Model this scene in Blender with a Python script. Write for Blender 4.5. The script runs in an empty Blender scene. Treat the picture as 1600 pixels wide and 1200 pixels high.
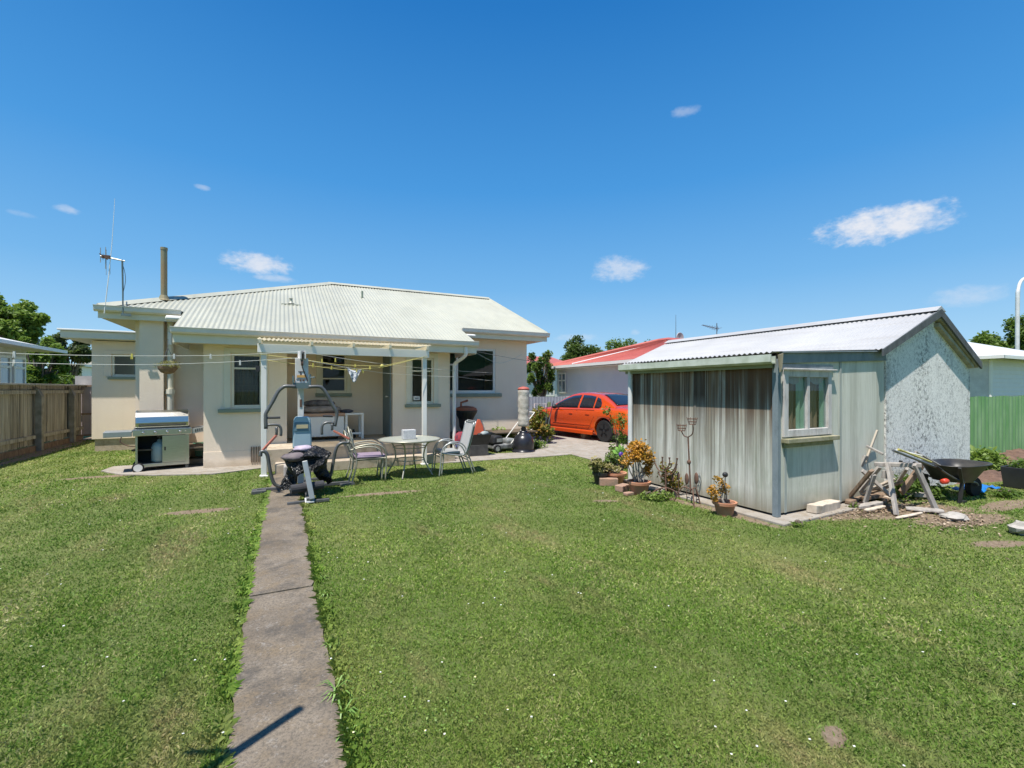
import bpy, math, random
import numpy as np
from mathutils import Vector, Matrix
R = math.radians
random.seed(7)
SC = bpy.context.scene
COL = SC.collection
# ------------------------------------------------------------------ camera model (world: +Y runs along the garden path, metres)
HZ, F, TH, EYE = 608.0, 720.0, R(26.5), 1.6
CT, ST = math.cos(TH), math.sin(TH)
def dr(x):
    u = (x-800)/F
    return (u*CT+ST, -u*ST+CT)
def gp(x, y, z=0.0):
    t = (EYE-z)*F/(y-HZ); a = dr(x)
    return Vector((a[0]*t, a[1]*t, z))
def oY(x, y, Y):
    a = dr(x); t = Y/a[1]
    return Vector((a[0]*t, Y, EYE-(y-HZ)/F*t))
def oX(x, y, X):
    a = dr(x); t = X/a[0]
    return Vector((X, a[1]*t, EYE-(y-HZ)/F*t))
cam = bpy.data.cameras.new('camera'); co = bpy.data.objects.new('camera', cam); COL.objects.link(co)
cam.sensor_width = 36; cam.lens = F/1600*36; cam.shift_y = 8/1600; cam.clip_start = .05; cam.clip_end = 2000
co.location = (0, 0, EYE); co.rotation_euler = (R(90), 0, -TH)
SC.camera = co
# ------------------------------------------------------------------ object helpers
def tag(o, label=None, cat=None, group=None, kind=None):
    if label: o['label'] = label
    if cat: o['category'] = cat
    if group: o['group'] = group
    if kind: o['kind'] = kind
    return o
LOCAL = set()
def thing(name, label, cat, loc=(0, 0, 0), rz=0.0, group=None, local=False, scale=1.0):
    o = bpy.data.objects.new(name, None); COL.objects.link(o)
    o.location = loc; o.rotation_euler = (0, 0, rz); o.scale = (scale,)*3; o.empty_display_size = .1
    tag(o, label, cat, group)
    if local: LOCAL.add(o.name)
    return o
def offset(p):
    v = Vector((0, 0, 0))
    while p is not None:
        if p.name in LOCAL: return Vector((0, 0, 0))
        v += p.location; p = p.parent
    return v
def copy_tree(o, parent=None):
    c = o.copy(); COL.objects.link(c); c.parent = parent
    for ch in list(o.children): copy_tree(ch, c)
    return c
class MB:
    def __init__(s): s.v = []; s.f = []
    def add(s, vs, fs):
        n = len(s.v); s.v += [tuple(v) for v in vs]; s.f += [tuple(i+n for i in f) for f in fs]; return s
    def box(s, x0, x1, y0, y1, z0, z1):
        return s.add([(x0,y0,z0),(x1,y0,z0),(x1,y1,z0),(x0,y1,z0),(x0,y0,z1),(x1,y0,z1),(x1,y1,z1),(x0,y1,z1)],
            [(0,3,2,1),(4,5,6,7),(0,1,5,4),(1,2,6,5),(2,3,7,6),(3,0,4,7)])
    def beam(s, p, q, w, h, up=(0, 0, 1)):
        p = Vector(p); q = Vector(q); d = (q-p).normalized(); up = Vector(up)
        if abs(d.dot(up)) > .98: up = Vector((0, 1, 0))
        a = d.cross(up).normalized(); b = a.cross(d)
        vs = [c+a*(i*w/2)+b*(j*h/2) for c in (p, q) for i, j in ((-1,-1),(1,-1),(1,1),(-1,1))]
        return s.add(vs, [(0,1,2,3),(7,6,5,4),(0,4,5,1),(1,5,6,2),(2,6,7,3),(3,7,4,0)])
    def tube(s, pts, r, n=8, closed=False):
        pts = [Vector(p) for p in pts]; m = len(pts)
        rr = r if isinstance(r, (list, tuple)) else [r]*m
        vs = []; prev = None
        for i, p in enumerate(pts):
            if closed: d = pts[(i+1) % m]-pts[i-1]
            else: d = pts[min(i+1, m-1)]-pts[max(i-1, 0)]
            d = d.normalized() if d.length > 1e-9 else Vector((0, 0, 1))
            if prev is None:
                a = d.cross(Vector((0, 0, 1)))
                if a.length < .05: a = d.cross(Vector((0, 1, 0)))
            else: a = prev-d*prev.dot(d)
            a.normalize(); prev = a; b = d.cross(a)
            for k in range(n):
                t = 2*math.pi*k/n; vs.append(p+(a*math.cos(t)+b*math.sin(t))*rr[i])
        fs = []
        for i in range(m if closed else m-1):
            j = (i+1) % m
            for k in range(n):
                l = (k+1) % n; fs.append((i*n+k, i*n+l, j*n+l, j*n+k))
        if not closed: fs += [tuple(range(n-1, -1, -1)), tuple((m-1)*n+k for k in range(n))]
        return s.add(vs, fs)
    def lathe(s, prof, c=(0, 0, 0), n=20, axis='z', sy=1.0):
        vs = []; c = Vector(c)
        for r, z in prof:
            for k in range(n):
                t = 2*math.pi*k/n; x, y = r*math.cos(t), r*math.sin(t)*sy
                vs.append(c+(Vector((x, y, z)) if axis == 'z' else Vector((x, z, y)) if axis == 'y' else Vector((z, x, y))))
        m = len(prof); fs = []
        for i in range(m-1):
            for k in range(n):
                l = (k+1) % n; fs.append((i*n+k, i*n+l, (i+1)*n+l, (i+1)*n+k))
        fs += [tuple(range(n-1, -1, -1)), tuple((m-1)*n+k for k in range(n))]
        return s.add(vs, fs)
    def prism(s, poly, vec):
        poly = [Vector(p) for p in poly]; vec = Vector(vec); n = len(poly)
        return s.add(poly+[p+vec for p in poly], [tuple(range(n-1, -1, -1)), tuple(range(n, 2*n))]+[(i, (i+1) % n, n+(i+1) % n, n+i) for i in range(n)])
    def sheet(s, us, lo, hi, P, nv=1):
        vs = []; fs = []
        for u in us:
            a, b = lo(u), hi(u)
            for j in range(nv+1): vs.append(P(u, a+(b-a)*j/nv))
        m = nv+1
        for i in range(len(us)-1):
            for j in range(nv): fs.append((i*m+j, (i+1)*m+j, (i+1)*m+j+1, i*m+j+1))
        return s.add(vs, fs)
    def ball(s, c, r, n=12, m=8, sc=(1, 1, 1), jit=0, rng=random):
        c = Vector(c); vs = [c+Vector((0, 0, -r*sc[2]))]
        for i in range(1, m):
            ph = math.pi*i/m-math.pi/2
            for k in range(n):
                t = 2*math.pi*k/n; q = r*(1+jit*(rng.random()-.5))
                vs.append(c+Vector((q*math.cos(ph)*math.cos(t)*sc[0], q*math.cos(ph)*math.sin(t)*sc[1], q*math.sin(ph)*sc[2])))
        vs.append(c+Vector((0, 0, r*sc[2]))); fs = []
        for k in range(n): fs.append((0, 1+(k+1) % n, 1+k))
        for i in range(m-2):
            for k in range(n):
                l = (k+1) % n; fs.append((1+i*n+k, 1+i*n+l, 1+(i+1)*n+l, 1+(i+1)*n+k))
        e = len(vs)-1
        for k in range(n): fs.append((1+(m-2)*n+k, 1+(m-2)*n+(k+1) % n, e))
        return s.add(vs, fs)
    def build(s, name, m, parent=None, smooth=False, bevel=0, solid=0, label=None, subd=0, keep=False):
        off = Vector((0, 0, 0)) if keep else offset(parent)
        me = bpy.data.meshes.new(name)
        me.from_pydata([(v[0]-off.x, v[1]-off.y, v[2]-off.z) for v in s.v], [], s.f)
        me.validate()
        me.materials.append(m)
        if smooth: me.polygons.foreach_set('use_smooth', [True]*len(me.polygons))
        o = bpy.data.objects.new(name, me); COL.objects.link(o)
        if parent: o.parent = parent
        if solid:
            q = o.modifiers.new('s', 'SOLIDIFY'); q.thickness = solid
        if bevel:
            q = o.modifiers.new('b', 'BEVEL'); q.width = bevel; q.segments = 2; q.limit_method = 'ANGLE'; q.harden_normals = False
        if subd:
            q = o.modifiers.new('u', 'SUBSURF'); q.levels = subd; q.render_levels = subd
        if smooth and not subd:
            q = o.modifiers.new('w', 'WEIGHTED_NORMAL') if bevel else None
        if label: o['label'] = label
        return o
def origin(o, p):
    """give a top-level mesh built in world coordinates an origin at its base"""
    p = Vector(p); o.data.transform(Matrix.Translation(-p)); o.location = p; return o
def one(name, mb, m, label, cat, at=None, group=None, kind=None, **k):
    o = mb.build(name, m, **k); tag(o, label, cat, group, kind)
    if at is not None: origin(o, at)
    return o
def smoothpath(pts, n=6):
    pts = [Vector(p) for p in pts]; out = []
    for i in range(len(pts)-1):
        a, b, c, d = pts[max(i-1, 0)], pts[i], pts[i+1], pts[min(i+2, len(pts)-1)]
        for k in range(n):
            t = k/n; out.append(.5*((2*b)+(c-a)*t+(2*a-5*b+4*c-d)*t*t+(3*b-a-3*c+d)*t**3))
    return out+[pts[-1]]
# ------------------------------------------------------------------ materials
def nodes(name):
    m = bpy.data.materials.new(name); m.use_nodes = True; nt = m.node_tree; nt.nodes.clear()
    out = nt.nodes.new('ShaderNodeOutputMaterial'); b = nt.nodes.new('ShaderNodeBsdfPrincipled')
    nt.links.new(b.outputs[0], out.inputs[0]); return m, nt, b
def N(nt, typ, **k):
    n = nt.nodes.new(typ)
    for a, v in k.items():
        if a in n.inputs.keys() if isinstance(a, str) else False: n.inputs[a].default_value = v
        else: setattr(n, a, v)
    return n
def coords(nt, sc=(1, 1, 1), rot=(0, 0, 0), world=True):
    if world:
        g = nt.nodes.new('ShaderNodeNewGeometry').outputs['Position']
    else: g = nt.nodes.new('ShaderNodeTexCoord').outputs['Object']
    mp = nt.nodes.new('ShaderNodeMapping'); mp.inputs['Scale'].default_value = sc; mp.inputs['Rotation'].default_value = rot
    nt.links.new(g, mp.inputs[0]); return mp.outputs[0]
def noise(nt, vec, scale, detail=4, rough=.55, dist=0):
    n = nt.nodes.new('ShaderNodeTexNoise'); n.inputs['Scale'].default_value = scale; n.inputs['Detail'].default_value = detail
    n.inputs['Roughness'].default_value = rough; n.inputs['Distortion'].default_value = dist; nt.links.new(vec, n.inputs['Vector']); return n.outputs['Fac']
def ramp(nt, fac, stops):
    r = nt.nodes.new('ShaderNodeValToRGB'); e = r.color_ramp.elements
    while len(e) < len(stops): e.new(.5)
    for i, (p, c) in enumerate(stops):
        e[i].position = p; c = (c, c, c) if isinstance(c, (int, float)) else c; e[i].color = (*c[:3], 1)
    nt.links.new(fac, r.inputs[0]); return r.outputs[0]
def mix(nt, fac, a, b, mode='MIX'):
    m = nt.nodes.new('ShaderNodeMix'); m.data_type = 'RGBA'; m.blend_type = mode
    if isinstance(fac, (int, float)): m.inputs[0].default_value = fac
    else: nt.links.new(fac, m.inputs[0])
    for i, c in ((6, a), (7, b)):
        if isinstance(c, (tuple, list)): m.inputs[i].default_value = (*c[:3], 1)
        else: nt.links.new(c, m.inputs[i])
    return m.outputs[2]
def mth(nt, op, a, b=None):
    m = nt.nodes.new('ShaderNodeMath'); m.operation = op
    for i, c in ((0, a), (1, b)):
        if c is None: continue
        if isinstance(c, (int, float)): m.inputs[i].default_value = c
        else: nt.links.new(c, m.inputs[i])
    return m.outputs[0]
def bump(nt, b, h, strength, dist=.01):
    n = nt.nodes.new('ShaderNodeBump'); n.inputs['Strength'].default_value = strength; n.inputs['Distance'].default_value = dist
    nt.links.new(h, n.inputs['Height']); nt.links.new(n.outputs[0], b.inputs['Normal'])
def PM(name, col, col2=None, scale=3, rough=.6, metal=0, bmp=0, bsc=40, st=(1, 1, 1), lo=.35, hi=.65, world=False, spec=.5, coat=0, bd=.01, detail=5):
    m, nt, b = nodes(name)
    b.inputs['Roughness'].default_value = rough; b.inputs['Metallic'].default_value = metal; b.inputs['Specular IOR Level'].default_value = spec
    b.inputs['Coat Weight'].default_value = coat; b.inputs['Coat Roughness'].default_value = .05
    if col2 is None: col2 = tuple(c*.8 for c in col)
    v = coords(nt, st, world=world); n = noise(nt, v, scale, detail)
    nt.links.new(ramp(nt, n, [(lo, col), (hi, col2)]), b.inputs['Base Color'])
    if bmp: bump(nt, b, noise(nt, v, bsc, 3), bmp, bd)
    return m
def leafmat(name, stops, rough=.5, trans=.35):
    m, nt, b = nodes(name); at = nt.nodes.new('ShaderNodeAttribute'); at.attribute_name = 'rnd'
    c = ramp(nt, at.outputs['Fac'], stops); nt.links.new(c, b.inputs['Base Color']); b.inputs['Roughness'].default_value = rough
    b.inputs['Specular IOR Level'].default_value = .3
    t = nt.nodes.new('ShaderNodeBsdfTranslucent'); nt.links.new(mix(nt, .35, c, (.25, .4, .03)), t.inputs[0])
    mx = nt.nodes.new('ShaderNodeMixShader'); mx.inputs[0].default_value = trans
    nt.links.new(b.outputs[0], mx.inputs[1]); nt.links.new(t.outputs[0], mx.inputs[2]); nt.links.new(mx.outputs[0], nt.nodes['Material Output'].inputs[0]); return m
def glassmat(name, tint=(.85, .9, .9), refl=1.45):
    m, nt, b = nodes(name); nt.nodes.remove(b)
    g = nt.nodes.new('ShaderNodeBsdfGlossy'); g.inputs['Roughness'].default_value = .01
    t = nt.nodes.new('ShaderNodeBsdfTransparent'); t.inputs[0].default_value = (*tint, 1)
    f = nt.nodes.new('ShaderNodeFresnel'); f.inputs[0].default_value = refl
    bf = nt.nodes.new('ShaderNodeNewGeometry').outputs['Backfacing']; mx = nt.nodes.new('ShaderNodeMixShader'); nt.links.new(mth(nt, 'MULTIPLY', f.outputs[0], mth(nt, 'SUBTRACT', 1.0, bf)), mx.inputs[0]); nt.links.new(t.outputs[0], mx.inputs[1]); nt.links.new(g.outputs[0], mx.inputs[2])
    nt.links.new(mx.outputs[0], nt.nodes['Material Output'].inputs[0]); return m
def stuccomat():
    m, nt, b = nodes('stucco'); v = coords(nt)
    a = noise(nt, v, 1.1, 7, .65); s = noise(nt, coords(nt, (6, 6, .5)), 1.0, 5)
    c = ramp(nt, a, [(.3, (.85, .70, .55)), (.7, (.90, .765, .61))]); c = mix(nt, ramp(nt, s, [(.5, 0.0), (.85, .14)]), c, (.52, .44, .33))
    sp = nt.nodes.new('ShaderNodeSeparateXYZ'); nt.links.new(v, sp.inputs[0]); dj = mth(nt, 'ADD', sp.outputs['Z'], mth(nt, 'MULTIPLY', mth(nt, 'SUBTRACT', noise(nt, v, 3.5, 5, .7), .5), .35))
    c = mix(nt, ramp(nt, dj, [(.02, .55), (.20, 0.0)]), c, (.42, .33, .22)); c = mix(nt, ramp(nt, noise(nt, coords(nt, (9, 9, .35)), 1.0, 5, .7), [(.60, 0.0), (.75, .14)]), c, (.48, .42, .32))
    nt.links.new(c, b.inputs['Base Color']); b.inputs['Roughness'].default_value = .9
    bump(nt, b, noise(nt, v, 60, 4, .7), .45, .012); return m
def plymat():
    """weathered plywood: pale grey-green paint worn along the grain, brown run-off below the gutter, dirtier at the foot"""
    m, nt, b = nodes('weathered_ply')
    pos = coords(nt); sep = nt.nodes.new('ShaderNodeSeparateXYZ'); nt.links.new(pos, sep.inputs[0]); zz = mth(nt, 'MULTIPLY', sep.outputs['Z'], .5)
    warp = nt.nodes.new('ShaderNodeVectorMath'); warp.operation = 'ADD'; wn = nt.nodes.new('ShaderNodeTexNoise'); wn.inputs['Scale'].default_value = 1.6; wn.inputs['Detail'].default_value = 2; nt.links.new(pos, wn.inputs['Vector'])
    ws = nt.nodes.new('ShaderNodeVectorMath'); ws.operation = 'SCALE'; ws.inputs['Scale'].default_value = .10; nt.links.new(wn.outputs['Color'], ws.inputs[0]); nt.links.new(pos, warp.inputs[0]); nt.links.new(ws.outputs[0], warp.inputs[1])
    def cz(sc):
        mp = nt.nodes.new('ShaderNodeMapping'); mp.inputs['Scale'].default_value = sc; nt.links.new(warp.outputs[0], mp.inputs[0]); return mp.outputs[0]
    big = noise(nt, cz((1.3, 1.3, .5)), 1.0, 3, .5); mid = noise(nt, cz((6, 6, .30)), 1.0, 5, .6); fine = noise(nt, cz((38, 38, 1.3)), 1.0, 5, .7)
    c = ramp(nt, big, [(.3, (.54, .545, .47)), (.5, (.69, .695, .62)), (.7, (.66, .655, .57))])
    c = mix(nt, ramp(nt, mid, [(.36, .75), (.52, 0.0)]), c, (.33, .33, .27)); c = mix(nt, ramp(nt, mid, [(.55, 0.0), (.72, .8)]), c, (.80, .80, .74))
    c = mix(nt, ramp(nt, fine, [(.34, .4), (.52, 0.0)]), c, (.26, .25, .205))
    side = mth(nt, 'GREATER_THAN', 5.5, sep.outputs['X']); c = mix(nt, mth(nt, 'MULTIPLY', mth(nt, 'SUBTRACT', 1.0, side), .45), c, (.57, .565, .475))
    def run(sc, t0, t1, stops, amt, col, c, msk):
        n_ = ramp(nt, noise(nt, coords(nt, sc), 1.0, 6, .75), [(t0, 0.0), (t1, 1.0)]); k = mth(nt, 'MULTIPLY', mth(nt, 'MULTIPLY', n_, ramp(nt, zz, stops)), msk); return mix(nt, mth(nt, 'MULTIPLY', k, amt), c, col)
    c = run((3.1, 3.1, .10), .42, .52, [(.30, 0.0), (.55, .4), (.68, .85), (.78, 1.0)], .88, (.20, .115, .055), c, side)
    c = run((7.5, 7.5, .06), .45, .51, [(.15, .05), (.5, .40), (.66, .75), (.76, 1.0)], .97, (.06, .036, .022), c, side)
    grp = ramp(nt, noise(nt, coords(nt, (1.1, 1.1, .3)), 1.0, 3), [(.40, 0.0), (.56, 1.0)]); c = run((2.0, 2.0, .5), .40, .56, [(.55, 0.0), (.74, .55), (.9, 1.0)], .8, (.17, .095, .05), c, mth(nt, 'MULTIPLY', side, grp))
    nearp = mth(nt, 'MULTIPLY', side, mth(nt, 'GREATER_THAN', 4.30, sep.outputs['Y'])); c = run((6, 6, .2), .25, .5, [(.62, 0.0), (.80, .8), (.93, 1.0)], .9, (.12, .06, .03), c, nearp)
    c = run((12, 12, .10), .52, .60, [(.1, .5), (.9, 1.0)], .7, (.13, .11, .085), c, side)
    c = run((4, 4, 1.5), .50, .68, [(.0, 1.0), (.35, .5), (.7, 0.0)], .5, (.27, .33, .22), c, 1.0)
    c = mix(nt, ramp(nt, zz, [(.03, .75), (.16, 0.0)]), c, (.20, .17, .11))
    nt.links.new(c, b.inputs['Base Color']); b.inputs['Roughness'].default_value = .85; bump(nt, b, fine, .35, .006); return m
def roughcastmat():
    m, nt, b = nodes('roughcast'); v = coords(nt)
    c = ramp(nt, noise(nt, v, 1.3, 4), [(.3, (.86, .84, .80)), (.7, (.92, .90, .86))])
    sp = ramp(nt, noise(nt, v, 16, 9, .9), [(.44, 1.0), (.485, 0.0)])
    zone = ramp(nt, noise(nt, coords(nt, (1.6, 1.6, .55)), 1.0, 5, .6), [(.38, .08), (.6, 1.0)])
    c = mix(nt, mth(nt, 'MULTIPLY', sp, zone), c, (.05, .05, .045)); c = mix(nt, ramp(nt, noise(nt, v, 34, 7, .85), [(.42, .6), (.48, 0.0)]), c, (.28, .27, .25)); c = mix(nt, ramp(nt, noise(nt, coords(nt, (2.4, 2.4, .5)), 1.0, 7, .8), [(.55, 0.0), (.68, .5)]), c, (.20, .19, .18))
    nt.links.new(c, b.inputs['Base Color']); b.inputs['Roughness'].default_value = .95
    bump(nt, b, noise(nt, v, 45, 4, .8), .6, .010); return m
DIRT = [(9.1, 2.9), (1.0, .5)]
def dirt_ellipses():
    out = []
    for px, py, rx, ry, rot in ((1400, 798, 1.15, .42, -.35), (1300, 803, .6, .28, -.3), (1505, 812, .75, .24, -.2), (1560, 850, .35, .10, -.3), (1303, 1150, .085, .05, .4), (310, 799, .40, .12, -.1), (600, 771, .62, .10, -.1),
            (1140, 803, .10, .75, 0), (1050, 780, .08, .8, 0), (1570, 790, .7, .16, 0), (945, 783, .2, .08, -.5), (160, 745, .6, .14, 0), (100, 695, .20, 3.5, 0), (60, 710, .16, 3.0, 0)):
        c = gp(px, py); out.append((c.x, c.y, rx, ry, rot))
    return out
DIRTS = dirt_ellipses()
def groundmat():
    m, nt, b = nodes('lawn_ground'); v = coords(nt)
    a = noise(nt, v, .55, 6, .65); f = noise(nt, v, 70, 4, .8); g = noise(nt, v, 6, 5, .7)
    c = ramp(nt, a, [(.3, (.13, .175, .035)), (.5, (.17, .215, .05)), (.68, (.24, .25, .08))])
    c = mix(nt, ramp(nt, f, [(.35, .6), (.6, 0.0)]), c, (.07, .09, .022)); c = mix(nt, ramp(nt, g, [(.6, 0.0), (.75, .5)]), c, (.26, .21, .11))
    sep = nt.nodes.new('ShaderNodeSeparateXYZ'); nt.links.new(v, sep.inputs[0]); tot = None; jag = mth(nt, 'MULTIPLY', mth(nt, 'SUBTRACT', noise(nt, v, 9, 6, .8), .5), 2.2)
    for cx, cy, rx, ry, rot in DIRTS:
        dx = mth(nt, 'SUBTRACT', sep.outputs['X'], cx); dy = mth(nt, 'SUBTRACT', sep.outputs['Y'], cy); co_, si = math.cos(rot), math.sin(rot)
        u = mth(nt, 'ADD', mth(nt, 'MULTIPLY', dx, co_/rx), mth(nt, 'MULTIPLY', dy, si/rx)); w_ = mth(nt, 'ADD', mth(nt, 'MULTIPLY', dx, -si/ry), mth(nt, 'MULTIPLY', dy, co_/ry))
        q = mth(nt, 'SUBTRACT', 1.15, mth(nt, 'ADD', mth(nt, 'MULTIPLY', u, u), mth(nt, 'MULTIPLY', w_, w_))); tot = q if tot is None else mth(nt, 'MAXIMUM', tot, q)
    k = mth(nt, 'ADD', tot, jag); dc = ramp(nt, noise(nt, v, 14, 6, .8), [(.3, (.15, .105, .07)), (.5, (.26, .19, .125)), (.7, (.38, .30, .21))])
    c = mix(nt, ramp(nt, k, [(.0, 0.0), (.45, 1.0)]), c, dc)
    nt.links.new(c, b.inputs['Base Color']); b.inputs['Roughness'].default_value = .95; bump(nt, b, f, .8, .03); return m
def grassmat():
    m, nt, b = nodes('grass_blades'); v = coords(nt)
    at = nt.nodes.new('ShaderNodeAttribute'); at.attribute_name = 'rnd'
    c = ramp(nt, at.outputs['Fac'], [(0, (.085, .19, .02)), (.4, (.19, .31, .04)), (.72, (.31, .42, .08)), (.9, (.50, .53, .20)), (1, (.64, .55, .30))])
    a = noise(nt, v, .5, 6, .7); c = mix(nt, ramp(nt, a, [(.44, 0.0), (.66, .6)]), c, (.38, .37, .13)); c = mix(nt, ramp(nt, noise(nt, v, .28, 4, .6), [(.42, .55), (.56, 0.0)]), c, (.10, .20, .03)); c = mix(nt, ramp(nt, noise(nt, v, 3.6, 6, .8), [(.56, 0.0), (.66, .55)]), c, (.09, .15, .025)); c = mix(nt, ramp(nt, noise(nt, v, 1.7, 5, .7), [(.54, 0.0), (.72, .45)]), c, (.10, .175, .025))
    c = mix(nt, ramp(nt, noise(nt, coords(nt, (.9, .35, 1), (0, 0, .5)), 1.3, 5, .7), [(.53, 0.0), (.66, .75)]), c, (.44, .34, .18))
    nt.links.new(c, b.inputs['Base Color']); b.inputs['Roughness'].default_value = .55; b.inputs['Specular IOR Level'].default_value = .25
    t = nt.nodes.new('ShaderNodeBsdfTranslucent'); nt.links.new(c, t.inputs[0]); mx = nt.nodes.new('ShaderNodeMixShader'); mx.inputs[0].default_value = .3
    nt.links.new(b.outputs[0], mx.inputs[1]); nt.links.new(t.outputs[0], mx.inputs[2]); nt.links.new(mx.outputs[0], nt.nodes['Material Output'].inputs[0]); return m
def concretemat(name, c1, c2, dark=.5):
    m, nt, b = nodes(name); v = coords(nt)
    c = ramp(nt, noise(nt, v, 1.6, 6, .65), [(.3, c1), (.7, c2)])
    c = mix(nt, ramp(nt, noise(nt, v, 5, 6, .75), [(.48, 0.0), (.68, .6)]), c, (.22, .155, .08)); c = mix(nt, ramp(nt, noise(nt, v, 2.3, 7, .8), [(.5, 0.0), (.62, dark)]), c, (.075, .066, .056)); c = mix(nt, ramp(nt, noise(nt, v, 9, 7, .85), [(.56, 0.0), (.66, .5)]), c, (.34, .31, .27))
    c = mix(nt, ramp(nt, noise(nt, v, 60, 5, .85), [(.36, dark), (.55, 0.0)]), c, (.05, .047, .04))
    c = mix(nt, ramp(nt, noise(nt, v, 24, 5, .8), [(.6, 0.0), (.7, .5)]), c, (.40, .38, .35))
    nt.links.new(c, b.inputs['Base Color']); b.inputs['Roughness'].default_value = .9; bump(nt, b, noise(nt, v, 60, 5, .8), .6, .008); return m
def boardmat(name, cols, sc=(9, 9, .5), rough=.85):
    m, nt, b = nodes(name); s = noise(nt, coords(nt, sc), 1.0, 6, .7, .3)
    c = ramp(nt, s, [(.3, cols[0]), (.5, cols[1]), (.72, cols[2])]); nt.links.new(c, b.inputs['Base Color']); b.inputs['Roughness'].default_value = rough
    bump(nt, b, s, .4, .006); return m
X = {}
X['stucco'] = stuccomat(); X['ply'] = plymat(); X['roughcast'] = roughcastmat(); X['ground'] = groundmat(); X['grass'] = grassmat()
X['path'] = concretemat('path_concrete', (.135, .105, .074), (.27, .222, .165), .75)
X['drive'] = concretemat('drive_concrete', (.30, .27, .23), (.40, .365, .32), .25)
X['step'] = concretemat('step_concrete', (.44, .36, .27), (.56, .47, .36), .15)
def roofmat(name, c1, c2, stain, spec=.5):
    m, nt, b = nodes(name); v = coords(nt); c = ramp(nt, noise(nt, v, .7, 5), [(.3, c1), (.7, c2)])
    c = mix(nt, ramp(nt, noise(nt, coords(nt, (9, .5, .5)), 1.0, 6, .75), [(.5, 0.0), (.72, .45)]), c, stain); c = mix(nt, ramp(nt, noise(nt, v, 22, 6, .85), [(.60, 0.0), (.68, .6)]), c, stain)
    c = mix(nt, ramp(nt, noise(nt, coords(nt, (.6, .25, .25)), 1.0, 3), [(.45, 0.0), (.6, .35)]), c, tuple(min(1, q*1.2) for q in c2))
    nt.links.new(c, b.inputs['Base Color']); nt.links.new(ramp(nt, noise(nt, v, 3, 5), [(.3, .38), (.7, .62)]), b.inputs['Roughness']); return m
X['green_roof'] = roofmat('pale_green_roof', (.37, .37, .30), (.41, .41, .34), (.27, .265, .205))
X['shed_roof'] = roofmat('white_roof', (.45, .45, .45), (.37, .37, .37), (.29, .27, .24))
X['red_roof'] = roofmat('red_roof', (.38, .075, .055), (.44, .12, .09), (.30, .10, .08))
X['white'] = PM('white_paint', (.82, .80, .75), (.76, .74, .69), 2, .4)
X['cream'] = PM('cream_paint', (.76, .71, .58), (.70, .65, .52), 3, .45)
X['sage'] = PM('sage_paint', (.25, .29, .22), (.21, .25, .19), 4, .5)
X['teal'] = PM('teal_paint', (.10, .15, .16), (.13, .18, .19), 3, .5)
X['glass'] = glassmat('window_glass')
X['dark'] = PM('dark_interior', (.05, .045, .04), None, 2, .9)
X['plastic'] = PM('black_plastic', (.018, .018, .02), (.03, .03, .032), 5, .45)
X['rubber'] = PM('rubber', (.015, .015, .016), None, 5, .8)
X['steel'] = PM('stainless', (.62, .61, .58), (.54, .53, .50), 8, .3, 1, st=(1, 1, 12))
X['grey_metal'] = PM('grey_metal', (.10, .105, .105), (.15, .15, .15), 9, .4, .3)
X['light_metal'] = PM('light_metal', (.42, .44, .43), (.36, .37, .36), 9, .4, .5)
X['flue'] = PM('oxidised_flue', (.20, .22, .15), (.27, .20, .11), 5, .7, .2, st=(1, 1, .4))
X['rust'] = PM('rust_iron', (.10, .06, .045), (.17, .09, .06), 14, .85)
X['terracotta'] = PM('terracotta', (.42, .17, .09), (.50, .26, .16), 6, .8)
X['soil'] = PM('soil', (.11, .065, .045), (.20, .12, .085), 6, .95, bmp=1, bsc=25, world=True, bd=.04)
X['dirt'] = PM('dry_dirt', (.30, .21, .14), (.22, .16, .10), 5, .95, bmp=.8, bsc=40, world=True, bd=.02)
X['grey_wood'] = boardmat('grey_wood', [(.20, .18, .16), (.34, .31, .28), (.44, .41, .38)], (14, 14, 4))
X['brown_wood'] = boardmat('brown_wood', [(.12, .08, .05), (.22, .15, .10), (.33, .25, .18)], (14, 14, 4))
X['pale_wood'] = boardmat('pale_wood', [(.38, .31, .24), (.55, .47, .38), (.66, .58, .48)], (14, 14, 4))
X['stone'] = PM('pale_rubble', (.45, .42, .38), (.30, .28, .25), 7, .9, bmp=.6, bsc=30)
X['brick'] = PM('old_brick', (.40, .24, .17), (.26, .19, .14), 8, .9, bmp=.5, bsc=40)
# ------------------------------------------------------------------ foliage
def attr_mesh(name, V, nper, rnd, m, parent=None, off=None):
    """V (n*nper,3) float array, one face of nper verts each"""
    n = len(V)//nper; me = bpy.data.meshes.new(name)
    if off is not None: V = V-np.array(off)
    me.vertices.add(len(V)); me.vertices.foreach_set('co', V.astype(np.float32).ravel())
    me.loops.add(len(V)); me.loops.foreach_set('vertex_index', np.arange(len(V), dtype=np.int32))
    me.polygons.add(n); me.polygons.foreach_set('loop_start', np.arange(0, len(V), nper, dtype=np.int32))
    try: me.polygons.foreach_set('loop_total', np.full(n, nper, dtype=np.int32))
    except Exception: pass
    a = me.attributes.new('rnd', 'FLOAT', 'FACE'); a.data.foreach_set('value', rnd.astype(np.float32))
    me.materials.append(m); me.update(calc_edges=True)
    o = bpy.data.objects.new(name, me); COL.objects.link(o)
    if parent: o.parent = parent
    return o
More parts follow.
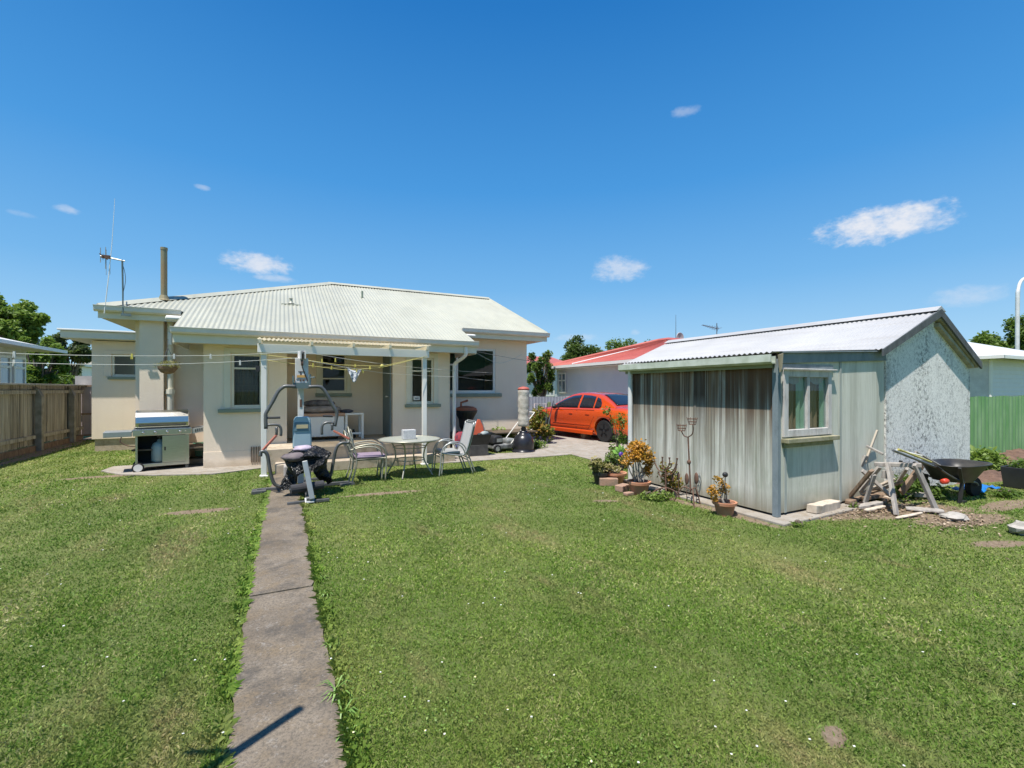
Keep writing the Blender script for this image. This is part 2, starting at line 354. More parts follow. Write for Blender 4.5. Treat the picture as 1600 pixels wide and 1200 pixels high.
def leaf_cloud(C, size, rng, aspect=.55, upb=.5, droop=None):
    n = len(C); nrm = rng.normal(size=(n, 3)); nrm[:, 2] = np.abs(nrm[:, 2])+upb; nrm /= np.linalg.norm(nrm, axis=1)[:, None]
    t = rng.normal(size=(n, 3)); t -= (t*nrm).sum(1)[:, None]*nrm; t /= np.linalg.norm(t, axis=1)[:, None]; b = np.cross(nrm, t)
    s = size*(.6+.8*rng.random(n))[:, None]; L = t*s*.5; W = b*s*.5*aspect; Vv = np.empty((n, 4, 3))
    Vv[:, 0] = C-L; Vv[:, 1] = C+W-L*.1; Vv[:, 2] = C+L; Vv[:, 3] = C-W-L*.1
    Vv[:, 2, 2] -= s[:, 0]*.12
    return Vv.reshape(-1, 3)
def foliage(name, m, parent, blobs, n, size, seed=1, aspect=.55, shell=.55, off=(0, 0, 0)):
    rng = np.random.default_rng(seed); vol = np.array([b[3]*b[4]*b[5] for b in blobs])**.8; k = rng.choice(len(blobs), n, p=vol/vol.sum())
    B = np.array(blobs)[k]; d = rng.normal(size=(n, 3)); d /= np.linalg.norm(d, axis=1)[:, None]
    r = (shell+(1-shell)*rng.random(n))**1.0; r *= 1+.12*rng.normal(size=n)
    C = B[:, :3]+d*r[:, None]*B[:, 3:6]
    tone = np.random.default_rng(seed+5).random(len(blobs))[k]
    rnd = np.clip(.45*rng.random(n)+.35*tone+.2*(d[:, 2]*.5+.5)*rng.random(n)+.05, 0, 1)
    C = C[C[:, 2] > .02]; rnd = rnd[:len(C)]
    return attr_mesh(name, leaf_cloud(C, size, rng, aspect), 4, rnd, m, parent, off)
LEAF = {
 'mid': leafmat('leaf_mid', [(0, (.05, .09, .02)), (.5, (.11, .18, .035)), (1, (.21, .29, .07))]),
 'light': leafmat('leaf_light', [(0, (.08, .14, .025)), (.5, (.18, .27, .05)), (1, (.33, .42, .11))]),
 'dark': leafmat('leaf_dark', [(0, (.03, .055, .02)), (.5, (.065, .11, .035)), (1, (.14, .19, .06))]),
 'pine': leafmat('leaf_pine', [(0, (.05, .07, .04)), (.5, (.10, .13, .065)), (1, (.19, .21, .10))]),
 'rusty': leafmat('leaf_rusty', [(0, (.05, .08, .02)), (.4, (.13, .17, .03)), (.7, (.36, .20, .05)), (1, (.50, .17, .04))]),
 'gold': leafmat('leaf_gold', [(0, (.10, .14, .03)), (.3, (.35, .20, .05)), (.65, (.68, .33, .05)), (1, (.80, .50, .10))]),
 'straw': leafmat('leaf_straw', [(0, (.12, .16, .04)), (.6, (.32, .28, .12)), (1, (.5, .42, .22))]),
}
BARK = PM('bark', (.10, .075, .055), (.17, .14, .11), 6, .95, bmp=.8, bsc=20)
def tree(name, label, cat, base, h, crown, n, size, leaf, seed, nb=16, group=None, trunk_r=.15, blob=.32, shell=.5, clear=.35):
    """crown = (rx, ry, rz, zc) ellipsoid of leaf clumps about the trunk; every limb ends in a clump"""
    rng = random.Random(seed); t = thing(name, label, cat, base, group=group); bx, by, bz = base; rx, ry, rz, zc = crown
    blobs = []
    for i in range(nb):
        while True:
            d = Vector((rng.uniform(-1, 1), rng.uniform(-1, 1), rng.uniform(-1, 1)))
            if .25 < d.length < 1: break
        d = d*(.9/max(d.length, .55))*rng.uniform(.55, 1.0)
        q = blob*rng.uniform(.65, 1.25)
        blobs.append((bx+d.x*rx, by+d.y*ry, bz+zc+d.z*rz, q*rx, q*ry, q*rz*.8))
    foliage('crown', LEAF[leaf], t, blobs, n, size, seed, shell=shell, off=base)
    mb = MB(); top = Vector((bx, by, bz+zc))
    tr = [Vector((bx, by, bz)), Vector((bx+rng.uniform(-.1, .1)*h*.1, by, bz+h*clear*.6)), Vector((bx+rng.uniform(-.2, .2)*h*.1, by, bz+zc-rz*.3)), top]
    mb.tube(smoothpath(tr, 4), [trunk_r*(1.25-.9*i/12) for i in range(13)], 8)
    for b in blobs:
        s = tr[1].lerp(top, rng.uniform(.1, .9)); e = Vector(b[:3]); md = s.lerp(e, .5)+Vector((0, 0, -.08*h*rng.random()))
        mb.tube(smoothpath([s, md, e], 3), [trunk_r*(.42-.055*i) for i in range(7)], 5)
    mb.build('trunk', BARK, t, smooth=True); return t
# ================================================================== ground, path, driveway
def poly_sheet(name, pts, z, m, kind='structure', thick=0.0, cat=None, jag=0.0, seed=3):
    rng = random.Random(seed); P = []
    for i, p in enumerate(pts):
        q = pts[(i+1) % len(pts)]; a = Vector((p[0], p[1], 0)); b = Vector((q[0], q[1], 0)); n = max(1, int((b-a).length/.18)) if jag else 1
        for k in range(n):
            c = a.lerp(b, k/n)
            if jag: c += Vector((rng.uniform(-jag, jag), rng.uniform(-jag, jag), 0))
            P.append((c.x, c.y, z-thick))
    mb = MB()
    if thick: mb.prism(P, (0, 0, thick))
    else: mb.add(P, [tuple(range(len(P)))])
    o = mb.build(name, m); o['kind'] = kind
    if cat: tag(o, cat[0], cat[1])
    return o
g = MB(); g.add([(-400, -300, 0), (500, -300, 0), (500, 600, 0), (-400, 600, 0)], [(0, 1, 2, 3)])
tag(g.build('ground', X['ground']), kind='structure')
# garden path: two slabs meeting at a crack
def edge_pts(ps): return [gp(*p) for p in ps]
PL = edge_pts([(330, 1290), (356, 1200), (362, 1120), (371, 1042), (380, 985), (390, 934), (398, 880), (407, 830), (414, 800), (420, 772), (425, 750), (428, 741)])
PR = edge_pts([(560, 1290), (542, 1200), (531, 1120), (514, 1031), (502, 975), (492, 925), (484, 880), (480, 840), (474, 805), (469, 780), (465, 757), (462, 741)])
PATH = [(p.x, p.y) for p in PL]+[(p.x, p.y) for p in reversed(PR)]
mb = MB()
ka, kb = gp(390, 935), gp(489, 918)
def slab(i0, i1, a=None, b=None):
    L = [tuple(p) for p in PL[i0:i1]]; Rr = [tuple(p) for p in PR[i0:i1]]
    return L, Rr
L1 = [Vector(p) for p in PL[:5]]+[ka-Vector((0, .012, 0))]; R1 = [Vector(p) for p in PR[:5]]+[kb-Vector((0, .012, 0))]
L2 = [ka+Vector((0, .012, 0))]+[Vector(p) for p in PL[6:]]; R2 = [kb+Vector((0, .012, 0))]+[Vector(p) for p in PR[6:]]
def jagged(L, rng, a=.012):
    out = []
    for i in range(len(L)-1):
        n = max(1, int((L[i+1]-L[i]).length/.07))
        for k in range(n): out.append(L[i].lerp(L[i+1], k/n)+Vector((rng.uniform(-a, a), 0, 0)))
    return out+[L[-1]]
rg = random.Random(4)
for L, Rr in ((L1, R1), (L2, R2)):
    P = jagged(L, rg)+list(reversed(jagged(Rr, rg))); mb.prism([(p.x, p.y, -.05) for p in P], (0, 0, .065))
tag(mb.build('garden_path', X['path']), kind='structure')
DRIVE = [gp(690, 724.5), gp(780, 718.5), gp(862, 713.5), gp(893, 711), gp(960, 729), Vector((7.6, 8.0, 0)), Vector((14, 8.2, 0)), Vector((14, 19, 0)), Vector((7.0, 19, 0)), Vector((6.95, 13.2, 0)), Vector((6.75, 11.9, 0)), gp(838, 704), gp(808, 708), gp(745, 711.5), Vector((3.75, 10.6, 0)), Vector((3.3, 10.6, 0))]
DRIVE = [(p.x, p.y) for p in DRIVE]
poly_sheet('driveway', DRIVE, .018, X['drive'], thick=.06, jag=.015)
APRON = [gp(158, 737), gp(185, 742.5), gp(240, 744), gp(330, 742), gp(410, 732.5)]
APRON = [(p.x, p.y) for p in APRON]+[(-.25, 11.0), (-1.40, 11.0), (-1.40, 12.1), (-3.1, 12.1)]
poly_sheet('barbecue_slab', APRON, .02, X['drive'], thick=.06, jag=.015, seed=9)
SOIL = [(9.9, 3.45), (11.2, 3.3), (13.4, 2.95), (15.5, 2.7), (17.5, 2.6), (17.5, 4.9), (10.9, 4.9)]
mb = MB()
rng = random.Random(5); nx, ny = 60, 22; base = len(mb.v); vs = []
for i in range(nx+1):
    for j in range(ny+1):
        x = 9.9+7.6*i/nx; y = 2.75+2.15*j/ny+(1-j/ny)*.7*(1-i/nx); e = min(1, j/3, (ny-j)/2+.2, i/3)
        vs.append((x, y, -.02+e*(.07+.06*math.sin(x*3+y*5)+.05*rng.random())))
mb.add(vs, [(i*(ny+1)+j, (i+1)*(ny+1)+j, (i+1)*(ny+1)+j+1, i*(ny+1)+j+1) for i in range(nx) for j in range(ny)])
tag(mb.build('garden_soil', X['soil'], smooth=True), kind='structure')
PATCHES = []   # bare dirt
def patch(cx, cy, rx, ry, rot=0, m='dirt', seed=1, z=.006):
    rng = random.Random(seed); pts = []; n = 26; f = [rng.uniform(.72, 1.12) for _ in range(n)]
    for k in range(n):
        t = 2*math.pi*k/n; r = (f[k]+f[k-1])/2; x, y = rx*r*math.cos(t), ry*r*math.sin(t)
        pts.append((cx+x*math.cos(rot)-y*math.sin(rot), cy+x*math.sin(rot)+y*math.cos(rot)))
    PATCHES.append(pts); return pts
# concrete footing strip round the shed
mb = MB(); mb.prism([(5.22, 3.38, -.03), (7.2, 3.42, -.03), (7.2, 3.7, -.03), (5.6, 3.7, -.03), (5.6, 6.3, -.03), (5.22, 6.3, -.03)], (0, 0, .06))
FOOT = [(5.2, 3.36), (7.2, 3.40), (7.2, 3.7), (5.2, 6.3)]
# ================================================================== house
house = thing('house', 'single storey cream stucco bungalow with pale green corrugated roof and a recessed back porch', 'house', (-1.41, 11.0, 0))
footing = mb
def wall_y(mb, Y0, Y1, x0, x1, z0, z1, holes=()):
    xs = sorted({x0, x1, *[h[0] for h in holes], *[h[1] for h in holes]})
    for a, b in zip(xs, xs[1:]):
        cut = sorted([(h[2], h[3]) for h in holes if h[0] <= a+1e-6 and h[1] >= b-1e-6]); z = z0
        for lo, hi in cut:
            if lo > z: mb.box(a, b, Y0, Y1, z, lo)
            z = hi
        if z1 > z: mb.box(a, b, Y0, Y1, z, z1)
def window(parent, Y, x0, x1, z0, z1, vs=(), hs=(), fw=.05, fm='cream', sill=None, arch=None, name='window', am='cream', curtain=None, sillm='sage'):
    """wall face at Y, outside is -Y; opening x0..x1, z0..z1"""
    mb = MB(); d0, d1 = Y+.012, Y+.065
    mb.box(x0, x0+fw, d0, d1, z0, z1); mb.box(x1-fw, x1, d0, d1, z0, z1); mb.box(x0+fw, x1-fw, d0, d1, z1-fw, z1); mb.box(x0+fw, x1-fw, d0, d1, z0, z0+fw*1.3)
    for v in vs: mb.box(v-fw*.45, v+fw*.45, d0+.004, d1-.004, z0+fw*1.3, z1-fw)
    for h, a, b in hs: mb.box(a, b, d0+.008, d1-.008, h-fw*.35, h+fw*.35)
    w = mb.build(name, X[fm], parent, bevel=.006)
    p = MB(); p.box(x0+fw*.8, x1-fw*.8, Y+.04, Y+.046, z0+fw, z1-fw*.8); p.build('pane', X['glass'], w)
    if sill:
        q = MB(); q.box(sill[0], sill[1], Y-.07, Y+.01, z0-sill[2], z0-.004); q.build('sill', X[sillm], w, bevel=.008)
    if arch:
        q = MB(); l, r_, t = arch
        if l: q.box(x0-l, x0-.002, Y-.022, Y+.03, z0, z1+t)
        if r_: q.box(x1+.002, x1+r_, Y-.022, Y+.03, z0, z1+t)
        if t: q.box(x0-.002, x1+.002, Y-.022, Y+.03, z1+.002, z1+t)
        q.build('architrave', X[am], w, bevel=.005)
    if curtain:
        cm, a, b = curtain; q = MB(); n = 40
        q.sheet([a+(b-a)*i/n for i in range(n+1)], lambda u: z0, lambda u: z1, lambda u, v: (u, Y+.16+.018*math.sin(u*70), v)); q.build('curtain', cm, w, smooth=True)
    return w
S = X['stucco']
# front extension walls
mb = MB(); wall_y(mb, 11.0, 11.16, -1.41, .09, 0, 2.62, [(-.94, -.37, 1.20, 2.34)]); mb.box(-1.41, -1.25, 11.16, 12.15, 0, 2.9); mb.box(-.06, .09, 11.16, 12.15, 0, 2.9); mb.build('wall', S, house)
mb = MB(); wall_y(mb, 11.0, 11.16, 2.33, 3.75, 0, 2.62, [(2.76, 3.33, 1.24, 2.36)]); mb.box(3.6, 3.75, 11.16, 12.15, 0, 2.9)
mb.box(2.33, 2.48, 11.16, 11.2, 0, 2.6); mb.box(2.33, 2.48, 12.05, 12.15, 0, 2.9); mb.box(2.33, 2.48, 11.2, 12.05, 2.5, 2.9); mb.build('wall', S, house)
# main wall
mb = MB(); wall_y(mb, 12.15, 12.3, -2.75, .09, 0, 3.18); mb.build('wall', S, house)
mb = MB(); wall_y(mb, 12.15, 12.3, .09, 2.48, 0, 3.18, [(.84, 1.44, 1.50, 2.48)]); mb.build('wall', S, house)
mb = MB(); wall_y(mb, 12.15, 12.3, 2.48, 6.55, 0, 3.18, [(3.95, 5.52, 1.48, 2.76)]); mb.box(6.4, 6.55, 12.3, 20.3, 0, 3.18); mb.box(-2.75, 6.55, 20.3, 20.45, 0, 3.18); mb.box(-2.75, -2.6, 12.3, 20.3, 0, 3.18)
mb.prism([(6.4, 12.3, 3.18), (6.4, 20.3, 3.18), (6.4, 16, 4.85)], (.15, 0, 0)); mb.build('wall', S, house)
mb = MB(); mb.box(-2.6, 6.4, 15.0, 15.1, 0, 3.1); mb.build('inner_wall', PM('inner_wall', (.30, .27, .22)), house)
mb = MB(); mb.box(-2.6, 6.4, 11.2, 15, .40, .43); mb.build('inner_floor', PM('inner_floor', (.12, .09, .06)), house)
mb = MB(); mb.box(-2.62, -2.22, 11.86, 12.148, 0, 3.1); mb.build('chimney_breast', S, house)
mb = MB(); mb.box(-1.413, .093, 10.994, 11.05, 0.0, .335); mb.build('plinth', S, house, bevel=.002)
mb = MB(); mb.box(3.42, 3.753, 10.994, 11.05, 0.0, .335); mb.build('plinth', S, house, bevel=.002)
# left wing
mb = MB(); wall_y(mb, 15.3, 15.45, -4.35, -2.75, .32, 2.84, [(-3.95, -2.95, 1.92, 2.50)]); mb.box(-4.35, -4.2, 15.45, 20, .32, 2.84); mb.build('wall', S, house)
mb = MB(); mb.box(-4.30, -2.76, 15.34, 19.9, 0, .32); mb.build('foundation', X['step'], house)
mb = MB(); mb.box(-4.85, -2.5, 14.98, 20.4, 2.86, 3.04); mb.build('fascia', X['cream'], house, bevel=.01)
mb = MB(); mb.box(-4.90, -2.48, 14.93, 20.45, 3.043, 3.085); mb.build('roof', X['white'], house, bevel=.01)
CURT = PM('net_curtain', (.55, .53, .48), None, 4, .9)
window(house, 15.3, -3.95, -2.95, 1.92, 2.50, vs=[-3.45], fw=.05, sill=(-4.02, -2.8, .07), arch=(.16, .1, .1), am='stucco', curtain=(CURT, -3.52, -3.38))
window(house, 11.0, -.94, -.37, 1.20, 2.34, hs=[(2.03, -.89, -.42)], fw=.055, sill=(-1.16, -.26, .08), arch=(.12, .1, .10), curtain=(PM('olive_banded_sheet', (.10, .095, .07), (.07, .065, .05), 6, .9, st=(.2, 1, 6)), -.93, -.38))  # dark olive sheet with horizontal bands, filling the opening behind the pane
window(house, 11.0, 2.76, 3.33, 1.24, 2.36, hs=[(2.04, 2.8, 3.29)], fw=.05, sill=(2.62, 3.50, .08), arch=(.11, .11, .12), curtain=(PM('beige_curtain', (.34, .29, .20), (.26, .22, .15), 4, .9), 3.10, 3.28))
window(house, 12.15, .84, 1.44, 1.50, 2.48, hs=[(2.14, .88, 1.40), (1.86, .88, 1.40)], fw=.05, sill=(.72, 1.56, .08), arch=(.1, .1, .08))
window(house, 12.15, 3.95, 5.52, 1.48, 2.76, vs=[4.36], hs=[(2.28, 3.99, 4.33)], fw=.065, fm='white', sill=(3.9, 5.7, .10))
mb = MB(); mb.box(2.83, 2.98, 10.975, 10.99+.04, 1.335, 1.43); 
notice = mb.build('notice', PM('notice_paper', (.75, .74, .70)), house)
mb = MB(); mb.box(2.848, 2.965, 10.9715, 10.9745, 1.40, 1.408); mb.box(2.86, 2.95, 10.9715, 10.9745, 1.36, 1.385); mb.build('printing', PM('notice_ink', (.25, .25, .27)), notice)
# side door of the porch, and its dark reveal
mb = MB(); mb.box(2.30, 2.36, 11.22, 12.03, .45, 2.46); d = mb.build('door', X['teal'], house, bevel=.004)
k = MB(); k.tube([(2.26, 11.32, 1.42), (2.31, 11.32, 1.42)], .02); k.ball((2.25, 11.32, 1.42), .028); k.build('handle', X['steel'], d, smooth=True)
mb = MB(); mb.box(2.275, 2.298, 10.985, 11.06, .45, 2.6); mb.build('door_frame', X['teal'], house)
# roof: corrugated sheets
ZR = lambda Y: 3.22+(Y-11.69)*.4153
XL, XR, YE, YR = -3.24, 7.0, 11.69, 16.0
def corr(x, p=.09, a=.012): return a*math.sin(2*math.pi*x/p)
def span(a, b, p=.09, seg=6):
    n = int((b-a)/p*seg); return [a+(b-a)*i/n for i in range(n+1)]
hipY = lambda x: YE+(x-XL)*(YR-YE)/(1.37-XL) if x < 1.37 else YR
Pr = lambda u, v: (u, v, ZR(v)+corr(u))
roof = MB(); roof.sheet(span(XL, -1.84), lambda u: YE-.03, hipY, Pr, 2); roof.sheet(span(-1.84, 4.29), lambda u: 10.52, hipY, Pr, 2); roof.sheet(span(4.29, XR), lambda u: YE-.03, hipY, Pr, 2)
roof.add([(XL, YE, ZR(YE)), (1.37, YR, ZR(YR)), (XL, 20.6, ZR(YE))], [(0, 1, 2)]); roof.add([(XL, 20.6, ZR(YE)), (1.37, YR, ZR(YR)), (XR, YR, ZR(YR)), (XR, 20.6, ZR(YE))], [(0, 1, 2, 3)])
rf = roof.build('roof', X['green_roof'], house)
q = MB()
def cap(mb, a, b, w=.13, h=.035):
    a, b = Vector(a), Vector(b); d = (b-a).normalized(); s = d.cross(Vector((0, 0, 1))).normalized(); 
    mb.prism([a+s*w-Vector((0, 0, .05)), a+Vector((0, 0, h)), a-s*w-Vector((0, 0, .05)), a-Vector((0, 0, .03))], b-a)
cap(q, (XL, YE, ZR(YE)+.03), (1.37, YR, ZR(YR)+.03)); cap(q, (1.33, YR, ZR(YR)+.03), (XR, YR, ZR(YR)+.03)); cap(q, (XR, YR, ZR(YR)+.03), (XR, 20.6, ZR(YE)+.03), .06); cap(q, (XR-.01, YE-.03, ZR(YE)+.03), (XR-.01, YR, ZR(YR)+.03), .07, .02)
q.build('ridge_capping', X['green_roof'], rf)
q = MB(); c = oY(566, 462, 14.4); q.tube([(c.x, 14.4, ZR(14.4)), (c.x, 14.4, ZR(14.4)+.2)], .03); q.build('vent_pipe', X['sage'], rf)
q = MB(); q.box(-.02, .42, 12.9, 12.93, ZR(12.9)+.005, ZR(12.9)+.03); q.lathe([(.07, 0), (.04, .05), (.035, .12), (.05, .13)], (.2, 13.05, ZR(13.05)), 12); q.build('roof_flashing', X['green_roof'], rf)
q = MB(); q.tube([(-2.33, 12.5, 3.4), (-2.33, 12.5, 4.70)], .062, 14); q.tube([(-2.33, 12.5, 4.66), (-2.33, 12.5, 4.715)], .068, 14); q.lathe([(.13, 0), (.10, .04), (.07, .12)], (-2.33, 12.5, ZR(12.5)-.01), 14); q.build('flue', X['flue'], house, smooth=False)
# gutters and fascias
GUT = PM('gutter_paint', (.76, .72, .66), (.68, .64, .58), 3, .4)
def gutter(x0, x1, y, z):
    mb = MB(); pr = [(y+.10, z-.01), (y+.10, z-.115), (y+.03, z-.12), (y-.012, z-.09), (y-.02, z-.03), (y-.035, z+.0), (y-.02, z+.004), (y+.0, z-.02), (y+.01, z-.08), (y+.04, z-.10), (y+.085, z-.10), (y+.085, z-.01)]
    mb.prism([(x0, a, b) for a, b in pr], (x1-x0, 0, 0)); mb.box(x0, x0+.006, y, y+.1, z-.105, z-.004); mb.box(x1-.006, x1, y, y+.1, z-.105, z-.004)
    return mb.build('gutter', GUT, house)
gutter(-1.86, 4.31, 10.46, 2.76); gutter(XL-.04, -1.88, 11.62, 3.24); gutter(4.30, XR+.03, 11.62, 3.24)
mb = MB(); mb.box(-1.84, 4.29, 10.562, 10.585, 2.48, 2.72); mb.box(-1.84, -1.815, 10.59, 12.1, 2.46, 2.72); mb.box(4.265, 4.29, 10.59, 12.1, 2.46, 2.72); mb.build('fascia', X['cream'], house)
mb = MB(); mb.box(XL, -1.86, 11.722, 11.745, 3.0, 3.2); mb.build('fascia', X['cream'], house)
mb = MB(); mb.box(4.32, XR, 11.722, 11.745, 3.0, 3.2); mb.prism([(XR-.03, 11.75, 3.0), (XR-.03, 11.75, 3.19), (XR-.03, 16, 4.97), (XR-.03, 16, 4.78)], (.028, 0, 0)); mb.build('fascia', X['cream'], house)
SOF = PM('soffit', (.62, .56, .42), (.58, .52, .40), 3, .7)
mb = MB(); mb.box(-1.8, 4.26, 10.59, 10.998, 2.50, 2.515); mb.box(.1, 2.32, 11.0, 12.14, 2.60, 2.615); mb.box(XL, -1.86, 11.75, 12.14, 3.02, 3.035); mb.box(4.3, XR-.03, 11.75, 12.145, 3.02, 3.035); mb.box(XL, -2.76, 12.15, 20.4, 3.02, 3.035); mb.box(6.56, XR-.03, 12.15, 20.4, 3.02, 3.035); mb.build('soffit', SOF, house)
# downpipes
mb = MB(); mb.tube([(-2.12, 11.95, 3.05), (-2.12, 11.95, 1.55)], .055, 12); mb.tube([(-2.12, 11.95, 1.55), (-2.12, 11.95, .0)], .065, 12); mb.tube([(-2.12, 11.95, 1.5), (-2.12, 11.95, 1.6)], .085, 12); mb.build('downpipe', X['cream'], house, smooth=False)
mb = MB(); mb.tube(smoothpath([(4.0, 10.56, 2.62), (4.0, 10.58, 2.42), (3.86, 10.90, 2.25), (3.84, 10.93, 2.1)], 4), .045, 10); mb.tube([(3.84, 10.93, 2.1), (3.84, 10.93, 0.02)], .045, 10); mb.build('downpipe', X['white'], house)
# foundation air brick
c = oY(392, 722, 10.99); mb = MB()
for i in range(6): mb.box(c.x-.0+i*.045, c.x+.02+i*.045, 10.975, 10.998, .08, .40)
mb.build('air_grille', PM('grille', (.17, .12, .08)), house)
# porch
c1, c2 = oY(412, 743, 9.5), oY(660, 727, 9.5)
mb = MB(); mb.box(-.40, 2.77, 9.46, 9.51, 2.26, 2.42); mb.build('porch_beam', X['white'], house, bevel=.005)
for x in (-.30, 2.69):
    mb = MB(); mb.box(x-.045, x+.045, 9.512, 9.602, 0, 2.42); mb.box(x-.07, x+.07, 9.49, 9.63, 0, .03); mb.build('porch_post', X['white'], house, bevel=.006)
for x in (-.36, .5, 1.25, 1.95, 2.72):
    mb = MB(); mb.box(x-.022, x+.022, 9.40, 10.55, 2.425, 2.50); mb.build('rafter', X['cream'], house)
m, nt, b = nodes('clear_plastic_roof'); b.inputs['Base Color'].default_value = (.72, .64, .50, 1); b.inputs['Roughness'].default_value = .3
t = nt.nodes.new('ShaderNodeBsdfTranslucent'); t.inputs[0].default_value = (.95, .86, .66, 1); t2 = nt.nodes.new('ShaderNodeBsdfTransparent'); t2.inputs[0].default_value = (.97, .91, .74, 1)
m1 = nt.nodes.new('ShaderNodeMixShader'); m1.inputs[0].default_value = .55; nt.links.new(t.outputs[0], m1.inputs[1]); nt.links.new(t2.outputs[0], m1.inputs[2])
m2 = nt.nodes.new('ShaderNodeMixShader'); m2.inputs[0].default_value = .75; nt.links.new(b.outputs[0], m2.inputs[1]); nt.links.new(m1.outputs[0], m2.inputs[2]); nt.links.new(m2.outputs[0], nt.nodes['Material Output'].inputs[0])
mb = MB(); mb.sheet(span(-.42, 2.80, .076), lambda u: 9.36, lambda u: 10.58, lambda u, v: (u, v, 2.515+(v-9.36)*.06+corr(u, .076, .011)), 1); mb.build('porch_roof', m, house)
mb = MB(); mb.box(-.27, 3.35, 10.0, 12.14, .0, .44); mb.build('porch_floor', X['step'], house, bevel=.012)
mb = MB(); mb.box(-.12, 3.40, 9.62, 9.998, .0, .19); mb.build('step', X['step'], house, bevel=.012)
# flood lights under the eaves
for c, r_ in ((oY(283, 498, 11.5), .055), (oY(728, 524, 11.4), .04)):
    mb = MB(); mb.lathe([(r_*.5, -.26), (r_, -.24), (r_, .22), (r_*.8, .26)], c, 12, axis='x'); mb.tube([c, c+Vector((-.05, .2, .02))], .015, 6); mb.build('eave_light', X['white'], house, smooth=False)
mb = MB(); c = oY(266, 530, 11.9); mb.box(c.x-.03, c.x+.03, 11.85, 11.9, c.z-.12, c.z+.14); mb.tube([c+Vector((0, 0, .14)), c+Vector((.0, .1, .3))], .02, 6); mb.build('eave_light', X['white'], house)
# black box on the porch post
mb = MB(); mb.box(-.43, -.36, 9.50, 9.56, 1.92, 2.02); mb.build('sensor_box', X['plastic'], house, bevel=.004)
# ================================================================== shed
shed = thing('shed', 'weathered garden shed of streaked grey green plywood with white corrugated roof and roughcast gable end', 'shed', (5.43, 3.63, 0))
mb = footing; mb.build('footing', X['drive'], shed, bevel=.01)
PLY = X['ply']
LZ = 1.99
mb = MB(); mb.box(5.43, 5.45, 3.66, 6.25, .06, LZ); mb.build('side_panel', PLY, shed)
for y in (4.86,):
    mb = MB(); mb.box(5.424, 5.43, y-.02, y+.02, .06, LZ-.05); mb.build('batten', PLY, shed)
mb = MB(); wall_y(mb, 3.63, 3.65, 5.47, 6.80, .06, 2.06, [(5.60, 6.55, 1.02, 1.80)]); mb.build('front_panel', PLY, shed)
mb = MB(); wall_y(mb, 3.632, 3.652, 6.815, 7.945, .06, 2.14); mb.build('front_panel', PLY, shed)
mb = MB(); mb.box(5.45, 7.9, 6.23, 6.25, 0, LZ); mb.build('back_panel', PLY, shed)
for bt_ in ((6.79, 6.825, 3.617, 3.629, .06, 2.08), (5.60, 5.635, 3.617, 3.629, .06, .93)): mb = MB(); mb.box(*bt_); mb.build('batten', boardmat('batten_wood', [(.22, .24, .22), (.34, .37, .35), (.42, .45, .42)]), shed)
BL = boardmat('blue_grey_trim', [(.13, .16, .17), (.20, .24, .26), (.27, .31, .33)], (5, 5, 2))
mb = MB(); mb.box(5.405, 5.475, 3.585, 3.655, .03, 1.97); mb.build('corner_post', BL, shed, bevel=.006)
mb = MB(); mb.prism([(5.50, 3.60, 1.92), (7.93, 3.60, 2.02), (7.93, 3.60, 2.14), (5.50, 3.60, 2.045)], (0, .026, 0)); mb.prism([(5.5, 3.57, 2.047), (7.93, 3.57, 2.147), (7.93, 3.57, 2.165), (5.5, 3.57, 2.065)], (0, .07, 0)); mb.build('top_board', BL, shed)
mb = MB(); mb.box(5.45, 6.62, 3.612, 3.628, 1.84, 1.915); mb.build('top_board', BL, shed)
# window
GW = boardmat('flaking_white_wood', [(.34, .31, .29), (.55, .52, .50), (.66, .64, .62)], (10, 10, 3))
mb = MB(); x0, x1, z0, z1 = 5.60, 6.55, 1.02, 1.80
mb.box(x0-.04, x0+.05, 3.60, 3.66, z0-.02, z1+.04); mb.box(x1-.06, x1+.02, 3.60, 3.66, z0-.02, z1+.04); mb.box(x0+.05, x1-.06, 3.60, 3.66, z1-.045, z1+.04); mb.box(x0+.05, x1-.06, 3.60, 3.66, z0-.02, z0+.07); mb.box(6.04, 6.095, 3.605, 3.655, z0+.07, z1-.045)
mb.box(x0-.06, x1+.08, 3.56, 3.60, z1+.042, z1+.062)
w = mb.build('window', GW, shed, bevel=.005)
mb = MB(); mb.box(x0+.05, x1-.06, 3.635, 3.64, z0+.07, z1-.04); mb.build('pane', X['glass'], w)
mb = MB(); mb.box(5.54, 6.63, 3.53, 3.628, .93, .985); mb.box(5.56, 6.60, 3.60, 3.628, .87, .93); mb.build('sill', boardmat('mossy_sill', [(.16, .17, .07), (.30, .28, .18), (.36, .32, .24)], (6, 6, 6)), w, bevel=.006)
GC = PM('green_curtain', (.36, .50, .36), (.30, .42, .31), 3, .9); BC = PM('brown_curtain', (.34, .22, .14), (.22, .14, .09), 3, .9, st=(8, 8, 1)); SC2 = PM('sheer_swag', (.42, .38, .33), None, 3, .9)
def curt(a, b, m, name, y=3.66, amp=.012, fr=60, zt=z1, zb=z0):
    mb = MB(); n = 50; mb.sheet([a+(b-a)*i/n for i in range(n+1)], lambda u: zb, lambda u: zt, lambda u, v: (u+(v-zb)*.10*(u-a), y+amp*math.sin(u*fr), v)); mb.build(name, m, w, smooth=True)
curt(5.60, 6.0, BC, 'curtain', y=3.69); curt(6.1, 6.38, BC, 'curtain', y=3.69); curt(5.90, 6.04, GC, 'curtain'); curt(6.36, 6.55, GC, 'curtain')
for a in (5.62, 6.1):
    mb = MB(); n = 24; mb.sheet([a+.4*i/n for i in range(n+1)], lambda u: z1-.05-.09*math.sin((u-a)/.4*math.pi), lambda u: z1, lambda u, v: (u, 3.648+.004*math.sin(u*90), v)); mb.build('valance', SC2, w, smooth=True)
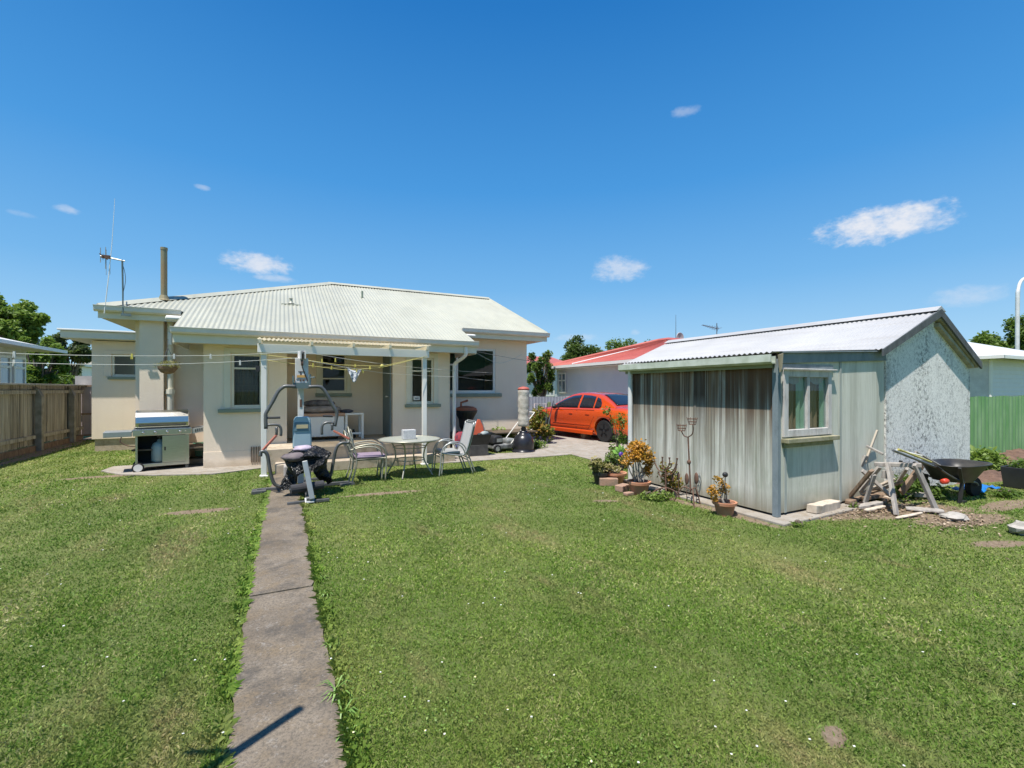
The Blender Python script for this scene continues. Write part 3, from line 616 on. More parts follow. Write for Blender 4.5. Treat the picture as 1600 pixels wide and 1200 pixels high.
# main body: roughcast gable
Zr, Ze = 2.86, 2.17
mb = MB(); mb.prism([(7.95, 3.61, 0), (10.68, 3.61, 0), (10.68, 3.61, 2.05), (9.33, 3.61, 2.82), (7.95, 3.61, 2.16)], (0, .14, 0)); mb.build('gable_wall', X['roughcast'], shed)
mb = MB(); mb.box(10.54, 10.68, 3.8, 9.0, 0, 2.05); mb.box(7.95, 8.05, 3.8, 9.0, 0, 2.05); mb.box(7.95, 10.68, 9.0, 9.12, 0, 2.1); mb.build('side_wall', X['roughcast'], shed)
SR = X['shed_roof']
def mr(u, v): # v: 0 ridge .. 1 eave ; left slope
    return (9.33-(9.33-7.62)*v, u, Zr-(Zr-Ze)*v)
mb = MB(); 
us = span(3.50, 9.25, .076, 6)
mb.sheet(us, lambda u: 0, lambda u: 1, lambda u, v: (9.33-1.71*v, u, Zr-(Zr-Ze)*v+corr(u, .076, .009)), 1)
mb.sheet(us, lambda u: 0, lambda u: 1, lambda u, v: (9.33+1.45*v, u, Zr-(Zr-2.07)*v+corr(u, .076, .009)), 1)
mb.sheet(span(3.58, 6.33, .076, 6), lambda u: 0, lambda u: 1, lambda u, v: (7.70-2.38*v, u, 2.165-.115*v+corr(u, .076, .011)), 1)
rf = mb.build('roof', SR, shed)
q = MB(); cap(q, (9.33, 3.49, Zr+.022), (9.33, 9.26, Zr+.022), .16); q.build('ridge_capping', SR, rf)
mb = MB(); DT = boardmat('dark_barge', [(.05, .055, .06), (.09, .10, .105), (.14, .15, .155)], (6, 6, 3))
mb.prism([(7.62, 3.485, Ze+.0), (7.62, 3.485, Ze-.10), (9.33, 3.485, Zr-.11), (9.33, 3.485, Zr+.01)], (0, .028, 0)); mb.prism([(9.332, 3.485, Zr+.01), (9.332, 3.485, Zr-.11), (10.78, 3.485, 1.95), (10.78, 3.485, 2.07)], (0, .028, 0)); mb.build('barge_board', DT, shed)
mb = MB(); mb.prism([(9.36, 3.515, 2.72), (10.72, 3.515, 1.97), (10.72, 3.515, 1.99), (9.36, 3.515, 2.76)], (0, .094, 0)); mb.prism([(9.40, 3.54, 2.60), (10.62, 3.54, 1.96), (10.62, 3.54, 2.02), (9.40, 3.54, 2.66)], (0, .068, 0)); mb.build('verge_board', boardmat('verge_wood', [(.22, .20, .15), (.36, .33, .25), (.45, .42, .33)]), shed)
CG = PM('lichen_white', (.56, .60, .52), (.38, .42, .33), 5, .6, world=True)
mb = MB(); y = 5.30; pr = [(5.24, 2.02), (5.235, 1.93), (5.27, 1.905), (5.34, 1.905), (5.34, 2.0), (5.325, 2.0), (5.325, 1.92), (5.275, 1.92), (5.25, 1.94), (5.255, 2.02)]
mb.prism([(a, 3.56, b) for a, b in pr], (0, 2.80, 0)); mb.build('gutter', CG, shed)
mb = MB(); mb.box(5.345, 5.365, 3.62, 6.3, 1.86, 2.0); mb.build('fascia', boardmat('mossy_fascia', [(.17, .18, .10), (.26, .28, .18), (.34, .34, .24)], (4, 1, 4)), shed)
mb = MB(); mb.tube([(5.37, 6.20, 1.93), (5.37, 6.20, .02)], .04, 12); mb.build('downpipe', PM('white_pipe', (.72, .73, .74), (.62, .63, .62), 4, .4), shed)
mb = MB()
for i, dx in enumerate((0, .03, .06)): mb.prism([(5.30+dx, 3.50+i*.02, 2.01), (5.39+dx, 3.50+i*.02, 2.03), (5.37+dx, 3.50+i*.02, 1.86+.02*i), (5.33+dx, 3.50+i*.02, 1.80+.03*i)], (0, .012, 0))
mb.build('broken_gutter_end', boardmat('rotten_wood', [(.20, .16, .10), (.36, .30, .2), (.46, .40, .3)]), shed)
# ================================================================== barbecue
B0 = gp(246, 738); bq = thing('gas_barbecue', 'stainless steel gas barbecue on a wheeled cabinet with one door open beside the house wall', 'barbecue', (-2.14, 11.38, 0), R(11), local=True)
ST_ = X['steel']; DK = X['plastic']
mb = MB(); mb.box(-.42, -.40, -.25, .25, .14, .70); mb.box(.38, .42, -.25, .25, .08, .70); mb.box(-.42, .40, .22, .25, .14, .70); mb.build('cabinet', PM('dark_cabinet', (.03, .03, .032)), bq)
mb = MB(); mb.box(-.42, .42, -.26, .25, .10, .16); mb.box(-.42, -.385, -.27, -.25, .16, .70); mb.box(.36, .42, -.27, -.25, .10, .70); mb.build('base_shelf', ST_, bq, bevel=.004)
mb = MB(); mb.box(-.01, .36, -.275, -.255, .165, .69); d = mb.build('door', ST_, bq, bevel=.004)
mb = MB(); mb.box(.02, .045, -.285, -.275, .40, .47); mb.build('handle', DK, d)
mb = MB(); mb.box(-.46, .46, -.30, .25, .70, .83); mb.build('control_panel', ST_, bq, bevel=.012)
for x in (-.30, -.12, .07, .27, .36):
    mb = MB(); r = .026 if x < .3 else .014; mb.lathe([(r, 0), (r*1.1, -.01), (r*.8, -.035)], (x, -.30, .765), 12, axis='y'); mb.build('knob', ST_, bq, smooth=True)
mb = MB(); pr = [(-.27, .86), (-.285, .95), (-.26, 1.06), (-.18, 1.15), (-.04, 1.185), (.12, 1.17), (.21, 1.09), (.23, .95), (.22, .86)]
mb.prism([(-.42, a, b) for a, b in pr], (.84, 0, 0)); h = mb.build('lid', ST_, bq, bevel=.015)
mb = MB(); mb.tube([(-.36, -.30, .90), (-.36, -.34, .90), (.36, -.34, .90), (.36, -.30, .90)], .013, 8); mb.build('lid_handle', DK, h)
mb = MB(); mb.lathe([(.035, 0), (.035, -.012)], (.0, -.235, 1.04), 16, axis='y'); mb.build('thermometer', ST_, h)
mb = MB(); mb.box(-.43, .43, -.26, .23, .83, .86); mb.build('hotplate', X['grey_metal'], bq)
mb = MB(); mb.box(-.88, -.47, -.26, .20, .76, .80); mb.box(-.88, -.47, -.285, -.262, .70, .80); mb.build('side_shelf', X['light_metal'], bq, bevel=.008)
mb = MB(); mb.prism([(.47, -.26, .76), (.86, -.26, .82), (.86, -.26, .86), (.47, -.26, .80)], (0, .46, 0)); mb.prism([(.47, -.285, .70), (.86, -.285, .78), (.86, -.285, .86), (.47, -.285, .80)], (0, .02, 0))
sh = mb.build('side_shelf', X['light_metal'], bq)
mb = MB()
for i in range(8): mb.box(.52+i*.035, .535+i*.035, -.291, -.285, .735+i*.007, .79+i*.007)
mb.build('vent_slot', DK, sh)
for x, y in ((-.38, -.25), (-.38, .2)):
    mb = MB(); mb.lathe([(.03, -.03), (.085, -.03), (.095, -.015), (.095, .015), (.085, .03), (.03, .03)], (x, y, .095), 20, axis='y'); wh = mb.build('wheel', X['rubber'], bq, smooth=False)
    mb = MB(); mb.lathe([(.07, -.034), (.07, .034)], (x, y, .095), 18, axis='y'); mb.build('hub', X['white'], wh)
for y in (-.22, .2):
    mb = MB(); mb.box(.36, .41, y-.025, y+.025, 0, .10); mb.build('leg', X['grey_metal'], bq)
mb = MB(); mb.tube(smoothpath([(-.62, -.27, .70), (-.64, -.28, .62), (-.58, -.28, .56), (-.50, -.28, .52), (-.42, -.26, .51)], 5), .009, 6); mb.build('gas_hose', X['rust'], bq, smooth=True)
mb = MB(); prof = [(.02, 0), (.13, .0), (.14, .03), (.14, .30), (.11, .37), (.05, .40), (.05, .44)]
gb = thing('gas_bottle', 'pale green gas bottle standing inside the open barbecue cabinet', 'gas bottle', (-2.17, 11.30, .165)); mb.lathe(prof, (-2.17, 11.30, .165), 20); mb.build('cylinder', PM('gas_bottle_paint', (.40, .46, .42), (.34, .40, .36), 3, .4), gb, smooth=True)
mb = MB(); mb.tube([(-2.17, 11.30, .60), (-2.17, 11.30, .66)], .018, 8); mb.tube([(-2.22, 11.30, .66), (-2.12, 11.30, .66)], .012, 8); mb.build('valve', X['grey_metal'], gb)
one('hose_end', MB().tube(smoothpath([gp(232, 735), gp(222, 740), gp(212, 743), gp(200, 747)], 4), .012, 6), X['rubber'], 'thin dark hose end lying on the concrete in front of the barbecue wheel', 'hose', at=gp(216, 741))
# bucket & green planter beside the wall
t = thing('tap_stand', 'green bucket standing on a low ledge between the barbecue and the wall corner', 'bucket', oY(312, 712, 11.9)); c = oY(314, 712, 11.9)
mb = MB(); mb.lathe([(.10, 0), (.13, .26), (.15, .28), (.13, .285), (.09, .03)], c, 16); mb.build('pail', PM('green_bucket', (.10, .26, .17)), t); mb = MB(); mb.lathe([(.135, .13), (.14, .15)], c, 16); mb.build('band', X['white'], t)
t.name = 'bucket'
one('ledge', MB().box(-2.0, -1.42, 11.75, 12.12, .0, .12), X['step'], 'low concrete ledge under the green bucket at the foot of the house wall', 'ledge', at=(-1.7, 11.9, 0), bevel=.008)
# ================================================================== hanging basket
c = oY(262, 575, 11.2); hb = thing('hanging_basket', 'dried up brown hanging flower basket on wires below the eave', 'hanging basket', c)
mb = MB(); mb.lathe([(.03, -.12), (.11, -.09), (.16, -.02), (.17, .03), (.14, .03), (.10, -.04)], c, 16); mb.build('basket', PM('coir', (.20, .12, .07), (.30, .20, .12), 14, .95, bmp=1), hb)
mb = MB()
for k in range(3):
    t = k*2.1; mb.tube([c+Vector((.16*math.cos(t), .16*math.sin(t), .02)), c+Vector((0, 0, .40))], .006, 5)
mb.tube([c+Vector((0, 0, .40)), c+Vector((0, .02, .58))], .006, 5); mb.build('hanger', X['grey_metal'], hb)
foliage('dry_stems', LEAF['straw'], hb, [(c.x, c.y, c.z+.06, .2, .2, .1)], 260, .07, 3, .2, off=c)
# ================================================================== TV aerial and whip mast
A0 = oY(191, 491, 11.6); ae = thing('tv_aerial', 'television aerial on a bent pole bracketed to the left roof gutter', 'aerial', A0)
P_ = lambda x, y: oY(x, y, 11.6)
mb = MB(); mb.tube([P_(192, 491), P_(192, 456), P_(191, 406)], [.011, .014, .017], 8); mb.box(A0.x-.02, A0.x+.14, 11.585, 11.61, A0.z-.03, A0.z+.02); mb.build('mast', X['teal'], ae)
mb = MB(); mb.tube([P_(195, 408), P_(157, 400)], .016, 6); mb.build('boom', X['light_metal'], ae)
for x, y, a, b in ((157, 400, 13, 10), (165, 402, 16, 18), (166, 402, 12, 28), (172, 405, 6, 24), (161, 401, 5, 6)):
    mb = MB(); p = P_(x, y); mb.tube([p+Vector((0, -.0, a/720*9.0)), p+Vector((.0, 0, -b/720*9.0))], .007 if a > 12 else .004, 5); mb.build('element', X['light_metal'], ae)
mb = MB(); p = P_(162, 401); mb.tube([p+Vector((-.0, -.22, 0)), p+Vector((0, .22, 0))], .01, 5); mb.box(p.x-.03, p.x+.1, p.y-.03, p.y+.03, p.z-.03, p.z+.03); mb.build('junction_box', X['rust'], ae)
mb = MB(); mb.tube(smoothpath([P_(190, 409), P_(195, 425), P_(196, 440), P_(193, 455)], 4), .005, 5); mb.build('cable', X['grey_metal'], ae)
wm = one('whip_aerial', MB().tube([P_(163, 490), P_(170, 430), P_(175, 380), P_(179.5, 310)], [.009, .007, .005, .003], 6), X['white'], 'very thin white whip aerial rising from the left corner of the green roof', 'aerial', at=P_(163, 490))
# ================================================================== multi gym
G0 = gp(478, 775); gym = thing('multi_gym', 'grey home multi gym with white tower and pale blue back pad on the path', 'exercise machine', (.33, 7.7, 0))
WT = PM('gym_white', (.72, .70, .68), (.60, .58, .56), 6, .5); GM = X['grey_metal']; PADM = PM('blue_vinyl', (.34, .47, .53), (.38, .50, .55), 3, .4, bmp=.1, bsc=8)
g83 = lambda x, y, Y=8.3: oY(x, y, Y)
tx = g83(470, 600).x
mb = MB(); mb.box(tx-.045, tx+.045, 8.27, 8.36, .06, 2.22); post = mb.build('upright', WT, gym, bevel=.006)
a, b = g83(470.5, 624), g83(470.5, 636); mb = MB(); mb.box(tx-.016, tx+.016, 8.262, 8.27, b.z, a.z); mb.build('slot_plate', X['rust'], post)
a, b = g83(461, 560), g83(481, 599); mb = MB(); mb.box(a.x, b.x, 8.14, 8.27, b.z, a.z); sh = mb.build('shroud', WT, gym, bevel=.006)
q = lambda x0, y0, x1, y1, m, nm, Y=8.138, th=.004: (lambda A, B_: MB().box(A.x, B_.x, Y-th, Y, B_.z, A.z).build(nm, m, sh))(oY(x0, y0, Y), oY(x1, y1, Y))
INK = PM('decal_ink', (.06, .05, .06)); q(466, 580, 476, 581, INK, 'decal'); q(469, 581, 471, 586, INK, 'decal'); q(463, 592, 480, 592.8, INK, 'decal'); q(468.5, 593, 471, 596, X['rust'], 'decal'); q(472.5, 593, 476, 595.5, X['rust'], 'decal'); q(464, 586, 478, 590, PM('decal_orange', (.75, .42, .12)), 'decal')
a, b = g83(468, 549), g83(477, 562); mb = MB(); mb.box(a.x, a.x+.02, 8.05, 8.27, b.z, a.z); mb.box(b.x-.02, b.x, 8.05, 8.27, b.z, a.z); mb.box(a.x+.02, b.x-.02, 8.12, 8.27, a.z-.02, a.z); mb.build('pulley_bracket', WT, gym)
for yy in (552, 567):
    c = oY(472, yy, 8.10); mb = MB(); mb.lathe([(.02, -.015), (.045, -.015), (.036, 0), (.045, .015), (.02, .015)], c, 16, axis='x'); mb.build('pulley', X['rust'] if yy > 560 else GM, gym)
mb = MB(); mb.tube([oY(472, 554, 8.07), oY(472, 573, 8.09), oY(481, 596, 8.12)], .008, 6); mb.build('cable', X['rust'], gym)
a, b = g83(457, 598, 8.1), g83(485, 607, 8.1); mb = MB(); mb.box(a.x, b.x, 8.02, 8.13, b.z, a.z); mb.box(a.x, a.x+.02, 8.0, 8.13, a.z, a.z+.11); mb.tube([oY(484, 604, 8.05), oY(484, 585, 8.05)], .02, 6); mb.tube([oY(484, 590, 8.05), oY(492, 589.5, 8.0)], .012, 6); mb.build('press_yoke', X['teal'], gym)
YA = 8.0
ga = lambda *p: [oY(x, y, YA) for x, y in p]
for pts in ([(462, 604), (447, 603.5), (441, 606), (434, 613), (426, 628), (417, 643), (415, 650), (415.5, 670)], [(482, 604.5), (498, 604), (504, 607), (510, 615), (518, 630), (525, 642), (526, 650), (523, 666)]):
    mb = MB(); mb.tube(smoothpath(ga(*pts), 4), .028, 10); mb.build('press_arm', GM, gym, smooth=True)
for pts in ([(418, 653), (438, 652.5)], [(505, 650), (520, 650.5)]):
    mb = MB(); mb.tube(ga(*pts), .017, 8); mb.build('handle', DK, gym)
for pts in ([(417, 664), (432, 663.5), (437, 666), (439, 671), (439, 681)], [(523, 661), (512, 660), (505, 663), (503, 669), (503, 679)], [(432, 667), (432, 680)], [(519, 662), (519, 672)]):
    mb = MB(); mb.tube(smoothpath(ga(*pts), 3), .02, 8); mb.build('handle', GM, gym, smooth=True)
RS = PM('red_strap', (.48, .16, .10), (.40, .13, .09), 5, .6)
for p0, p1 in (((432, 680), (409, 705)), ((521, 673), (546, 686))):
    mb = MB(); mb.beam(oY(*p0, YA), oY(*p1, 7.95), .05, .03); mb.build('strap', RS, gym, bevel=.004)
for pts, Y in (([(407, 713), (408, 706), (414, 706), (418, 712), (421, 730), (425, 748), (430, 757), (438, 760)], 7.9), ([(546, 690), (543, 692), (535, 692), (528, 696), (524, 705), (521, 720), (518, 738), (515, 745), (508, 749)], 7.9)):
    mb = MB(); mb.tube(smoothpath([oY(x, y, Y) for x, y in pts], 4), .026, 10); mb.build('lower_arm', GM, gym, smooth=True)
# back pad
a, b = g83(457, 651, 8.15), g83(487, 699, 8.15); mb = MB(); P = []
w0 = (b.x-a.x)/2; cx = (a.x+b.x)/2; H0, H1 = b.z, a.z
mb.prism([(cx-w0, 8.12, H0), (cx+w0, 8.12, H0), (cx+w0*.98, 8.12, H0+.28), (cx+w0*.88, 8.12, H1-.05), (cx+w0*.7, 8.12, H1), (cx-w0*.7, 8.12, H1), (cx-w0*.88, 8.12, H1-.05), (cx-w0*.98, 8.12, H0+.28)], (0, .07, 0)); pad = mb.build('back_pad', PADM, gym, bevel=.022)
mb = MB(); mb.box(cx-w0*.82, cx+w0*.82, 8.108, 8.118, H1-.23, H1-.09); mb.build('pad_panel', PM('blue_panel', (.16, .27, .33)), pad, bevel=.004)
mb = MB(); mb.box(cx-w0*.6, cx+w0*.6, 8.10, 8.107, H1-.19, H1-.13); mb.build('pad_label', PM('beige_panel', (.58, .50, .30)), pad)
# base frame, leg lever and foam rollers
mb = MB(); mb.beam((.33, 6.98, .05), (.33, 8.75, .05), .06, .07); mb.beam((.06, 7.02, .03), (.6, 7.02, .03), .05, .04); mb.beam((-.35, 8.12, .04), (1.0, 8.12, .04), .06, .05); mb.box(-.42, -.22, 7.98, 8.2, 0, .05); mb.box(.85, 1.08, 8.02, 8.22, 0, .04); mb.beam((.0, 8.72, .03), (.66, 8.72, .03), .06, .05); mb.build('base_frame', GM, gym, bevel=.006)
mb = MB(); mb.beam((.34, 7.22, .05), (.34, 7.25, .46), .06, .06); mb.beam((.34, 7.2, .44), (.33, 8.2, .44), .06, .05); mb.build('seat_post', GM, gym)
mb = MB(); mb.box(.20, .46, 7.66, 7.95, .47, .53); mb.build('seat', PADM, gym, bevel=.02)
lv = MB(); lv.beam(oY(476, 720, 7.1), oY(488, 780, 6.98), .07, .03, up=(0, 1, 0)); lv.beam(oY(483, 778, 7.04), oY(484, 787, 6.98), .12, .05); lv.build('leg_lever', X['light_metal'], gym, bevel=.008)
p0, p1 = oY(454, 765, 7.1), oY(505, 757, 7.2); FO = PM('foam', (.035, .034, .038), (.05, .05, .055), 8, .9, bmp=.3)
for a, b in ((.0, .45), (.6, 1.0)):
    mb = MB(); mb.tube([p0.lerp(p1, a), p0.lerp(p1, b)], .062, 14); mb.build('foam_roller', FO, gym, smooth=False)
mb = MB(); mb.tube([p0.lerp(p1, -.04), p0.lerp(p1, 1.04)], .012, 8); mb.build('roller_bar', X['steel'], gym)
# crumpled black sheet over the seat
rng = random.Random(11); m, nt, b_ = nodes('black_polythene'); b_.inputs['Base Color'].default_value = (.014, .014, .015, 1); b_.inputs['Roughness'].default_value = .22; v = coords(nt)
vo = nt.nodes.new('ShaderNodeTexVoronoi'); vo.inputs['Scale'].default_value = 16; vo.feature = 'SMOOTH_F1'; nt.links.new(v, vo.inputs['Vector'])
hgt = mth(nt, 'ADD', vo.outputs['Distance'], noise(nt, v, 13, 4, .6, 1.5)); bump(nt, b_, hgt, 1.0, .06)
c0 = oY(473, 716, 7.55); c0.x = .34
mb = MB(); n, mm = 60, 34; vs = []
for i in range(mm+1):
    f_ = i/mm
    for k in range(n):
        t = 2*math.pi*k/n; top = min(1, f_*2.2)
        if f_ < .45: rr = .30*(f_/.45)**.6; z = .66+.05*math.cos(f_*5)-.06*f_
        else: g_ = (f_-.45)/.55; rr = .30+.05*math.sin(g_*5+3*math.cos(2*t))-.03*g_; z = .62-.50*g_*(.72+.28*math.sin(t*2+1))
        wob = 1+.10*math.sin(7*t+f_*4)*f_+.06*math.sin(13*t+2)*f_+rng.uniform(-.035, .035)
        x = rr*wob*math.cos(t)*1.06; y = rr*wob*math.sin(t)*1.05; z += .03*math.sin(5*t+f_*7)*(1-f_)+rng.uniform(-.012, .012)
        if z < .40 and abs(x) < .14 and y < 0: z = .40+.03*math.sin(k)
        vs.append((.34+x, 7.66+y, max(.03, z)))
mb.add(vs, [(i*n+k, i*n+(k+1) % n, (i+1)*n+(k+1) % n, (i+1)*n+k) for i in range(mm) for k in range(n)])
bagm = one('plastic_sheet', mb, m, 'crumpled black plastic sheet draped over the seat of the multi gym', 'plastic sheet', at=(.34, 7.66, 0), smooth=True)
mb = MB(); mb.ball((.28, 7.62, .70), .13, 14, 8, (1.1, .9, .42), .35, rng); one('towel', mb, PM('lilac_towel', (.50, .42, .52), (.30, .26, .32), 9, .9, bmp=1, bsc=20), 'small lilac cloth crumpled on top of the black plastic sheet', 'cloth', at=(.28, 7.62, .62), smooth=True)
mb = MB(); mb.ball((.17, 7.50, .60), .15, 14, 8, (1.2, 1.0, .45), .25, rng); one('jacket', mb, PM('grey_jacket', (.17, .14, .14), (.11, .09, .10), 9, .8, bmp=1, bsc=14), 'brownish grey cloth bundle on the left side of the black plastic sheet', 'cloth', at=(.17, 7.5, .52), smooth=True)
# ================================================================== freezer bench on the porch
fb = thing('storage_chest', 'white storage chest on the porch with a brown top and folded blankets on it', 'chest', (.95, 11.5, .44))
mb = MB(); mb.box(.36, 1.28, 11.25, 11.85, .52, .98); mb.build('body', X['white'], fb, bevel=.015)
mb = MB(); mb.box(.34, 1.30, 11.23, 11.87, .985, 1.05); mb.build('lid', PM('tan_top', (.46, .26, .17), (.52, .33, .22), 3, .6), fb, bevel=.01)
for x in (.42, 1.2):
    mb = MB(); mb.box(x-.04, x+.04, 11.3, 11.8, .44, .52); mb.build('foot', X['brown_wood'], fb)
wt = thing('side_table', 'open white square table frame beside the storage chest', 'table', (1.5, 11.5, .44))
mb = MB(); mb.box(1.30, 1.72, 11.25, 11.75, 1.0, 1.04); mb.build('table_top', X['white'], wt, bevel=.005)
for x, y in ((1.33, 11.28), (1.69, 11.28), (1.33, 11.72), (1.69, 11.72)):
    mb = MB(); mb.box(x-.025, x+.025, y-.025, y+.025, .44, .998); mb.build('leg', X['white'], wt)
mb = MB(); mb.box(1.36, 1.66, 11.265, 11.29, .55, .59); mb.build('rail', X['white'], wt)
one('dark_bottle', MB().lathe([(.04, 0), (.045, .02), (.045, .13), (.02, .17), (.02, .2)], (1.52, 11.5, .445), 12), X['plastic'], 'dark bottle standing on the porch floor inside the white table frame', 'bottle', at=(1.52, 11.5, .445))
rng = random.Random(2)
for (x, y, z, r, sx, sy, sz, mt, lb, nm) in ((.80, 11.5, 1.13, .42, 1.08, .6, .27, PM('brown_blanket', (.26, .20, .17), (.36, .30, .27), 7, .95, bmp=.8, bsc=12), 'brown blanket folded flat on the storage chest', 'blanket'), (.76, 11.5, 1.27, .33, 1.1, .6, .26, PM('charcoal_blanket', (.05, .05, .06), (.20, .18, .18), 6, .95, bmp=.8, bsc=12), 'charcoal patterned blanket on top of the brown blanket', 'blanket'), (1.36, 11.5, 1.08, .13, 1.2, .8, .35, PM('navy_cloth', (.03, .035, .06), (.10, .10, .12), 8, .9), 'small navy cloth bunched on the white table frame', 'cloth')):
    mb = MB(); mb.ball((x, y, z), r, 22, 9, (sx, sy, sz), .14, rng); one(nm, mb, mt, lb, 'blanket' if nm == 'blanket' else 'cloth', at=(x, y, z-.04), smooth=True, subd=1)
# pot / red watering can at the foot of steps
c = gp(435, 746); one('step_block', MB().box(.02, .16, 9.30, 9.58, 0, .21), X['grey_wood'], 'short grey block standing by the porch step at the head of the path', 'block', at=(.09, 9.44, 0), bevel=.03)
# ================================================================== patio set
TC = (2.12, 8.52); AL = PM('champagne_metal', (.42, .41, .33), (.33, .32, .26), 8, .4, .4)
tb = thing('patio_table', 'round glass topped garden table with splayed tube legs', 'table', (*TC, 0), .25, local=True)
m, nt, b_ = nodes('pebbled_glass'); b_.inputs['Base Color'].default_value = (.42, .44, .38, 1); b_.inputs['Roughness'].default_value = .35; b_.inputs['Alpha'].default_value = .8; bump(nt, b_, noise(nt, coords(nt), 60, 2), .2, .004)
mb = MB(); mb.lathe([(.02, .665), (.545, .665), (.545, .675), (.02, .675)], n=48); tg = mb.build('glass_top', m, tb)
mb = MB(); mb.tube([(.552*math.cos(2*math.pi*k/40), .552*math.sin(2*math.pi*k/40), .668) for k in range(40)], .016, 8, closed=True); mb.build('rim', AL, tb, smooth=True)
for k in range(4):
    t = math.pi/4+k*math.pi/2; c_, s_ = math.cos(t), math.sin(t)
    mb = MB(); mb.tube(smoothpath([(.50*c_, .50*s_, .65), (.34*c_, .34*s_, .60), (.27*c_, .27*s_, .42), (.28*c_, .28*s_, .28), (.37*c_, .37*s_, .12), (.44*c_, .44*s_, 0)], 4), .014, 8); mb.build('leg', AL, tb, smooth=True)
for r, z in ((.27, .30), (.30, .53)):
    mb = MB(); mb.tube([(r*math.cos(2*math.pi*k/28), r*math.sin(2*math.pi*k/28), z) for k in range(28)], .009, 6, closed=True); mb.build('ring', AL, tb, smooth=True)
c = oY(639, 686, 8.46); mb = MB(); mb.box(c.x-.115, c.x+.12, c.y-.05, c.y+.1, .678, .85); one('napkin_box', mb, PM('pale_box', (.55, .55, .55), (.42, .42, .43), 30, .7), 'pale grey box standing on the round garden table', 'box', at=(c.x, c.y, .678), bevel=.006)
def steel_chair(name, label, loc, rz, group, cushion):
    t = thing(name, label, 'chair', loc, rz, group, local=True)       # faces +x
    for s in (-1, 1):
        mb = MB(); mb.tube(smoothpath([(-.30, .24*s, 0), (-.24, .24*s, .22), (-.22, .24*s, .42), (-.28, .23*s, .66), (-.33, .20*s, .84), (-.34, .12*s, .92), (-.34, 0, .94)], 4), .013, 8); mb.build('back_post', AL, t, smooth=True)
        mb = MB(); mb.tube(smoothpath([(-.27, .24*s, .60), (-.12, .27*s, .64), (.08, .28*s, .65), (.22, .28*s, .58), (.27, .27*s, .40), (.25, .27*s, .0)], 4), .013, 8); mb.build('arm_leg', AL, t, smooth=True)
        mb = MB(); mb.tube(smoothpath([(-.30, .06*s, .90), (-.27, .10*s, .78), (-.25, .03*s, .66), (-.235, .10*s, .54), (-.22, .05*s, .44)], 5), .007, 6); mb.build('back_scroll', AL, t, smooth=True)
    mb = MB(); mb.tube([(-.28, -.23, .66), (-.28, .23, .66)], .008, 6); mb.tube([(-.235, -.23, .50), (-.235, .23, .50)], .008, 6); mb.build('back_rail', AL, t)
    mb = MB(); mb.tube([(-.22, -.24, .40), (.25, -.27, .41), (.25, .27, .41), (-.22, .24, .40)], .012, 8, closed=True)
    for i in range(9): y = -.2+.05*i; mb.box(-.22, .25, y-.012, y+.012, .392, .402)
    mb.build('seat_frame', AL, t)
    if cushion:
        mb = MB(); mb.box(-.24, .27, -.25, .25, .415, .455); mb.build('cushion', PM('mauve_cushion', (.22, .17, .23), (.28, .22, .29), 4, .95), t, bevel=.018)
    return t
CH = 'stacked metal garden chairs left of the table'
L0 = Vector((1.36, 8.42, 0))
steel_chair('garden_chair', 'metal scroll back garden chair with a mauve cushion left of the table', L0, R(-2), CH, True)
steel_chair('garden_chair', 'metal scroll back garden chair nested under the one with the mauve cushion', L0+Vector((-.05, .06, -.0)), R(-2), CH, False).scale = (1, 1, .93)
SL = PM('grey_sling', (.42, .42, .41), (.36, .36, .36), 3, .8, bmp=.2, bsc=200)
def sling_chair(label, loc, rz, group, cushion):
    t = thing('sling_chair', label, 'chair', loc, rz, group, local=True)       # faces +x
    for s in (-1, 1):
        mb = MB(); mb.tube(smoothpath([(-.36, .27*s, 0), (-.24, .27*s, .30), (-.14, .27*s, .52), (.0, .27*s, .60), (.16, .27*s, .58), (.25, .27*s, .46), (.27, .27*s, .25), (.30, .27*s, 0)], 4), .013, 8); mb.build('arm_leg', X['light_metal'], t, smooth=True)
        mb = MB(); mb.tube(smoothpath([(.24, .24*s, .43), (.05, .24*s, .39), (-.14, .24*s, .37), (-.22, .24*s, .42), (-.30, .24*s, .66), (-.38, .24*s, .97)], 4), .013, 8); mb.build('side_rail', X['light_metal'], t, smooth=True)
    mb = MB(); mb.tube([(-.38, -.24, .97), (-.38, .24, .97)], .012, 8); mb.tube([(.26, -.27, .35), (.26, .27, .35)], .010, 8); mb.tube([(-.25, -.27, .28), (-.25, .27, .28)], .010, 8); mb.build('cross_bar', X['light_metal'], t)
    pf = smoothpath([(.24, 0, .435), (.05, 0, .39), (-.14, 0, .375), (-.22, 0, .42), (-.30, 0, .66), (-.38, 0, .97)], 5)
    mb = MB(); vs = []
    for p in pf:
        for y in (-.23, -.08, .08, .23): vs.append((p.x, y, p.z-(.012 if abs(y) < .1 else 0)))
    mb.add(vs, [(i*4+j, i*4+j+1, i*4+5+j, i*4+4+j) for i in range(len(pf)-1) for j in range(3)]); mb.build('sling', SL, t, solid=.006)
    if cushion:
        mb = MB(); mb.box(-.12, .24, -.23, .23, .40, .455); mb.build('cushion', PM('grey_cushion', (.33, .34, .33), (.28, .29, .28), 5, .95), t, bevel=.02)
    return t
GC_ = 'stacked sling chairs right of the table'
sling_chair('grey sling armchair with a seat pad, right of the round table', (2.86, 8.34, 0), R(178), GC_, True)
sling_chair('grey sling armchair nested behind the padded one right of the table', (2.93, 8.42, .015), R(178), GC_, False)
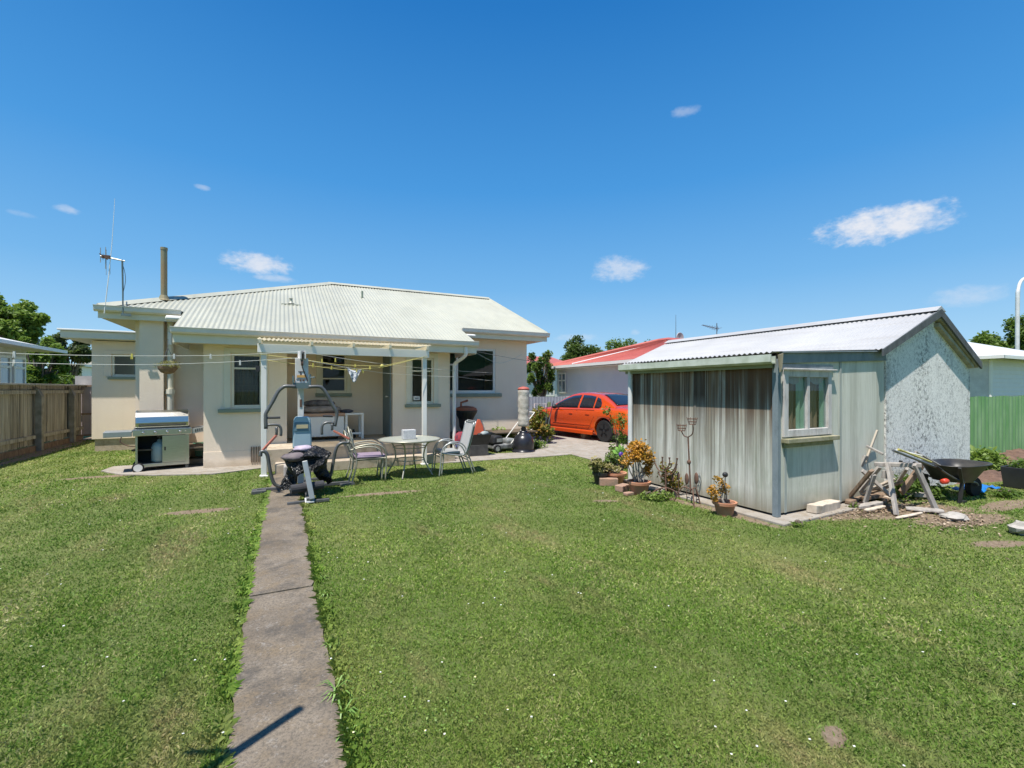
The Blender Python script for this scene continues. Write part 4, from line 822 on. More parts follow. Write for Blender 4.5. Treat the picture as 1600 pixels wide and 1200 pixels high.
# ================================================================== things along the concrete by the right wing
PB = gp(818, 706); pbg = thing('punching_bag', 'free standing punching bag, taped white with a red cap, on a round black base', 'punching bag', PB)
mb = MB(); mb.lathe([(.22, 0), (.295, .0), (.30, .025), (.285, .045), (.245, .055), (.262, .11), (.272, .18), (.268, .25), (.25, .32), (.215, .39), (.165, .44), (.12, .465), (.11, .50), (.10, .54)], PB, 32); mb.build('base', PM('black_base', (.022, .022, .028), None, 4, .3), pbg, smooth=True)
mb = MB(); mb.lathe([(.055, .54), (.075, .58), (.05, .63), (.07, .68)], PB, 16); mb.build('neck', X['plastic'], pbg, smooth=True)
mb = MB(); rng = random.Random(3); prof = [(.12, .655)]+[(.145+rng.uniform(-.008, .008), .67+i*.05) for i in range(19)]+[(.13, 1.60)]
mb.lathe(prof, PB, 24); mb.build('bag', PM('dirty_white_vinyl', (.56, .53, .47), (.42, .38, .32), 5, .6, bmp=.8, bsc=7, bd=.03), pbg, smooth=True)
mb = MB(); mb.lathe([(.148, 1.58), (.15, 1.61), (.12, 1.64), (.02, 1.665)], PB, 24); mb.build('cap', PM('red_cap', (.50, .12, .09)), pbg, smooth=True)
# lawn mower
M0 = gp(786, 704.5); mw = thing('lawn_mower', 'black and silver lawn mower with a pale push handle parked by the punching bag', 'lawn mower', M0, R(8), local=True)
mb = MB(); mb.prism([(-.40, -.2, .08), (.22, -.2, .06), (.32, -.2, .10), (.30, -.2, .20), (-.38, -.2, .20)], (0, .42, 0)); mb.build('deck', PM('mower_deck', (.30, .31, .31), (.10, .10, .10), 6, .5), mw, bevel=.03)
mb = MB(); mb.prism([(-.42, -.17, .21), (-.08, -.17, .21), (-.10, -.17, .38), (-.20, -.17, .43), (-.38, -.17, .40)], (0, .34, 0)); mb.build('engine', X['plastic'], mw, bevel=.04)
mb = MB(); mb.box(-.30, -.12, -.178, -.172, .26, .35); mb.build('label_plate', X['light_metal'], mw)
mb = MB(); mb.box(.02, .30, -.16, .18, .20, .32); mb.build('chute', X['light_metal'], mw, bevel=.05)
for x, r, y in ((-.33, .10, -.24), (.26, .12, -.24), (-.33, .10, .24), (.26, .12, .24)):
    mb = MB(); mb.lathe([(r*.5, -.025), (r, -.025), (r, .025), (r*.5, .025)], (x, y, r), 20, axis='y'); wl = mb.build('wheel', X['rubber'], mw); mb = MB(); mb.lathe([(r*.62, -.03), (r*.5, -.034), (r*.62, .03)], (x, y, r), 16, axis='y'); mb.build('hub', X['light_metal'], wl)
mb = MB()
for s in (-.19, .19): mb.tube([(.12, s, .20), (.62, s, .72), (.88, s, .98)], .013, 8)
mb.tube([(.88, -.19, .98), (.88, .19, .98)], .014, 8); mb.build('push_handle', X['white'], mw)
# black fish-bin barrow with orange board
T0 = gp(745, 712); tub = thing('tub_trolley', 'black plastic tub on a box base holding an orange panel and rubbish', 'tub', T0, R(-6), local=True)
mb = MB(); mb.prism([(-.22, -.18, 0), (.25, -.18, 0), (.22, -.18, .28), (-.2, -.18, .28)], (0, .36, 0)); mb.build('base', PM('dusty_black', (.035, .035, .036), (.07, .068, .065), 6, .7), tub, bevel=.01)
mb = MB(); o_ = [(-.30, -.24, .53), (.30, -.24, .53), (.30, .24, .53), (-.30, .24, .53)]; i_ = [(-.21, -.17, .27), (.23, -.17, .27), (.23, .17, .27), (-.21, .17, .27)]
sc = lambda L, k, z: [(a*k, b*k, c+z) for a, b, c in L]
mb.add(i_+o_+sc(o_, .94, 0)+sc(i_, .94, .02), [(3, 2, 1, 0)]+[(k, (k+1) % 4, 4+(k+1) % 4, 4+k) for k in range(4)]+[(4+k, 4+(k+1) % 4, 8+(k+1) % 4, 8+k) for k in range(4)]+[(8+k, 8+(k+1) % 4, 12+(k+1) % 4, 12+k) for k in range(4)]+[(12, 13, 14, 15)]); mb.build('tray', X['plastic'], tub, bevel=.006)
c = T0; one('orange_wedge', MB().prism([(c.x-.16, c.y-.04, .42), (c.x+.19, c.y-.04, .42), (c.x+.17, c.y+.0, .70), (c.x+.10, c.y+.02, .86), (c.x+.03, c.y+.02, .87)], (0, .03, 0)), PM('orange_plastic', (.62, .12, .05), (.52, .10, .05), 3, .5), 'orange wedge shaped plastic panel sticking out of the black tub', 'panel', at=(c.x, c.y, .42), bevel=.012)
rng = random.Random(8)
for i, (dx, cl, lb, r) in enumerate(((.10, (.30, .36, .36), 'pale grey green bag in the black tub right of the orange panel', .10), (.02, (.02, .02, .02), 'small black coil lying in the black tub before the orange panel', .05))):
    mb = MB(); mb.ball((c.x+dx+(.08 if i == 0 else 0), c.y-(.0 if i == 0 else .13), .52), r, 12, 7, (1.2, 1, .7), .4, rng); one('rubbish', mb, PM('rubbish_%s' % ('pale' if i == 0 else 'black'), cl), lb, 'rubbish', at=(c.x+dx, c.y, .48), smooth=True)
# red and blue bag, brown pot
c = gp(722, 710); mb = MB(); mb.ball((c.x, c.y+.15, .32), .15, 14, 8, (.9, .8, 1.5), .2, rng); one('red_bag', mb, PM('red_cloth', (.45, .04, .05), (.10, .03, .06), 9, .8), 'upright red bag between the sling chairs and the black tub', 'bag', at=(c.x, c.y+.15, .1), smooth=True)
mb = MB(); mb.ball((c.x, c.y, .20), .14, 14, 8, (1.1, .8, .7), .3, rng); one('blue_bag', mb, PM('blue_cloth', (.04, .05, .38), (.05, .06, .15), 9, .7), 'blue bag lying below the red bag', 'bag', at=(c.x, c.y, .1), smooth=True)
mb = MB(); mb.lathe([(.10, 0), (.12, .17), (.13, .18), (.11, .18), (.09, .02)], c+Vector((0, -.05, 0)), 16); one('plant_pot', mb, X['rust'], 'brown pot under the blue bag beside the black tub', 'pot', at=c+Vector((0, -.05, 0)))
# outdoor fire with rusty lid, behind the downpipe
c = gp(716, 698); fp = thing('brazier', 'black outdoor brazier with a rusty orange lid partly hidden by the downpipe', 'brazier', Vector((c.x, 11.65, 0)))
c = Vector((c.x+.05, 11.65, 0))
mb = MB(); mb.lathe([(.10, .45), (.18, .60), (.20, .80), (.30, .98), (.31, 1.03), (.26, 1.03), (.15, .80)], c, 24); mb.build('bowl', X['plastic'], fp)
mb = MB(); mb.lathe([(.30, 1.035), (.28, 1.09), (.18, 1.13), (.02, 1.15)], c, 24); mb.tube([c+Vector((-.14, 0, 1.1)), c+Vector((-.14, 0, 1.24)), c+Vector((.0, -.02, 1.28)), c+Vector((.04, -.04, 1.30))], .03, 8); mb.build('lid', PM('rust_orange', (.48, .14, .06), (.36, .12, .06), 7, .7), fp)
mb = MB(); mb.lathe([(.20, 0), (.17, .2), (.12, .46)], c, 16); mb.build('stand', X['grey_metal'], fp)
# ================================================================== car
def build_car(loc, rz, sc):
    t = thing('orange_car', 'orange four door saloon car with black wheels parked on the driveway behind the shed', 'car', loc, rz, None, True, sc)
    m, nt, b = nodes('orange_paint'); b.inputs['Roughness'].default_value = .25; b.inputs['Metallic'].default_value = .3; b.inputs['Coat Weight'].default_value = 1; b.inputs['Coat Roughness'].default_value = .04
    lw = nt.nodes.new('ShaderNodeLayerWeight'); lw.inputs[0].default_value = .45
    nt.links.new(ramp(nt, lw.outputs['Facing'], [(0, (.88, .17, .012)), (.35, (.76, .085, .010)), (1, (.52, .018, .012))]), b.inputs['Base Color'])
    GL = PM('tinted_glass', (.012, .016, .022), (.016, .02, .028), 2, .04, spec=.8)
    W = .93
    def it(x, tab):
        for (a, u), (b_, v) in zip(tab, tab[1:]):
            if x <= b_:
                k = (x-a)/(b_-a); return u+(v-u)*k
        return tab[-1][1]
    ztop = lambda x: it(x, [(0, .66), (.04, .88), (.12, .99), (.5, 1.03), (.95, 1.03), (1.2, 1.0), (3.4, .98), (3.7, .965), (4.2, .90), (4.6, .80), (4.82, .68), (4.91, .52)])
    zbelt = lambda x: min(ztop(x)-.03, it(x, [(0, .80), (.2, .92), (1.2, .945), (3.4, .89), (4.2, .82), (4.91, .5)]))
    wid = lambda x: it(x, [(0, .60), (.06, .78), (.25, .88), (.8, .925), (1.5, .93), (3.4, .93), (4.2, .90), (4.6, .84), (4.8, .72), (4.91, .50)])
    zlow = lambda x: it(x, [(0, .36), (.15, .26), (.6, .24), (1.2, .19), (3.6, .19), (4.3, .22), (4.91, .26)])
    xs = sorted(set([round(4.91*i/70, 3) for i in range(71)]+[.04, .12]))
    mb = MB(); vs = []; fr = [(.90, 0), (.965, .10), (.985, .25), (.995, .32), (.985, .36), (1.0, .55), (1.0, .75), (.985, .9), (.955, 1.0)]
    for x in xs:
        w_, zl, zb, zt = wid(x), zlow(x), zbelt(x), ztop(x); sec = [(w_*a, zl+(zb-zl)*k) for a, k in fr]+[(w_*.90, zb+(zt-zb)*.55), (w_*.80, zb+(zt-zb)*.9), (w_*.55, zt), (w_*.28, zt+.012), (0, zt+.018)]
        full = [(0, zl)]+sec; ring = full+[(-a, z) for a, z in reversed(full[1:-1])]
        vs += [(x, a, z) for a, z in ring]; nn = len(ring)
    fs = []
    for i in range(len(xs)-1):
        for k in range(nn): fs.append((i*nn+k, i*nn+(k+1) % nn, (i+1)*nn+(k+1) % nn, (i+1)*nn+k))
    fs += [tuple(range(nn-1, -1, -1)), tuple((len(xs)-1)*nn+k for k in range(nn))]
    mb.add(vs, fs); body = mb.build('body', m, t, smooth=True, keep=True)
    WX = (1.08, 3.91)
    cut = MB()
    for wx in WX:
        for s in (-1, 1): cut.lathe([(.375, -.2), (.375, .2)], (wx, s*.86, .345), 40, axis='y')
    cb = cut.build('cutter', m, None, keep=True); cb.parent = t
    import bmesh
    for o_ in (body, cb):
        bm = bmesh.new(); bm.from_mesh(o_.data); bmesh.ops.remove_doubles(bm, verts=bm.verts, dist=1e-5); bmesh.ops.recalc_face_normals(bm, faces=bm.faces); bm.to_mesh(o_.data); bm.free()
    bo = body.modifiers.new('cut', 'BOOLEAN'); bo.operation = 'DIFFERENCE'; bo.object = cb; bo.solver = 'EXACT'
    bpy.context.view_layer.update(); ev = body.evaluated_get(bpy.context.evaluated_depsgraph_get()); me = bpy.data.meshes.new_from_object(ev); body.modifiers.clear(); body.data = me; bpy.data.objects.remove(cb)
    # greenhouse
    zr = lambda x: it(x, [(.72, 1.02), (1.0, 1.17), (1.35, 1.33), (1.6, 1.395), (2.1, 1.435), (2.5, 1.43), (2.8, 1.38), (3.1, 1.24), (3.6, .96)])
    yb = lambda x: .865*wid(x)/.93; zb0 = .93
    def side(x, z):
        f_ = (z-zb0)/.5; return yb(x)-.02-.30*max(0, f_)**1.15
    gx = [.72+(3.6-.72)*i/48 for i in range(49)]; mb = MB(); vs = []
    for x in gx:
        z = zr(x); h = z-zb0; L = [(side(x, zb0+h*k)+(0), zb0+h*k) for k in (0, .2, .4, .6, .78, .9)]; ye = side(x, zb0+h*.9); L += [(ye-.035, zb0+h*.965), (ye-.10, z-.002), (ye*.6, z+.010), (0, z+.018)]
        ring = L+[(-a, zz) for a, zz in reversed(L[:-1])]; vs += [(x, a, zz) for a, zz in ring]; nn = len(ring)
    mb.add(vs, [(i*nn+k, i*nn+k+1, (i+1)*nn+k+1, (i+1)*nn+k) for i in range(48) for k in range(nn-1)]); mb.build('roof', m, t, smooth=True, keep=True)
    def pane(poly, s, name, eps=.006):
        # fill polygon (x,z) on the side surface with a grid patch
        import itertools
        xs_ = [p[0] for p in poly]; x0, x1 = min(xs_), max(xs_); vs = []; n = 24
        def rng_(x):
            zz = []
            for (a, b_), (c, d) in zip(poly, poly[1:]+poly[:1]):
                if (a-x)*(c-x) <= 0 and a != c: zz.append(b_+(d-b_)*(x-a)/(c-a))
            return min(zz), max(zz)
        mb = MB()
        for i in range(n+1):
            x = min(max(x0+(x1-x0)*i/n, x0+1e-4), x1-1e-4); lo, hi = rng_(x)
            for j in range(5): z = lo+(hi-lo)*j/4; vs.append((x, s*(side(x, z)+eps), z))
        mb.add(vs, [(i*5+j, (i+1)*5+j, (i+1)*5+j+1, i*5+j+1) for i in range(n) for j in range(4)]); return mb.build(name, GL, t, smooth=True, keep=True, solid=.003)
    zt2 = lambda x: zb0+(zr(x)-zb0)*.88
    for s in (-1, 1):
        pane([(2.28, .965), (3.42, .955), (3.3, zt2(3.3)-.02), (3.0, zt2(3.0)-.02), (2.7, zt2(2.7)-.015), (2.32, zt2(2.32)-.015)], s, 'side_window')
        pane([(1.60, .975), (2.21, .965), (2.24, zt2(2.24)-.015), (1.9, zt2(1.9)-.015), (1.64, zt2(1.64)-.03)], s, 'side_window')
        pane([(1.28, 1.02), (1.36, .98), (1.55, .975), (1.58, zt2(1.58)-.04), (1.42, zt2(1.42)-.05), (1.30, 1.12)], s, 'quarter_window')
    for nm, xa, xb in (('rear_window', .80, 1.48), ('windscreen', 2.84, 3.54)):
        vs = []; n = 14
        for i in range(n+1):
            x = xa+(xb-xa)*i/n; hw = side(x, zb0+(zr(x)-zb0)*.9)-.13
            dz = (zr(x+.02)-zr(x-.02))/.04
            for j in range(13):
                y = hw*(-1+2*j/12); nl = math.hypot(1, dz); vs.append((x-dz/nl*.008, y, zr(x)+.010+.012*(1-(y/hw)**2)*.7+.008))
        mb = MB(); mb.add(vs, [(i*13+j, (i+1)*13+j, (i+1)*13+j+1, i*13+j+1) for i in range(n) for j in range(12)]); mb.build(nm, GL, t, smooth=True, keep=True, solid=.003)
    # door seams, handles, trim, mirror, lights
    for s in (-1, 1):
        for nm, x0, x1 in (('front_door', 2.26, 3.42), ('rear_door', 1.50, 2.24)):
            mb = MB(); pts = [(x0, .32), (x1, .32), (x1, .88), (x0, .91)] if nm == 'front_door' else [(1.72, .34), (x1, .32), (x1, .91), (1.48, .92), (1.47, .72)]
            mb.tube([(x, s*(wid(x)*(.99 if z < .45 else 1.0 if z < .8 else .97)+.001), z) for x, z in pts], .0045, 4, closed=True); d = mb.build(nm, X['rubber'], t, keep=True)
            hx = x0+.16; mb = MB(); mb.box(hx, hx+.17, s*.925-.02, s*.925+.02, .775, .80); mb.build('door_handle', m, d, bevel=.006, keep=True)
        mb = MB(); mb.prism([(1.5, s*.925, .23), (3.5, s*.925, .23), (3.5, s*.945, .20), (1.5, s*.955, .19)], (0, 0, .09)); mb.build('side_skirt', m, t, keep=True)
        mb = MB(); mb.box(1.60, 3.40, s*.928-.006, s*.928+.006, .455, .475); mb.build('side_moulding', m, t, bevel=.003, keep=True)
        mb = MB(); mb.ball((3.18, s*1.02, .98), .1, 12, 8, (.7, 1.0, .75)); mb.box(3.14, 3.2, min(s*.86, s*.98), max(s*.86, s*.98), .93, .96); mb.build('wing_mirror', X['plastic'], t, smooth=True, keep=True)
        RL = PM('red_lamp', (.45, .02, .02), (.65, .25, .2), 8, .1); mb = MB(); mb.ball((.13, s*.69, .83), .13, 14, 8, (.9, 1.35, .75)); mb.build('tail_light', RL, t, smooth=True, keep=True)
        mb = MB(); mb.ball((4.62, s*.66, .64), .13, 14, 8, (1.3, 1.2, .5)); mb.build('headlight', X['glass'] if False else X['light_metal'], t, smooth=True, keep=True)
        mb = MB(); mb.box(4.02, 4.10, s*.905-.008, s*.905+.008, .665, .69); mb.build('side_indicator', X['white'], t, keep=True)
    mb = MB(); mb.box(-.01, .02, -.26, .26, .62, .74); mb.build('number_plate', X['light_metal'], t, keep=True)
    mb = MB(); mb.box(.3, 4.5, -.7, .7, .22, .5)
    for wx in WX: mb.box(wx-.45, wx+.45, -.72, .72, .3, .74)
    mb.build('underbody', X['rubber'], t, keep=True)
    RIM = PM('black_alloy', (.03, .03, .032), (.05, .05, .055), 4, .3, .6)
    for wx in WX:
        for s in (-1, 1):
            mb = MB(); mb.lathe([(.20, -.10), (.30, -.105), (.325, -.08), (.332, 0), (.325, .08), (.30, .105), (.20, .10)], (wx, s*.80, .332), 36, axis='y'); wh = mb.build('wheel', X['rubber'], t, smooth=False, keep=True)
            mb = MB(); mb.lathe([(.225, -.07), (.235, .10 if s > 0 else -.10), (.22, .103 if s > 0 else -.103), (.215, -.06)], (wx, s*.80, .332), 30, axis='y')
            for k in range(5):
                a = 2*math.pi*k/5+.3; c_ = Vector((wx, s*.885, .332)); e = c_+Vector((math.cos(a)*.215, 0, math.sin(a)*.215)); mb.beam(c_, e, .07, .03, up=(0, 1, 0))
            mb.lathe([(.05, .07*s), (.05, .1*s), (.02, .11*s)], (wx, s*.80, .332), 14, axis='y'); mb.build('rim', RIM, wh, keep=True)
            mb = MB(); mb.lathe([(.15, .0), (.15, .02)], (wx, s*.83, .332), 20, axis='y'); mb.build('brake_disc', X['light_metal'], wh, keep=True)
    return t
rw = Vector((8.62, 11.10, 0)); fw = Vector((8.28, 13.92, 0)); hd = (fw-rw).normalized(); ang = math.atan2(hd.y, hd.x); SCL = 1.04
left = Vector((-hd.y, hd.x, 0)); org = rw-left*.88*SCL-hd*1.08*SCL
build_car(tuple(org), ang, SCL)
c = gp(915, 686); one('wooden_block', MB().box(c.x-.11, c.x+.13, c.y-.1, c.y+.12, 0, .27), X['brown_wood'], 'wooden block standing on the driveway under the sill of the orange car', 'block', at=(c.x, c.y, 0), bevel=.008)
# ================================================================== clothes lines
WIRE = PM('clothes_wire', (.62, .62, .56), None, 4, .5); YW = PM('yellow_cord', (.60, .52, .14), (.52, .46, .14), 4, .6)
lp = Vector((-4.0, 6.6, 0)); cp = thing('clothesline_post', 'white T shaped clothesline post standing at the left edge of the lawn', 'clothesline post', lp)
mb = MB(); mb.tube([lp, lp+Vector((0, 0, 2.15))], .035, 10); mb.build('pole', X['white'], cp); mb = MB(); mb.tube([lp+Vector((.15, -.42, 2.06)), lp+Vector((-.15, .42, 2.06))], .025, 8); mb.build('crossbar', X['white'], cp)
lp2 = Vector((-.80, 1.93, 0)); cp2 = thing('clothesline_post', 'bare steel clothesline post beside the lower end of the path', 'clothesline post', lp2)
mb = MB(); mb.tube([lp2, lp2+Vector((0, 0, 2.66))], .028, 10); mb.build('pole', X['light_metal'], cp2); mb = MB(); mb.tube([lp2+Vector((0, .0, 1.9)), lp2+Vector((-.35, -.0, 2.35))], .016, 8); mb.build('brace', X['light_metal'], cp2)
def sag(pts, s, n=8):
    out = []
    for a, b in zip(pts, pts[1:]):
        for i in range(n):
            t = i/n; p = a.lerp(b, t); p = p+Vector((0, 0, -s*4*t*(1-t)*(b-a).length*.25)); out.append(p)
    return out+[pts[-1]]
W1 = [lp+Vector((-.1, .3, 2.06)), oY(40, 553, 7.55), oY(206, 556, 7.8), oY(350, 555, 8.05), oY(469, 549, 8.3), oY(600, 569, 9.6), oY(700, 578, 10.7), oY(772, 582.5, 12.10)]
W2 = [lp+Vector((.1, -.3, 2.06)), oY(0, 566, 7.0), oY(206, 570, 7.4), oY(300, 568, 7.7), oY(461, 559.5, 8.2), oY(600, 583, 9.6), oY(717, 589, 10.7), oY(772, 595, 12.10)]
W3 = [oY(405, 553, 9.46), oY(469, 561, 9.3), oY(530, 570, 9.2), oY(597, 572, 9.15), oY(650, 560, 9.45)]
W4 = [oY(412, 562, 9.46), oY(490, 572, 9.3), oY(540, 578, 9.25), oY(597, 574, 9.15), oY(668, 556, 9.45)]
for W_, mt, lb, r in ((W1, WIRE, 'upper pale clothesline wire running across the house front' , .0035), (W2, WIRE, 'lower pale clothesline wire running across the house front', .0035), (W3, YW, 'upper yellow cord strung below the porch beam', .0042), (W4, YW, 'lower yellow cord strung below the porch beam', .0042)):
    one('clothesline', MB().tube(sag(W_, .02, 4), r, 5), mt, lb, 'clothesline', at=W_[0])
c = oY(597, 572, 9.15); one('knot', MB().ball(c, .03, 8, 6, (1.3, 1, 1.2)), YW, 'knot where the two yellow cords cross below the porch beam', 'knot', at=c)
for a, b, Y, lb, mt in (((738, 548), (848, 567), 11.3, 'thin dark cable from the right eave light towards the driveway', X['grey_metal']), ((745, 552), (815, 554), 11.9, 'thin white cord drooping below the right eave', WIRE)):
    p, q_ = oY(*a, Y), oY(*b, Y); mid = p.lerp(q_, .5)+Vector((0, 0, -.02 if mt is X['grey_metal'] else -.26)); one('cable', MB().tube(smoothpath([p, mid, q_], 8), .006, 5), mt, lb, 'cable', at=p)
PGY = PM('yellow_peg', (.72, .62, .12)); PGW = PM('white_peg', (.70, .70, .66))
pegs = [(206, 556, 7.8, 1, W1), (272, 556, 7.9, 0, 0), (329, 556, 8.0, 0, 0), (375, 566, 7.9, 0, 0), (489, 570, 9.28, 1, 0), (518, 574, 9.26, 1, 0), (557, 579, 9.2, 1, 0), (555, 571, 9.2, 1, 0), (567, 579, 9.2, 1, 0), (578, 574, 9.2, 1, 0), (524, 562, 8.9, 1, 0), (503, 563, 9.2, 1, 0), (22, 566, 7.05, 0, 0), (22, 553, 7.5, 0, 0)]
where = {206: 'yellow peg above the left wing window', 272: 'white peg by the hanging basket', 329: 'white peg before the lit wall left of the porch', 375: 'white peg before the left porch window', 489: 'yellow peg right of the gym tower', 518: 'yellow peg before the middle window, on the lower cord', 557: 'yellow peg on the right shoulder of the hanging cloth', 555: 'yellow peg above the hanging cloth', 567: 'yellow peg just right of the hanging cloth', 578: 'yellow peg left of the cord knot', 524: 'yellow peg before the top of the middle window', 503: 'yellow peg nearest the frame of the middle window', 22: 'white peg at the far left of the wires'}
for x, y, Y, yel, _ in pegs:
    c = oY(x, y, Y); lb = where[x]
    if x == 22: lb += ', lower wire' if y > 560 else ', upper wire'
    mb = MB(); mb.prism([(c.x-.009, c.y-.008, c.z+.03), (c.x+.009, c.y-.008, c.z+.03), (c.x+.013, c.y-.008, c.z-.045), (c.x+.003, c.y-.008, c.z-.045), (c.x, c.y-.008, c.z-.01), (c.x-.003, c.y-.008, c.z-.045), (c.x-.013, c.y-.008, c.z-.045)], (0, .016, 0)); one('clothes_peg', mb, PGY if yel else PGW, lb, 'clothes peg', at=c, group='pegs on the clotheslines')
# hanging cloth
m, nt, b_ = nodes('patterned_cloth'); v = coords(nt, (1, 1, 1), world=False); nt.links.new(ramp(nt, noise(nt, v, 14, 2, .5, 2), [(.50, (.72, .72, .72)), (.54, (.12, .14, .22)), (.60, (.12, .14, .22)), (.64, (.75, .75, .75))]), b_.inputs['Base Color']); b_.inputs['Roughness'].default_value = .9
a, b = oY(541, 573, 9.2), oY(565, 577, 9.2); bt = oY(553, 594, 9.2); mb = MB(); n = 18; vs = []
for i in range(n+1):
    u = i/n; tp = a.lerp(b, u)+Vector((0, 0, -.05*math.sin(u*math.pi))); lo = tp.z-(tp.z-bt.z)*(1-abs(2*u-1)**1.3)*.95-.06
    for j in range(9): w_ = j/8; vs.append((tp.x+(bt.x-tp.x)*w_*.25, tp.y+.03*math.sin(u*16+w_*2)*w_, tp.z+(lo-tp.z)*w_))
mb.add(vs, [(i*9+j, (i+1)*9+j, (i+1)*9+j+1, i*9+j+1) for i in range(n) for j in range(8)]); one('hanging_cloth', mb, m, 'white cloth with navy pattern pegged on the yellow cord', 'cloth', at=a, smooth=True, solid=.004)
# ================================================================== left boundary: timber fence with concrete posts, pale gate panel
OLD = boardmat('old_fence_boards', [(.13, .115, .09), (.38, .35, .285), (.58, .55, .47)], (11, 11, .7)); LICH = PM('lichen_concrete', (.34, .32, .27), (.20, .19, .155), 5, .95, bmp=.6, bsc=30, world=True)
fx = -5.78; fz = 1.73; fn = thing('board_fence', 'old mossy vertical board fence with heavy posts along the left side of the lawn', 'fence', (fx, 12, 0))
mb = MB(); rng = random.Random(6); y = 7.4; CAPM = boardmat('pale_cap', [(.30, .29, .26), (.42, .40, .35), (.50, .47, .41)], (3, 3, 3))
while y < 19.3:
    w_ = rng.uniform(.085, .10); j = rng.uniform(-.008, .008); mb.box(fx+.0+j, fx+.022+j, y, y+w_, .16+rng.uniform(-.02, .02), fz-.03); y += w_+rng.uniform(.004, .012)
mb.build('board', OLD, fn)['kind'] = 'stuff'
mb = MB(); mb.box(fx+.0, fx+.16, 7.4, 19.3, fz-.035, fz+.01); mb.build('capping', CAPM, fn, bevel=.006)
for z in (1.48, .32):
    mb = MB(); mb.box(fx+.024, fx+.09, 7.4, 19.3, z, z+.09); mb.build('rail', OLD, fn)
mb = MB(); mb.box(fx+.03, fx+.09, 7.4, 19.3, 0, .14); mb.build('kick_board', X['brown_wood'], fn)
for yy in (8.9, 11.2, 13.75, 16.2, 18.3):
    mb = MB(); mb.box(fx+.06, fx+.20, yy-.07, yy+.07, 0, 1.42); mb.prism([(fx+.06, yy-.07, 1.42), (fx+.20, yy-.07, 1.42), (fx+.12, yy-.07, 1.60), (fx+.06, yy-.07, 1.66)], (0, .14, 0)); mb.build('post', LICH, fn, bevel=.01)
PK = PM('faded_pink_metal', (.46, .40, .40), (.38, .32, .32), 3, .6, world=True); YG = 19.35
a, b = oY(118, 591, YG), oY(146, 688, YG); gt = thing('side_gate', 'faded pinkish metal side gate panel between the board fence and the left wing', 'gate', (-5.4, YG, 0))
mb = MB(); x = a.x
while x < -3.9: mb.box(x, x+.16, YG, YG+.02, .12, 1.72); mb.box(x+.16, x+.19, YG-.015, YG, .12, 1.72); x += .19
mb.build('cladding', PK, gt)
mb = MB(); mb.box(a.x, -3.9, YG-.04, YG+.025, 1.725, 2.02); mb.build('top_sheet', PM('pale_sheet', (.58, .55, .55)), gt)
for z in (.10, .78, 1.68):
    mb = MB(); mb.box(a.x, -3.9, YG-.05, YG-.016, z, z+.05); mb.build('rail', X['brown_wood'], gt)
one('small_sign', MB().box(-4.98, -4.80, YG-.035, YG-.02, .95, 1.17), X['white'], 'small blank white plate fixed on the pinkish side gate', 'sign', at=(-4.9, YG, .95))
# ================================================================== right boundaries
GF = PM('green_painted_iron', (.10, .26, .085), (.22, .37, .19), 2.6, .55, st=(1, 1, .35), world=True, detail=7)
m = GF; yf = 4.62; gf = thing('corrugated_fence', 'green painted corrugated iron fence to the right of the shed', 'fence', (14, yf, 0))
mb = MB(); mb.sheet([10.75+i*.025 for i in range(int(9.5/.025))], lambda u: .04, lambda u: 1.43+.008*math.sin(u*5), lambda u, v: (u, yf+.022*max(-.6, min(.8, 1.4*math.sin(2*math.pi*u/.19))), v), 1); mb.build('cladding', GF, gf)
mb = MB(); mb.box(10.75, 20.2, yf+.03, yf+.08, 1.2, 1.28); mb.build('rail', X['grey_wood'], gf)
GR = PM('grey_fence_paint', (.33, .36, .41), (.28, .31, .35), 3, .5, world=True); yf = 17.0; p, q = oY(826, 620, yf), oY(905, 620, yf); g2 = thing('grey_fence', 'blue grey corrugated fence behind the driveway in front of the red roofed house', 'fence', (9, yf, 0))
mb = MB(); mb.sheet([p.x-1.2+i*.03 for i in range(int(7/.03))], lambda u: 0, lambda u: p.z, lambda u, v: (u, yf+.009*math.sin(2*math.pi*u/.15), v), 1); mb.build('cladding', GR, g2)
mb = MB(); mb.box(p.x-1.2, p.x+5.8, yf+.03, yf+.07, 1.1, 1.16); mb.build('rail', X['grey_wood'], g2)
a, b = oY(835, 631, 15.6), oY(853, 631, 15.6); mb = MB(); mb.tube([Vector((a.x, a.y, 0)), a, b, Vector((b.x, b.y, 0))], .02, 6); one('rail_frame', mb, X['white'], 'thin white pipe rail in front of the blue grey fence', 'rail', at=(a.x, a.y, 0))
a = oY(858, 628, 15.8); one('green_stake', MB().box(a.x-.05, a.x+.05, 15.75, 15.85, 0, a.z), PM('green_stake', (.22, .30, .14)), 'short green post between the pipe rail and the orange car', 'post', at=(a.x, 15.8, 0), bevel=.01)
# ================================================================== neighbouring houses
def wb_wall(mb, p0, p1, z0, z1, pitch=.15, proud=.018):
    """weatherboards on the right-hand side of the run p0 -> p1"""
    p0, p1 = Vector(p0), Vector(p1); d = (p1-p0).normalized(); n_ = Vector((d.y, -d.x, 0)); z = z0
    while z < z1-1e-3:
        t = min(z+pitch, z1); mb.add([p0+n_*proud+Vector((0, 0, z)), p1+n_*proud+Vector((0, 0, z)), p1+n_*.002+Vector((0, 0, t)), p0+n_*.002+Vector((0, 0, t)), p0+Vector((0, 0, z)), p1+Vector((0, 0, z))], [(0, 1, 2, 3), (4, 5, 1, 0)]); z = t
WB = PM('white_weatherboard', (.70, .71, .72), (.66, .67, .69), 2, .5, world=True)
nb = thing('red_roofed_house', 'white weatherboard house with a red iron roof beyond the driveway', 'house', (14, 14, 0))
mb = MB(); mb.box(12.3, 19, 8.5, 19.64, 0, 2.62); mb.build('wall', PM('house_core', (.66, .67, .68)), nb)
